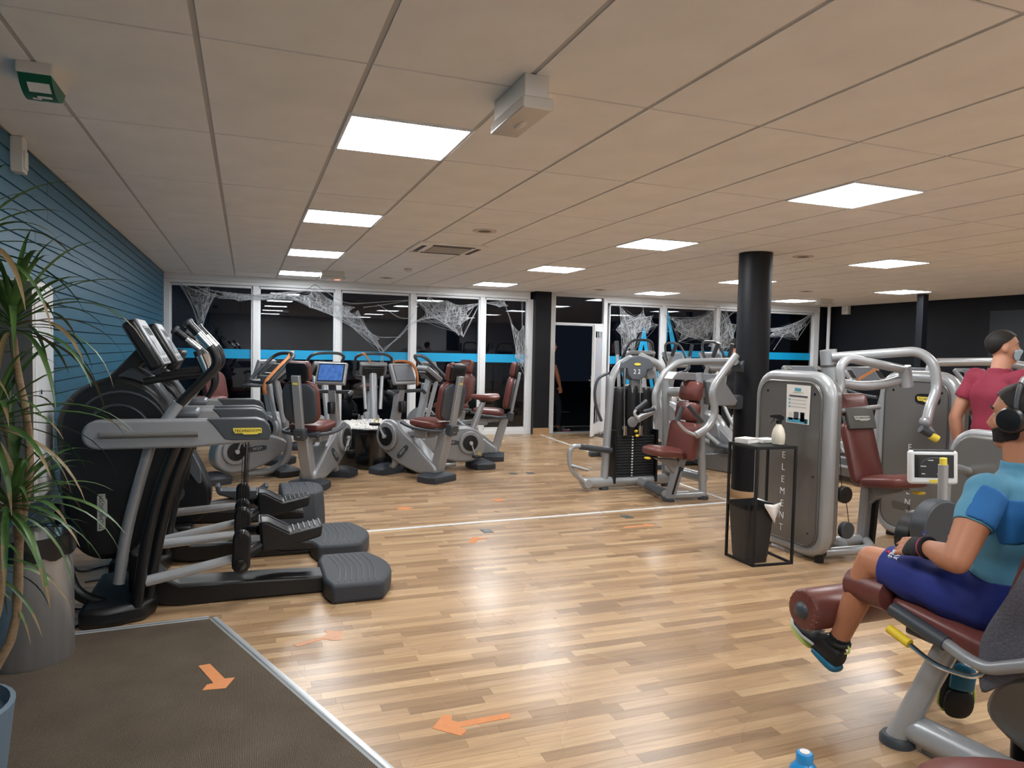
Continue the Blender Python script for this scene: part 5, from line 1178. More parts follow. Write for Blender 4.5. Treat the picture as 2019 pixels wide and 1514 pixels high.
# ================================================================== cardio row and dumbbells beyond the column
def silver_trainer(label):
    t = thing('cross_trainer', label, 'cross trainer', group='silver cross trainers beyond the chest press')
    obj('base', G().prism([(-0.62, -0.17, 0.0), (0.35, -0.17, 0.0), (0.35, -0.17, 0.20), (-0.10, -0.17, 0.26), (-0.62, -0.17, 0.10)], (0, 0.34, 0)), 'shroud', t, bevel=0.02)
    for x in (-0.55, 0.62): obj('foot', G().box((x, 0, 0.035), (0.10, 0.62, 0.07)), 'dark_grey', t, bevel=0.015)
    obj('floor_beam', G().bar((-0.55, 0, 0.06), (0.62, 0, 0.06), 0.12, 0.08), 'dark_grey', t, bevel=0.01)
    d = obj('drive_disc', G().lathe([(0.29, -0.10), (0.31, -0.07), (0.31, 0.07), (0.29, 0.10)], (0.42, 0, 0.42), (0, 1, 0), 36), 'silver', t)
    obj('disc_rim', G().tube([(0.42+0.315*math.cos(2*PI*k/36), 0.0, 0.42+0.315*math.sin(2*PI*k/36)) for k in range(36)], 0.02, 8, closed=True), 'silver_gloss', d)
    obj('fairing', G().prism([(-0.35, -0.09, 0.14), (0.40, -0.09, 0.16), (0.55, -0.09, 0.62), (0.25, -0.09, 0.66), (-0.05, -0.09, 0.42)], (0, 0.18, 0)), 'silver', t, bevel=0.03)
    obj('mast', G().loft([[V((x+a, b, z)) for a, b in ((-0.05, -0.06), (0.05, -0.06), (0.05, 0.06), (-0.05, 0.06))] for x, z in ((0.52, 0.55), (0.46, 1.0), (0.38, 1.32))]), 'silver', t, bevel=0.015)
    n = V((-0.8, 0, 0.6)); up = V((0.6, 0, 0.8)); R = Matrix((V((0, -1, 0)), up, n)).transposed(); c = V((0.34, 0, 1.40))
    m = obj('console', G().box(c, (0.40, 0.28, 0.06), R), 'silver', t, bevel=0.02); obj('screen', G().box(c+n*0.031, (0.30, 0.18, 0.004), R), 'lcd_grey', m, smooth=False); obj('console_back', G().box(c-n*0.05, (0.34, 0.22, 0.06), R), 'black_plastic', m, bevel=0.02)
    obj('fixed_handle', G().tube([(0.34, -0.10, 1.20), (0.20, -0.20, 1.25), (0.32, -0.22, 1.45), (0.42, -0.15, 1.66), (0.42, 0.15, 1.66), (0.32, 0.22, 1.45), (0.20, 0.20, 1.25), (0.34, 0.10, 1.20)], 0.017, 8, fil=0.09), 'dark_grey', t)
    for s in (-1, 1):
        k = 0.12*s
        a = obj('swing_arm', G().tube([(-0.12+k, s*0.25, 0.36), (0.20+k*0.3, s*0.27, 0.50), (0.40, s*0.28, 0.85), (0.30-k*0.6, s*0.29, 1.25), (0.16-k, s*0.29, 1.62)], 0.024, 10, fil=0.15), 'tube_grey', t)
        obj('grip', G().cyl((0.215-k*0.85, s*0.29, 1.46), (0.155-k, s*0.29, 1.64), 0.028, seg=10), 'dark_grey', a)
        p = obj('pedal', G().loft([[V((x+k, s*0.20+w, z)) for w, z in ((-0.075, z0), (0.075, z0), (0.075, z1), (-0.075, z1))] for x, z0, z1 in ((-0.36, 0.30, 0.33), (-0.10, 0.31, 0.36), (0.02, 0.32, 0.44))]), 'dark_grey', t, bevel=0.01)
        obj('pedal_arm', G().cyl((-0.14+k, s*0.2, 0.31), (0.40, s*0.14, 0.40), 0.025, seg=10), 'silver_gloss', t)
    return t
def stand(o, x, y, head, label=None):
    o.location = (x, y, 0); o.rotation_euler.z = head
    if label: o['label'] = label
s1 = silver_trainer('silver cross trainer close behind the round column'); stand(s1, 6.60, 4.75, PI/2+0.25)
s2 = copy_tree(s1); stand(s2, 5.62, 5.75, -PI/2-0.1, 'silver cross trainer whose console rises above the chest press tower')
s3 = copy_tree(s1); stand(s3, 7.05, 6.35, PI/2+0.2, 'silver cross trainer by the windows behind the chest press seat')
def treadmill(label):
    t = thing('treadmill', label, 'treadmill', group='treadmills in a row by the black wall')
    obj('deck', G().box((-0.60, 0, 0.13), (1.62, 0.62, 0.10)), 'shroud', t, bevel=0.02); obj('belt', G().box((-0.62, 0, 0.185), (1.52, 0.46, 0.012)), 'rubber', t)
    for s in (-1, 1):
        obj('side_rail', G().box((-0.62, s*0.285, 0.19), (1.56, 0.09, 0.025)), 'silver', t, bevel=0.006)
        obj('foot', G().box((-1.25, s*0.25, 0.04), (0.10, 0.07, 0.08)), 'dark_grey', t, bevel=0.01); obj('foot', G().box((0.05, s*0.25, 0.04), (0.14, 0.07, 0.08)), 'dark_grey', t, bevel=0.01)
        obj('upright', G().tube([(0.10, s*0.36, 0.12), (0.06, s*0.36, 0.70), (-0.06, s*0.35, 1.10), (-0.12, s*0.30, 1.20)], 0.040, 12, fil=0.15), 'tube_grey', t)
        obj('handrail', G().tube([(-0.04, s*0.35, 1.06), (-0.30, s*0.35, 1.00), (-0.55, s*0.34, 0.98)], 0.022, 10, fil=0.08), 'dark_grey', t)
    obj('motor_hood', G().loft([[V((x, s*w, z)) for s, z in ((-1, 0.08), (1, 0.08), (1, z1), (-1, z1))] for x, w, z1 in ((-0.02, 0.30, 0.20), (0.10, 0.31, 0.32), (0.30, 0.28, 0.30), (0.36, 0.25, 0.12))]), 'silver', t, bevel=0.02)
    n = V((-0.75, 0, 0.66)); up = V((0.66, 0, 0.75)); R = Matrix((V((0, -1, 0)), up, n)).transposed(); c = V((-0.02, 0, 1.24))
    m = obj('console', G().box(c, (0.62, 0.30, 0.07), R), 'silver', t, bevel=0.02); obj('screen', G().box(c+n*0.036+up*0.01, (0.38, 0.22, 0.004), R), 'lcd_grey', m, smooth=False)
    for s in (-1, 1): obj('cup_recess', G().box(c+n*0.036+V((0, s*0.25, 0)), (0.08, 0.14, 0.004), R), 'black_plastic', m, smooth=False)
    obj('console_back', G().box(c-n*0.05, (0.5, 0.2, 0.05), R), 'dark_grey', m, bevel=0.015)
    obj('crossbar', G().tube([(-0.12, -0.30, 1.13), (-0.20, -0.15, 1.13), (-0.20, 0.15, 1.13), (-0.12, 0.30, 1.13)], 0.02, 10, fil=0.06), 'dark_grey', t)
    return t
tm = treadmill('treadmill beside the silver cross trainers, first of the row'); stand(tm, 7.72, 4.75, PI/2)
for k, (x, l) in enumerate(((8.75, 'second treadmill of the row, with orange tape on it'), (9.78, 'third treadmill of the row, before the thin black post'), (10.75, 'last treadmill of the row, closest to the black wall'))):
    c = copy_tree(tm); stand(c, x, 4.75-0.05*k, PI/2, l)
a = fy(1692, 748, 4.55); b = fy(1730, 726, 4.62)
o = single('tape_ribbon', G().bar(a, b, 0.003, 0.04), 'orange_tape', 'orange tape stretched across the second treadmill console', 'tape', a, 'orange tape on the bikes', smooth=False)
# dumbbell rack along the windows
t = thing('dumbbell_rack', 'low black two tier dumbbell rack along the windows', 'rack', (8.75, 8.62, 0), world=True)
for x in (7.45, 8.75, 10.05): obj('post', G().box((x, 8.68, 0.35), (0.06, 0.10, 0.70)), 'black_plastic', t, smooth=False); obj('foot', G().box((x, 8.62, 0.02), (0.07, 0.40, 0.04)), 'black_plastic', t, smooth=False)
for z in (0.20, 0.60): obj('shelf', G().box((8.75, 8.60, z), (2.66, 0.26, 0.02), (0.2, 0, 0)), 'black_plastic', t, smooth=False); obj('shelf_lip', G().box((8.75, 8.47, z+0.0), (2.66, 0.015, 0.05)), 'silver_gloss', t, smooth=False)
def dumbbell(label):
    t = thing('dumbbell', label, 'dumbbell', group='white dumbbells on the low rack')
    obj('handle', G().cyl((-0.0, -0.07, 0.055), (0.0, 0.07, 0.055), 0.015, seg=10), 'chrome', t)
    for s in (-1, 1): obj('head', G().lathe([(0.05, 0.06), (0.058, 0.066), (0.058, 0.115), (0.05, 0.12)], (0, 0, 0.055), (0, s, 0), 16), 'dumbbell', t)
    return t
db = None
for z in (0.20, 0.60):
    for k in range(13):
        lab = 'white headed dumbbell on the %s tier of the rack by the windows' % ('lower' if z < 0.4 else 'upper')
        if db is None: db = dumbbell(lab); o = db
        else: o = copy_tree(db)
        o.location = (7.60+0.19*k, 8.60, z+0.012); o.rotation_euler = (0.2, 0, 0); o['label'] = lab
# ================================================================== leg machine with display between the leg extension and the towers
def leg_machine():
    t = thing('leg_curl_machine', 'grey leg machine with white framed display and black cam discs behind sitting man', 'gym machine', (4.75, 0.3, 0), world=True)
    Y = 0.30; P = lambda L, Y: [fy(x, y, Y) for x, y in L]
    c = fy(1838, 921, Y); R = Matrix((AR.normalized(), AU.normalized(), -AF.normalized())).transposed() @ Matrix.Rotation(-0.15, 3, 'Y')
    n = R @ V((0, 0, 1)); up = R @ V((0, 1, 0)); sx = R @ V((1, 0, 0))
    d = obj('display', G().box(c, (0.27, 0.20, 0.05), R), 'white_frame', t, bevel=0.018, seg=3)
    obj('screen', G().box(c+n*0.0255+up*0.008, (0.215, 0.135, 0.004), R), 'screen_dark', d, smooth=False); obj('display_lid', G().box(c+up*0.099, (0.22, 0.008, 0.04), R), 'dark_grey', d, smooth=False)
    obj('maker_plate', G().box(c+n*0.026-up*0.080, (0.05, 0.018, 0.003), R), 'badge_yellow', d, smooth=False)
    for u, v, w in ((-0.02, 0.035, 0.03), (-0.06, 0.0, 0.03), (0.04, 0.0, 0.03), (-0.06, -0.045, 0.02), (0.03, -0.045, 0.03)): obj('readout', G().box(c+n*0.028+sx*u+up*(v+0.008), (w, 0.006, 0.002), R), 'badge_silver', d, smooth=False)
    arc = [c+sx*(0.075*math.cos(a))+up*(0.01+0.05*math.sin(a))+n*0.028 for a in [PI*k/10 for k in range(11)]]; obj('readout_dial', G().tube(arc, 0.002, 5), 'mid_grey', d)
    A_ = [c+sx*0.12-n*0.02]+P([(1900, 925), (1935, 938), (1975, 945)], Y+0.1); obj('display_arm', G().tube(A_, 0.024, 12, fil=0.1), 'tube_grey', t)
    sh = fx(1890, 860, 5.05); shr = rounded(-0.15, 0.52, 0.06, 1.02, 0.14, 5.02); obj('tower_shroud', G().prism(shr, (0.17, 0, 0)), 'shroud', t, bevel=0.02); obj('tower_frame', G().tube([p+V((0.06, 0, 0)) for p in rounded(-0.155, 0.525, 0.055, 1.025, 0.15, 5.0)], 0.03, 10, closed=True), 'tube_grey', t)
    for y in (-0.05, 0.42): obj('foot', G().cyl((5.08, y, 0), (5.08, y, 0.08), 0.035, seg=12), 'black_plastic', t)
    c2 = fy(1850, 1042, 0.12); obj('cam_disc', G().lathe([(0.165, -0.05), (0.165, 0.05)], c2, -AF+AR*0.35, 36), 'dark_grey', t, bevel=0.012)
    c3 = fy(1815, 1060, 0.30); obj('cam_disc', G().lathe([(0.16, -0.05), (0.16, 0.05)], c3, -AF+AR*0.35, 36), 'black_plastic', t, bevel=0.012)
    a, b = fy(1858, 1010, 0.12), fy(1860, 916, 0.12); obj('pin_rod', G().cyl(a, b, 0.026, seg=16), 'tube_grey', t); obj('pin_cap', G().cyl(b, fy(1860, 903, 0.12), 0.019, seg=12), 'badge_yellow', t)
    obj('seat_frame', G().tube([V((c2.x, c2.y, c2.z)), V((c2.x+0.12, c2.y, 0.06)), (5.05, 0.1, 0.06)], 0.045, 12, fil=0.1), 'tube_grey', t); obj('base_foot', G().cyl((c2.x+0.12, c2.y-0.25, 0.04), (c2.x+0.12, c2.y+0.25, 0.04), 0.04, seg=12), 'dark_grey', t)
leg_machine()
# ================================================================== leg extension machine in front, blue bottle, red pad
def leg_extension():
    t = thing('leg_extension', 'leg extension machine with dark red seat, leg roller and yellow lever', 'gym machine', (3.3, -1.0, 0), world=True)
    obj('seat', G().pad((3.31, -0.96, 0.505), (1, 0, 0), (0, 1, 0.10), (0, -0.10, 1), 0.44, 0.50, 0.085, 0.08, 0.02), 'red_leather', t)
    obj('seat_pan', G().box((3.31, -0.98, 0.445), (0.34, 0.42, 0.03)), 'dark_grey', t, bevel=0.01)
    for x in (3.13, 3.49): obj('knee_pad', G().lathe([(0.03, -0.10), (0.062, -0.09), (0.066, 0.0), (0.062, 0.09), (0.03, 0.10)], (x, -0.62, 0.555), (0, -1, 0.02), 20), 'red_leather', t)
    obj('knee_bracket', G().tube([(3.13, -0.66, 0.52), (3.31, -0.72, 0.47), (3.49, -0.66, 0.52)], 0.024, 10, fil=0.1), 'tube_grey', t)
    a, b = V((2.99, -0.40, 0.405)), V((3.50, -0.385, 0.40)); d = (b-a).normalized()
    r = obj('leg_roller', G().lathe([(0.045, -0.006), (0.078, 0.0), (0.088, 0.015), (0.088, 0.495), (0.078, 0.51), (0.045, 0.515)], a, d, 32), 'red_leather', t)
    obj('roller_cap', G().lathe([(0.042, 0.006), (0.040, -0.004), (0.025, -0.022), (0.005, -0.028)], a, d, 22), 'dark_grey', r)
    for k in range(18):
        an = 2*PI*k/18; x, y = frame_of(d); p = a+x*(math.cos(an)*0.062)+y*(math.sin(an)*0.062)-d*0.002; q = a+x*(math.cos(an)*0.082)+y*(math.sin(an)*0.082)+d*0.008
        obj('seam_fold', G().cyl(p, q-d*0.003, 0.003, seg=5), 'red_leather', r)
    obj('lever_arm', G().tube([(3.50, -0.385, 0.40), (3.60, -0.44, 0.42), (3.62, -0.72, 0.50)], 0.034, 12, fil=0.08), 'tube_grey', t)
    obj('lever_pivot', G().lathe([(0.08, -0.03), (0.08, 0.03)], (3.62, -0.72, 0.50), (1, 0, 0), 24), 'mid_grey', t, bevel=0.008)
    obj('leg_post', G().loft([[p+V((u, v, 0)) for u, v in [(math.cos(2*PI*k/16)*0.046, math.sin(2*PI*k/16)*0.046) for k in range(16)]] for p in (V((3.13, -0.77, 0.02)), V((3.21, -0.91, 0.45)))]), 'tube_grey', t)
    obj('foot_cap', G().lathe([(0.064, 0.0), (0.064, 0.02), (0.054, 0.035)], (3.13, -0.77, 0), (0, 0, 1), 22), 'dark_grey', t)
    obj('base_tube', G().cyl((3.16, -0.80, 0.075), (3.28, -1.75, 0.075), 0.055, seg=16), 'tube_grey', t); obj('base_plate', G().box((3.21, -1.25, 0.012), (0.10, 0.8, 0.024)), 'silver', t)
    for x in (3.04, 3.58):
        obj('side_handle', G().tube([(x, -1.00, 0.505), (x, -1.10, 0.478), (x, -1.17, 0.475), (x, -1.40, 0.60), (x+0.0, -1.60, 0.62)], 0.021, 12, fil=0.06), 'silver', t)
        obj('handle_grip', G().tube([(x, -0.80, 0.545), (x, -1.02, 0.50)], 0.027, 14), 'dark_grey', t)
    obj('release_rod', G().tube([(3.02, -0.88, 0.455), (3.02, -1.0, 0.415), (3.04, -1.12, 0.425), (3.06, -1.16, 0.46)], 0.009, 8, fil=0.06), 'chrome', t)
    obj('release_grip', G().cyl((3.02, -0.805, 0.475), (3.02, -0.895, 0.452), 0.017, seg=12), 'yellow', t, label='yellow release grip')
    up = V((0, -0.30, 1)).normalized(); f = V((0, 1, 0.30)).normalized()
    obj('backrest', G().pad(V((3.31, -1.235, 0.80)), (1, 0, 0), up, f, 0.42, 0.52, 0.08, 0.09, 0.02), 'red_leather', t)
    obj('back_frame', G().bar(V((3.31, -1.17, 0.42)), V((3.31, -1.36, 0.98)), 0.10, 0.05, up=(0, 1, 0)), 'dark_grey', t)
    shp = [(-0.97, 0.20), (-1.03, 0.35), (-1.35, 0.50), (-1.90, 0.55), (-1.95, 0.10), (-1.30, 0.10), (-1.10, 0.13)]
    obj('side_shroud', G().prism(round_path([V((3.29, y, z)) for y, z in shp], 0.08, 4, True), (0.16, 0, 0)), 'shroud', t, bevel=0.02); obj('shroud_foot', G().cyl((3.37, -1.08, 0), (3.37, -1.08, 0.16), 0.038, seg=12), 'black_plastic', t)
    obj('shroud_foot', G().cyl((3.37, -1.8, 0), (3.37, -1.8, 0.14), 0.038, seg=12), 'black_plastic', t)
leg_extension()
# towel over the backrest: hangs on the near side
def towel():
    g = G(); nu, nv = 10, 14; rows = []
    rnd = random.Random(6)
    for j in range(nv+1):
        v = j/nv; row = []
        for i in range(nu+1):
            u = i/nu                                           # u along the hanging length, v from front to back edge
            z_ = 0.97-0.60*u; y = -1.135-0.36*max(0, z_-0.56)-0.06*max(0, 0.56-z_)-0.42*v-0.01*math.sin(u*6+v*4); x = 3.078-0.018*math.sin(v*10+u*2)-0.02*u
            z = z_+0.10*v*(1-u)+0.85*v*max(0, u-0.45)
            if u < 0.12: x += (0.12-u)*0.9
            row.append(V((x, y, z)))
        rows.append(row)
    vs = [p for r in rows for p in r]; n1 = nu+1
    g.add(vs, [(j*n1+i, j*n1+i+1, (j+1)*n1+i+1, (j+1)*n1+i) for j in range(nv) for i in range(nu)])
    o = single('towel', g, 'towel', 'grey towel draped over the leg extension backrest', 'towel', (3.07, -1.35, 0.6), ang=3); m = o.modifiers.new('thick', 'SOLIDIFY'); m.thickness = 0.008; m2 = o.modifiers.new('s', 'SUBSURF'); m2.levels = 1; m2.render_levels = 1
towel()
bp = V((2.47, -0.985, 0))
t = thing('water_bottle', 'blue water bottle standing on the floor before the leg extension', 'bottle', bp, world=True)
obj('body', G().lathe([(0.045, 0.0), (0.049, 0.006), (0.050, 0.120), (0.045, 0.145), (0.032, 0.162), (0.026, 0.170)], bp, seg=24), 'bottle_blue', t)
obj('cap', G().lathe([(0.027, 0.168), (0.027, 0.194), (0.023, 0.200), (0.003, 0.200)], bp, seg=20), 'bottle_blue', t); obj('cap_top', G().lathe([(0.016, 0.2005), (0.016, 0.203), (0.002, 0.203)], bp, seg=16), 'white_plastic', t)
t = thing('machine_seat', 'rounded dark red seat pad of a machine at the picture edge', 'gym machine', (2.56, -1.62, 0), world=True)
obj('seat', G().pad((2.56, -1.62, 0.355), (0.9, -0.42, 0), (0.42, 0.9, 0), (0, 0, 1), 0.46, 0.44, 0.09, 0.17, 0.025), 'red_leather', t)
obj('seat_post', G().cyl((2.56, -1.62, 0), (2.56, -1.62, 0.32), 0.05, seg=16), 'tube_grey', t); obj('base_foot', G().lathe([(0.16, 0), (0.16, 0.02), (0.06, 0.05)], (2.56, -1.62, 0), (0, 0, 1), 24), 'dark_grey', t)
# ================================================================== people
def remeshed(g, voxel, smooth=6):
    """Fuses overlapping tapered shapes into one continuous surface."""
    me = bpy.data.meshes.new('tmp'); me.from_pydata([tuple(p) for p in g.v], [], g.f); me.update()
    o = bpy.data.objects.new('tmp', me); COL.objects.link(o)
    r = o.modifiers.new('r', 'REMESH'); r.mode = 'VOXEL'; r.voxel_size = voxel
    s = o.modifiers.new('s', 'SMOOTH'); s.factor = 0.5; s.iterations = smooth
    dg = bpy.context.evaluated_depsgraph_get(); dg.update()
    out = bpy.data.meshes.new_from_object(o.evaluated_get(dg)); bpy.data.objects.remove(o); bpy.data.meshes.remove(me)
    return out
def cap(g, a, ra, b, rb, seg=14):
    a, b = V(a), V(b); g.tube([a, lerp(a, b, 0.5), b], [ra, (ra+rb)/2, rb], seg); g.ball(a, ra, 12, 8); g.ball(b, rb, 12, 8)
def seg_dist(p, a, b):
    ab = b-a; t = max(0.0, min(1.0, (p-a).dot(ab)/ab.length_squared)); return (p-(a+ab*t)).length, t
class Person:
    def __init__(s, J, fwd, left, hfwd=None):
        s.J = {k: (V(v) if hasattr(v, '__len__') else v) for k, v in J.items()}; s.f = V(fwd).normalized(); s.l = V(left).normalized(); s.hf = V(hfwd).normalized() if hfwd else s.f
        s.bones = []
    def build(s, voxel=0.008, m=1.0):
        J = s.J; g = G(); up = V((0, 0, 1)); B = s.bones
        tu = (J['neck']-J['pelvis']).normalized(); Rt = Matrix((s.l, tu.cross(s.l).normalized(), tu)).transposed()
        L = (J['neck']-J['pelvis']).length
        secs = ((-0.22, 0.105, 0.085), (-0.14, 0.150, 0.108), (0.0, 0.163, 0.116), (0.18, 0.150, 0.108), (0.36, 0.142, 0.104), (0.55, 0.158, 0.114), (0.72, 0.172, 0.118), (0.84, 0.160, 0.104), (0.93, 0.118, 0.080), (1.0, 0.066, 0.062))
        dy = tu.cross(s.l).normalized()
        g.loft([[J['pelvis']+tu*(L*u)+s.l*(math.cos(2*PI*k/20)*w*m)+dy*(math.sin(2*PI*k/20)*d*m) for k in range(20)] for u, w, d in secs])
        B.append(('torso', J['pelvis'], J['neck'], 0.13*m))
        g.tube([J['neck']-tu*0.05, J['head']-up*0.05], [0.066*m, 0.056*m], 16); B.append(('neck', J['neck'], J['head']-up*0.07, 0.055))
        for sd in 'LR':
            sh, el, wr = J['sh'+sd], J['el'+sd], J['wr'+sd]
            cap(g, J['neck']-tu*0.05+(sh-J['neck'])*0.25, 0.055*m, sh, 0.052*m); cap(g, sh, 0.058*m, lerp(sh, el, 0.45), 0.056*m); cap(g, lerp(sh, el, 0.45), 0.056*m, el, 0.043*m)
            cap(g, el, 0.043*m, lerp(el, wr, 0.35), 0.046*m); cap(g, lerp(el, wr, 0.35), 0.046*m, wr, 0.029*m)
            B += [('arm'+sd, sh, el, 0.055*m), ('fore'+sd, el, wr, 0.04*m)]
            hp, kn, an = J['hip'+sd], J['kn'+sd], J['an'+sd]
            cap(g, hp, 0.098*m, lerp(hp, kn, 0.4), 0.090*m); cap(g, lerp(hp, kn, 0.4), 0.090*m, kn, 0.062*m)
            cap(g, kn, 0.060*m, lerp(kn, an, 0.32), 0.060*m); cap(g, lerp(kn, an, 0.32), 0.060*m, an, 0.037*m)
            B += [('thigh'+sd, hp, kn, 0.085*m), ('shin'+sd, kn, an, 0.05*m)]
            # hand: palm, five fingers
            hd, pn = J['hd'+sd], J.get('pn'+sd, V((0, 0, -1))); d = (hd-wr).normalized(); pn = (pn-d*pn.dot(d)).normalized(); ac = d.cross(pn)     # pn: way the palm faces
            th = J.get('th'+sd, 1.0)
            pc = wr+d*0.05; R = Matrix((ac, d, pn)).transposed(); g.ball(wr+d*0.045, (0.040, 0.050, 0.017), 14, 8, R); g.ball(wr+d*0.075, (0.041, 0.03, 0.015), 14, 8, R)
            for k, (o, ln) in enumerate(((-0.030, 0.072), (-0.010, 0.082), (0.011, 0.076), (0.031, 0.058))):
                a = wr+d*0.085+ac*(o*-th); c1 = d+ac*(o*-th*2.5)
                cu = J.get('cu'+sd, 1.0); b = a+(c1+pn*0.15*cu).normalized()*ln*0.5; c = b+(c1+pn*0.75*cu).normalized()*ln*0.32; e = c+(c1+pn*1.2*cu).normalized()*ln*0.22
                g.tube([a-d*0.02, a, b, c, e], [0.0105, 0.0105, 0.0098, 0.009, 0.007], 8); g.ball(e, 0.007, 8, 6)
            a = wr+d*0.03+ac*(0.034*th); b = a+(d*0.7+ac*0.8*th+pn*0.3).normalized()*0.04; c = b+(d+ac*0.25*th+pn*0.3).normalized()*0.032
            g.tube([a-ac*0.01*th, a, b, c], [0.013, 0.013, 0.011, 0.008], 8); g.ball(c, 0.008, 8, 6)
            B.append(('hand'+sd, wr, wr+d*0.10, 0.03)); s.__dict__['hdir'+sd] = d
            # foot (inside the shoe)
            to = J['to'+sd]; he = J['he'+sd]; cap(g, an, 0.036, lerp(he, to, 0.25)+(an-he)*0.25, 0.032); B.append(('foot'+sd, he, to, 0.035))
            cap(g, lerp(he, to, 0.12)+(an-he)*0.2, 0.03, lerp(he, to, 0.8)+(an-he)*0.12, 0.024)
        # head: skull, jaw, nose, brow, ears, lips
        c = J['head']; f = s.hf; lf = V((0, 0, 1)).cross(f).normalized(); hu = f.cross(lf).normalized(); R = Matrix((f, lf, hu)).transposed(); Pt = lambda x, y, z: c+f*x+lf*y+hu*z
        g.ball(Pt(-0.012, 0, 0.030), (0.098, 0.077, 0.090), 20, 12, R); g.ball(Pt(0.018, 0, -0.015), (0.072, 0.066, 0.085), 18, 12, R); g.ball(Pt(0.032, 0, -0.068), (0.052, 0.050, 0.046), 16, 10, R); g.ball(Pt(0.062, 0, -0.088), (0.024, 0.026, 0.022), 12, 8, R)
        g.tube([Pt(0.078, 0, 0.022), Pt(0.096, 0, -0.010), Pt(0.106, 0, -0.026)], [0.009, 0.012, 0.013], 10); g.ball(Pt(0.094, 0.011, -0.030), 0.009, 8, 6); g.ball(Pt(0.094, -0.011, -0.030), 0.009, 8, 6)
        g.ball(Pt(0.074, 0, 0.036), (0.014, 0.050, 0.012), 14, 8, R); g.ball(Pt(0.080, 0, -0.052), (0.013, 0.022, 0.007), 12, 6, R); g.ball(Pt(0.078, 0, -0.064), (0.012, 0.020, 0.008), 12, 6, R)
        for q in (-1, 1): g.ball(Pt(-0.008, q*0.078, -0.004), (0.020, 0.009, 0.032), 12, 8, R); g.ball(Pt(0.050, q*0.045, -0.018), (0.022, 0.020, 0.022), 10, 6, R)
        s.Pt = Pt; s.R = R; s.hc = c
        s.me = remeshed(g, voxel, 5)
        # bone of every vertex
        s.vb = []
        for v in s.me.vertices:
            p = v.co; best = None
            dh = (p-s.hc).length
            for n, a, b, r in B:
                d, t = seg_dist(p, a, b); q = d/r
                if n == 'torso' and d > 0.235: continue
                if best is None or q < best[0]: best = (q, n, t)
            for sd in 'LR':
                d, t = seg_dist(p, J['wr'+sd], J['wr'+sd]+s.__dict__['hdir'+sd]*0.19)
                if d < (0.030 if t < 0.02 else 0.052) and (t > 0.02 or best[1].startswith(('fore', 'hand'))): best = (0, 'hand'+sd, t)
            if dh/0.11 < best[0] and (p-s.hc).dot(V((0, 0, 1))) > -0.13: best = (dh/0.11, 'head', 0)
            s.vb.append((best[1], best[2]))
        return s
    def garment(s, name, m, root, test, off, label=None, z=None, thick=0.004):
        me = s.me; idx = {}; vs = []; fs = []
        ok = [test(n, t, v.co) for (n, t), v in zip(s.vb, me.vertices)]
        for p in me.polygons:
            if all(ok[i] for i in p.vertices):
                f = []
                for i in p.vertices:
                    if i not in idx: idx[i] = len(vs); v = me.vertices[i]; vs.append(v.co+v.normal*(off(v.co) if callable(off) else off))
                    f.append(idx[i])
                fs.append(f)
        cnt = {}
        for f in fs:
            for i in range(len(f)):
                e = tuple(sorted((f[i], f[(i+1) % len(f)]))); cnt[e] = cnt.get(e, 0)+1
        nb = {}
        for (a, b), c in cnt.items():
            if c == 1: nb.setdefault(a, []).append(b); nb.setdefault(b, []).append(a)
        for _ in range(14):                                     # evens out the hems
            new = {i: (vs[i]+sum((vs[j] for j in js), V()))/(len(js)+1) for i, js in nb.items()}
            for i, q in new.items(): vs[i] = q
        g = G().add(vs, fs); o = obj(name, g, m, root, ang=3, label=label)
        md = o.modifiers.new('thick', 'SOLIDIFY'); md.thickness = thick; md.offset = -1
        sm = o.modifiers.new('smooth', 'SMOOTH'); sm.factor = 0.5; sm.iterations = 6
        return o
    def finish(s, name, label, base, m='skin', group=None):
        base = V(base); root = thing(name, label, 'person', base, group=group, world=True)
        me = s.me.copy(); me.transform(Matrix.Translation(-base)); me.materials.clear(); me.materials.append(MATS[m])
        me.polygons.foreach_set('use_smooth', [True]*len(me.polygons))
        b = bpy.data.objects.new('body', me); COL.objects.link(b); b.parent = root
        s.root = root; return root
    def eyes(s, m='eye_white'):
        for q in (-1, 1):
            e = obj('eye', G().ball(s.Pt(0.063, q*0.030, 0.014), (0.012, 0.013, 0.009), 12, 8, s.R), m, s.root); obj('iris', G().ball(s.Pt(0.0725, q*0.031, 0.014), (0.004, 0.006, 0.006), 10, 6, s.R), 'hair', e)
            obj('eyebrow', G().tube([s.Pt(0.088, q*0.014, 0.036), s.Pt(0.084, q*0.032, 0.041), s.Pt(0.070, q*0.050, 0.035)], [0.004, 0.005, 0.003], 6), 'hair', s.root)
    def hair(s, lo=0.0, back=-0.05, off=0.008, m='hair'):
        """Short hair: above the forehead line in front, down to the nape behind."""
        def test(n, t, p):
            if n not in ('head', 'neck'): return False
            d = p-s.hc; x = d.dot(s.R.col[0]); z = d.dot(s.R.col[2]); y = abs(d.dot(s.R.col[1]))
            if y > 0.078 and abs(z) < 0.035: return False
            lim = 0.072 if x > 0.045 else (lerp(0.03, 0.072, (x-0.0)/0.045) if x > 0.0 else lerp(back, 0.03, max(0, (x+0.06)/0.06)))
            return z > lim+lo
        def o_(p):
            z = (p-s.hc).dot(s.R.col[2]); return off*(0.35+max(0, min(1, (z+0.03)/0.09)))
        return s.garment('hair', m, s.root, test, o_, thick=0.002)
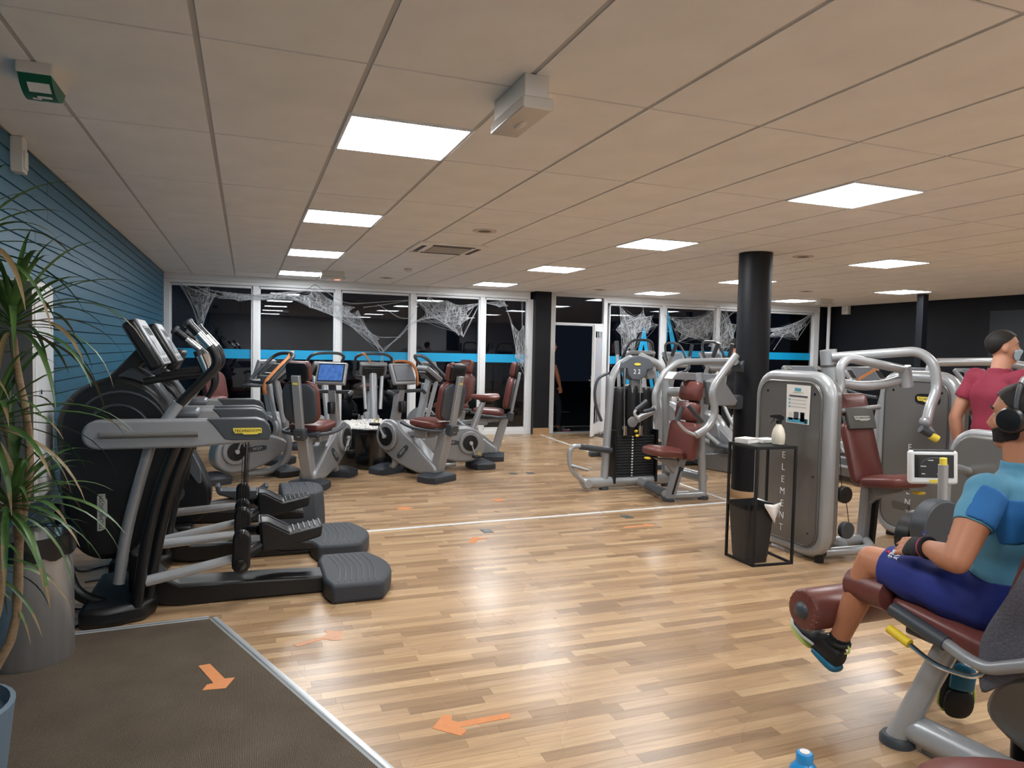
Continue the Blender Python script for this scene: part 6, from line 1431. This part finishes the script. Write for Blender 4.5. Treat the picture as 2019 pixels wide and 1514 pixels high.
    def beard(s, off=0.006):
        def test(n, t, p):
            if n not in ('head', 'neck'): return False
            d = p-s.hc; x = d.dot(s.R.col[0]); z = d.dot(s.R.col[2]); y = abs(d.dot(s.R.col[1]))
            if z < -0.125: return False
            if x < -0.022: return False
            if -0.072 < z < -0.044 and x > 0.074 and y < 0.024: return False
            return z < lerp(-0.004, -0.038, min(1, max(0, x/0.09))) and not (x > 0.088 and z > -0.042)
        return s.garment('beard', 'beard', s.root, test, off, thick=0.002)
def shoe(root, heel, toe, up, name='shoe', cols=('shoe_black', 'shoe_teal', 'shoe_lime', 'shoe_white'), L=None, k_=1.0):
    """A trainer from the heel's underside to the toe's underside."""
    heel, toe = V(heel), V(toe); f = (toe-heel).normalized(); u = V(up); u = (u-f*u.dot(f)).normalized(); s = f.cross(u)*k_; L = L or (toe-heel).length; u = u*k_
    def ring(x, w, z0, z1, n=12, cx=0.0):
        o = []
        for k in range(n):
            a = 2*PI*k/n; o.append(heel+f*(x*L)+s*(w*math.cos(a)*(1 if math.sin(a) < 0 else 0.86)+cx)+u*((z0+z1)/2+(z1-z0)/2*math.copysign(abs(math.sin(a))**0.75, math.sin(a))))
        return o
    st = [(0.0, 0.022, 0.03, 0.075), (0.03, 0.034, 0.025, 0.095), (0.14, 0.040, 0.022, 0.105), (0.30, 0.042, 0.022, 0.098), (0.48, 0.044, 0.022, 0.078), (0.66, 0.050, 0.024, 0.062), (0.84, 0.048, 0.026, 0.055), (0.96, 0.032, 0.032, 0.048), (1.0, 0.012, 0.036, 0.042)]
    o = obj(name, G().loft([ring(*x) for x in st]), cols[0], root, sub=1)
    so = [(-0.02, 0.022, 0.006, 0.03), (0.03, 0.040, 0.0, 0.034), (0.20, 0.043, 0.0, 0.034), (0.40, 0.042, 0.002, 0.032), (0.46, 0.043, 0.003, 0.031)]
    obj('heel_sole', G().loft([ring(*x) for x in so]), cols[1], o, sub=1)
    so = [(0.44, 0.043, 0.003, 0.031), (0.62, 0.051, 0.004, 0.031), (0.82, 0.052, 0.007, 0.034), (0.97, 0.036, 0.016, 0.040), (1.02, 0.012, 0.026, 0.040)]
    obj('front_sole', G().loft([ring(*x) for x in so]), cols[2], o, sub=1)
    for q in (-1, 1): obj('side_stripe', G().tube([heel+f*(x*L)+s*(q*w)+u*z for x, w, z in ((0.40, 0.0435, 0.050), (0.62, 0.051, 0.044), (0.84, 0.049, 0.046), (0.96, 0.03, 0.047))], 0.006, 6), cols[3], o)
    obj('collar', G().tube([heel+f*(L*(0.16+0.13*math.cos(2*PI*k/14)))+s*(0.032*math.sin(2*PI*k/14))+u*(0.112-0.004*math.cos(2*PI*k/14)) for k in range(14)], 0.009, 8, closed=True), cols[0], o)
    obj('laces', G().tube([heel+f*(L*x)+s*(0.016*(-1)**k)+u*z for k, (x, z) in enumerate(((0.38, 0.098), (0.44, 0.092), (0.50, 0.084), (0.56, 0.078), (0.62, 0.071)))], 0.003, 6), cols[3], o)
    obj('heel_tab', G().tube([heel+f*(L*0.01)+u*0.09, heel-f*(L*0.05)+u*0.11, heel+f*(L*0.01)+u*0.125], 0.004, 6, fil=0.02), cols[2], o)
    return o
# ---- the man on the leg extension
elL, wrL, hdL = fx(1886, 1106, 2.975), fx(1830, 1080, 3.055), fx(1750, 1072, 3.085)
man = Person(dict(pelvis=(3.31, -1.03, 0.635), neck=(3.31, -1.085, 1.10), head=(3.315, -1.05, 1.28), shL=(3.135, -1.065, 1.035), shR=(3.49, -1.07, 1.035), elL=elL, wrL=wrL, hdL=hdL, elR=(3.61, -1.0, 0.775), wrR=(3.50, -0.85, 0.795), hdR=(3.48, -0.75, 0.785),
    hipL=(3.205, -1.02, 0.635), hipR=(3.415, -1.02, 0.635), knL=(3.135, -0.615, 0.665), knR=(3.475, -0.63, 0.645), anL=(3.125, -0.465, 0.275), anR=(3.505, -0.665, 0.275), heL=(3.12, -0.475, 0.155), toL=(3.115, -0.215, 0.265), heR=(3.475, -0.725, 0.25), toR=(3.475, -0.70, 0.015), pnL=(0.72, 0.1, -0.70), pnR=(0, 0.2, -1), thL=-1.0, thR=1.0, cuL=0.22, cuR=0.3), (0, 1, 0), (-1, 0, 0), (-0.20, 1, -0.03)).build(0.0065)
man.finish('person', 'bearded man in blue shirt with headphones sitting on the leg extension', (3.31, -1.03, 0.545))
man.hair(); man.beard(); man.eyes()
UP = V((0, 0, 1))
def sh_test(n, t, p): return n == 'torso' and t > -1 or (n.startswith('arm') and t < 0.50)
man.garment('shirt', 'shirt_blue', man.root, lambda n, t, p: (n == 'torso' and p.z > 0.645 and p.z < 1.14) or (n == 'neck' and p.z < 1.115) or (n.startswith('arm') and t < 0.52), lambda p: 0.008+0.012*max(0, min(1, (0.76-p.z)/0.1))+0.0025*math.sin(p.z*60+p.x*25+p.y*20)+0.0015*math.sin(p.y*80), 'light blue sports shirt')
man.garment('shirt_panel', 'shirt_royal', man.root, lambda n, t, p: (n == 'torso' and 0.90-abs(p.x-3.31)*0.3 < p.z < 1.02 and p.y < -1.09 and abs(p.x-3.31) > 0.05) or (n.startswith('arm') and 0.0 < t < 0.50 and p.y < -1.072-0.06*(p.z-0.9)), 0.012, 'royal blue back panel of the shirt')
man.garment('shorts', 'shorts_blue', man.root, lambda n, t, p: (n == 'torso' and p.z < 0.73) or (n.startswith('thigh') and t < 0.86), lambda p: 0.015+0.004*math.sin(p.y*45+p.x*30), 'blue sports shorts with lettering')
for sd in 'LR':
    man.garment('glove', 'cloth_black', man.root, lambda n, t, p, sd=sd: (n == 'hand'+sd and (p-man.J['wr'+sd]).dot(man.__dict__['hdir'+sd]) < 0.105) or (n == 'fore'+sd and t > 0.90), 0.0035, 'black fingerless training glove')
    w_ = man.J['wr'+sd]; d = man.__dict__['hdir'+sd]; x, y = frame_of(d)
    obj('glove_strap', G().tube([w_+x*(0.037*math.cos(2*PI*k/20))+y*(0.034*math.sin(2*PI*k/20)) for k in range(20)], 0.008, 8, closed=True), 'cloth_black', man.root)
    obj('glove_piping', G().tube([w_+d*0.012+x*(0.039*math.cos(2*PI*k/20))+y*(0.036*math.sin(2*PI*k/20)) for k in range(20)], 0.0025, 6, closed=True), 'pink_print', man.root)
    man.garment('sock', 'cloth_black', man.root, lambda n, t, p, sd=sd: n == 'foot'+sd or (n == 'shin'+sd and t > 0.90), 0.004, 'black ankle sock')
shoe(man.root, man.J['heL']+V((0, 0.005, -0.012)), man.J['toL']+V((0, 0.005, -0.012)), (0, -0.4, 0.9), k_=1.2); shoe(man.root, man.J['heR']+V((0.0, -0.055, 0)), man.J['toR']+V((0.0, -0.055, 0)), (0.6, 0.8, 0.1), cols=('shoe_black', 'shoe_teal', 'shoe_black', 'shoe_lime'), k_=1.25)
# lettering on the left leg of the shorts (on the side and top of the thigh near the knee)
def leg_text(s, y, m, size, dz=0.0):
    q = (man.J['knL']-man.J['hipL']).normalized(); n = V((-0.50, 0, 0.86)); n = (n-q*n.dot(q)).normalized(); Yr = -q
    text_part('shorts_print', s, m, man.root, man.J['hipL']+q*y+n*(0.088+dz), Yr.cross(n), Yr, size, 0.005)
q = (man.J['knL']-man.J['hipL']).normalized()
leg_text('LDAY', 0.285, 'white_paint', 0.026); leg_text('NALS', 0.309, 'white_paint', 0.023, -0.003); leg_text('8', 0.330, 'pink_print', 0.026, -0.006)
# headphones
hp = thing('headphones', 'black over ear headphones worn by the sitting man', 'headphones', man.hc, world=True)
Pt = man.Pt; arcp = [Pt(-0.010-0.012*math.cos(a), 0.094*math.cos(a), 0.020+0.118*math.sin(a)) for a in [PI*k/16 for k in range(17)]]
obj('headband', G().tube(arcp, 0.014, 10, sq=0.5, up=man.hf), 'dark_grey', hp); obj('band_pad', G().tube(arcp[5:12], 0.016, 10, sq=0.55, up=man.hf), 'shroud_dark', hp)
for q_ in (-1, 1):
    ax = V(man.R.col[1])*q_
    obj('ear_cup', G().lathe([(0.036, 0.0), (0.044, 0.006), (0.045, 0.022), (0.038, 0.036), (0.012, 0.040)], Pt(-0.008, q_*0.082, 0.0), ax, 26), 'black_plastic', hp); obj('ear_cushion', G().lathe([(0.030, -0.014), (0.042, -0.010), (0.043, 0.0), (0.036, 0.004)], Pt(-0.008, q_*0.082, -0.005), ax, 24), 'black_matte', hp)
    obj('slider', G().tube([Pt(-0.010, q_*0.100, -0.005), Pt(-0.012, q_*0.102, 0.035)], 0.010, 8, sq=0.5), 'black_plastic', hp)
# ---- standing people
def standing(name, label, base, ang, h, shirt, legs, skin, pose=None, hm=None, short=False, voxel=0.010, shoecols=('shoe_black', 'shoe_black', 'shoe_black', 'shoe_white')):
    """h is the height; pose overrides joints given in units of height: (forward, left, up)."""
    f = V((math.cos(ang), math.sin(ang), 0)); l = V((-f.y, f.x, 0)); b = V(base); W = lambda p: b+f*(p[0]*h)+l*(p[1]*h)+V((0, 0, p[2]*h))
    J = dict(pelvis=(0, 0, 0.52), neck=(0.0, 0, 0.815), head=(0.02, 0, 0.925), shL=(0, 0.105, 0.80), shR=(0, -0.105, 0.80), elL=(-0.02, 0.135, 0.625), elR=(-0.02, -0.135, 0.625), wrL=(0.04, 0.135, 0.485), wrR=(0.04, -0.135, 0.485), hdL=(0.06, 0.13, 0.42), hdR=(0.06, -0.13, 0.42),
        hipL=(0, 0.055, 0.51), hipR=(0, -0.055, 0.51), knL=(0.01, 0.06, 0.285), knR=(0.01, -0.06, 0.285), anL=(-0.01, 0.06, 0.055), anR=(-0.01, -0.06, 0.055), heL=(-0.03, 0.06, 0.0), heR=(-0.03, -0.06, 0.0), toL=(0.125, 0.07, 0.0), toR=(0.125, -0.07, 0.0))
    J.update(pose or {}); J = {k: W(v) for k, v in J.items()}
    for sd, sg in (('L', -1), ('R', 1)): J['pn'+sd] = l*sg
    J['thL'] = 1.0; J['thR'] = -1.0
    thl, thr = J.pop('thL'), J.pop('thR')
    p = Person(J, f, l, (f*math.cos(hm)+l*math.sin(hm)) if hm else None); p.J['thL'] = thl; p.J['thR'] = thr
    p.build(voxel); p.finish(name, label, base, skin); p.hair(); p.eyes()
    zh = W((0, 0, 0.47)).z; zs = W((0, 0, 0.50)).z
    p.garment('shirt', shirt, p.root, lambda n, t, q: (n == 'torso' and q.z > zh and q.z < p.J['neck'].z+0.05) or (n == 'neck' and q.z < p.J['neck'].z+0.012) or (n.startswith('thigh') and q.z > zh) or (n.startswith('arm') and t < 0.55), lambda q: 0.014+0.004*math.sin(q.z*30+q.x*15))
    lim = 0.9 if short else 2
    p.garment('shorts' if short else 'trousers', legs, p.root, lambda n, t, q: (n == 'torso' and q.z < zs) or (n.startswith('thigh') and t < lim) or (not short and n.startswith('shin') and t < 0.97), 0.012)
    for sd in 'LR': shoe(p.root, p.J['he'+sd], p.J['to'+sd], (0, 0, 1), cols=shoecols)
    return p
rm = standing('person', 'man in a red T shirt and face mask standing by the tower machines', (5.67, 0.70, 0), -0.12, 1.70, 'shirt_red', 'cloth_black', 'skin_light', short=True, pose=dict(elL=(-0.05, 0.15, 0.63), wrL=(-0.02, 0.15, 0.49), hdL=(0.0, 0.145, 0.42)), hm=-0.55)
def _mask(n, t, p):
    if n != 'head': return False
    d = p-rm.hc; x = d.dot(rm.R.col[0]); z = d.dot(rm.R.col[2]); return x > 0.030 and -0.115 < z < -0.002
rm.garment('face_mask', 'mask_blue', rm.root, _mask, 0.014, 'pale blue face mask')
dm = standing('person', 'man in dark clothes stepping through the dark outside the open door', (6.14, 9.62, -0.02), -0.25, 1.74, 'cloth_navy', 'cloth_navy', 'skin', pose=dict(knR=(0.10, -0.06, 0.285), anR=(0.10, -0.06, 0.06), heR=(0.08, -0.06, 0.0), toR=(0.235, -0.07, 0.0), knL=(-0.02, 0.06, 0.29), anL=(-0.14, 0.06, 0.075), heL=(-0.17, 0.06, 0.02), toL=(-0.02, 0.07, 0.0), elR=(0.06, -0.135, 0.64), wrR=(0.10, -0.13, 0.50), hdR=(0.11, -0.12, 0.43)), voxel=0.012, shoecols=('shoe_black', 'shoe_black', 'pink_print', 'shoe_white'))
wp = standing('person', 'person in a black top exercising half hidden behind the round column', (8.36, 7.02, 0.0), 1.1, 1.78, 'cloth_black', 'cloth_black', 'skin_light', pose=dict(elL=(0.10, 0.17, 0.68), wrL=(0.24, 0.12, 0.72), hdL=(0.30, 0.11, 0.74), elR=(0.10, -0.15, 0.68), wrR=(0.24, -0.11, 0.72), hdR=(0.30, -0.11, 0.74)), voxel=0.012)
# ================================================================== cobweb decoration stretched over the windows
def cobweb(px, label, n=26, Y=9.03, seed=1, strands=()):
    rnd = random.Random(seed); P = [fy(x, y, Y) for x, y in px]; N = len(P); c = sum(P, V())/N
    t = thing('cobweb', label, 'cobweb', c, group='stretched cobweb decorations', world=True)
    # scalloped outline: the rim sags inwards between its anchor points
    rim = []
    for i in range(N):
        a, b = P[i], P[(i+1) % N]; m = 6
        for k in range(m):
            u = k/m; p = lerp(a, b, u); p = p+(c-p)*(0.32*math.sin(PI*u)*0.8); p.y += rnd.uniform(-0.01, 0.01); rim.append(p)
    M_ = len(rim); vs = [c+V((0, -0.03, 0))]; fs = []; R = 5
    for r in range(1, R+1):
        for p in rim: q = lerp(c, p, r/R); q = q+V((rnd.uniform(-.006, .006), -0.03*(1-r/R)+rnd.uniform(-.008, .008), rnd.uniform(-.006, .006))) if r < R else p; vs.append(q)
    for k in range(M_):
        k2 = (k+1) % M_; fs.append((0, 1+k, 1+k2))
        for r in range(R-1): fs.append((1+r*M_+k, 1+(r+1)*M_+k, 1+(r+1)*M_+k2, 1+r*M_+k2))
    obj('web_sheet', G().add(vs, fs), 'cobweb', t, ang=3)
    g = G()
    def thread(a, b, r, sag): 
        m = lerp(a, b, 0.5)+V((0, 0, -sag)); g.tube([a, lerp(lerp(a, m, 0.5), lerp(m, b, 0.0), 0.0)+V((0, 0, -sag*0.25)), m, lerp(m, b, 0.5)+V((0, 0, -sag*0.25)), b], r, 3, caps=False)
    for i in range(M_): thread(rim[i], rim[(i+1) % M_], 0.0020, 0.0)
    for k in range(n):
        a = rim[rnd.randrange(M_)]+V((0, -0.01, 0)); b = rim[rnd.randrange(M_)]+V((0, -0.012, 0))
        if (a-b).length > 0.08: thread(a, b, rnd.uniform(0.0008, 0.0016), (a-b).length*0.04)
    for s in strands:
        q = [fy(x, y, Y-0.005) for x, y in s]
        for k in range(3):
            j = [p+V((rnd.uniform(-.012, .012), rnd.uniform(-.01, .01), rnd.uniform(-.012, .012))) for p in q]; g.tube(round_path(j, 0.2, 4), 0.0018, 3, caps=False)
    o = obj('web_threads', g, 'web_thread', t, ang=3); o['kind'] = 'stuff'
cobweb([(352, 556), (412, 566), (428, 580), (410, 612), (400, 645), (393, 645), (383, 600)], 'cobweb pulled to a point above the cross trainer handles', 40, seed=1, strands=([(350, 556), (390, 575), (440, 588), (500, 590), (560, 582)], [(352, 557), (380, 600), (396, 655)], [(425, 575), (405, 620), (398, 655)]))
cobweb([(405, 570), (440, 580), (500, 582), (560, 576), (600, 572), (590, 592), (540, 590), (470, 594), (430, 588)], 'long sagging band of cobweb over the first two window panes', 50, seed=2, strands=([(380, 562), (430, 585), (500, 586), (600, 575), (620, 560)],))
cobweb([(565, 582), (620, 568), (668, 598), (700, 606), (705, 628), (665, 628), (610, 606)], 'cobweb hammock across the mullion above the lit screen', 60, seed=3, strands=([(560, 580), (620, 608), (668, 626), (720, 650)], [(620, 560), (680, 600), (812, 592)]))
cobweb([(668, 606), (706, 612), (716, 640), (748, 668), (757, 692), (752, 696), (735, 672), (690, 642), (668, 626)], 'cobweb drawn down to a knot above the tape hung bike', 50, seed=4, strands=([(665, 628), (700, 648), (755, 688), (752, 700)], [(757, 688), (790, 664), (812, 636)], [(757, 692), (800, 650), (815, 618)], [(716, 606), (760, 600), (812, 592)], [(745, 600), (790, 628), (812, 626)], [(712, 640), (740, 666), (790, 664)], [(753, 695), (752, 712), (745, 730)], [(755, 690), (756, 716)]))
cobweb([(815, 592), (842, 583), (880, 592), (946, 598), (925, 628), (914, 664), (905, 662), (882, 642), (858, 622), (818, 634), (838, 612)], 'broad cobweb with a hanging tip across the fourth window pane', 80, seed=5, strands=([(815, 636), (858, 622), (905, 660)], [(946, 598), (925, 640), (914, 665)], [(838, 583), (848, 560)]))
cobweb([(957, 597), (995, 590), (1002, 603), (985, 606)], 'small cobweb roll at the top of the narrow window', 24, seed=6, strands=([(995, 598), (1008, 635), (1012, 650)], [(1030, 595), (1030, 650)]))
cobweb([(1010, 640), (1032, 642), (1040, 690), (1041, 705), (1036, 738), (1028, 724), (1015, 704), (1018, 690)], 'narrow cobweb hanging beside the black square pillar', 50, seed=7, strands=([(1008, 636), (1018, 690), (1016, 702), (1034, 740)],))
cobweb([(1221, 601), (1248, 628), (1268, 612), (1288, 622), (1296, 640), (1278, 656), (1256, 656), (1250, 698), (1226, 700), (1214, 650)], 'torn cobweb fan hanging beside the open door', 90, seed=8, strands=([(1221, 601), (1225, 650), (1226, 700)], [(1268, 612), (1268, 590)], [(1221, 601), (1240, 650), (1245, 700)]))
cobweb([(1312, 622), (1345, 630), (1400, 622), (1418, 602), (1412, 650), (1398, 676), (1372, 668), (1338, 674), (1330, 650)], 'wide cobweb sheet over the blue pulse line window', 110, seed=9, strands=([(1312, 622), (1325, 655), (1312, 652)],))
cobweb([(1418, 602), (1432, 612), (1452, 640), (1456, 690), (1440, 682), (1420, 704), (1398, 700), (1396, 682), (1410, 655)], 'ragged cobweb next to the round column', 80, seed=10, strands=([(1430, 606), (1445, 650), (1446, 690)], [(1418, 640), (1452, 610)]))
cobweb([(1514, 648), (1556, 640), (1606, 616), (1590, 640), (1572, 670), (1560, 654), (1540, 664), (1514, 664)], 'cobweb strung from the last window mullion towards the column', 60, seed=11, strands=([(1608, 614), (1560, 645), (1514, 655)], [(1606, 620), (1585, 650), (1570, 672)], [(1545, 660), (1525, 690)]))
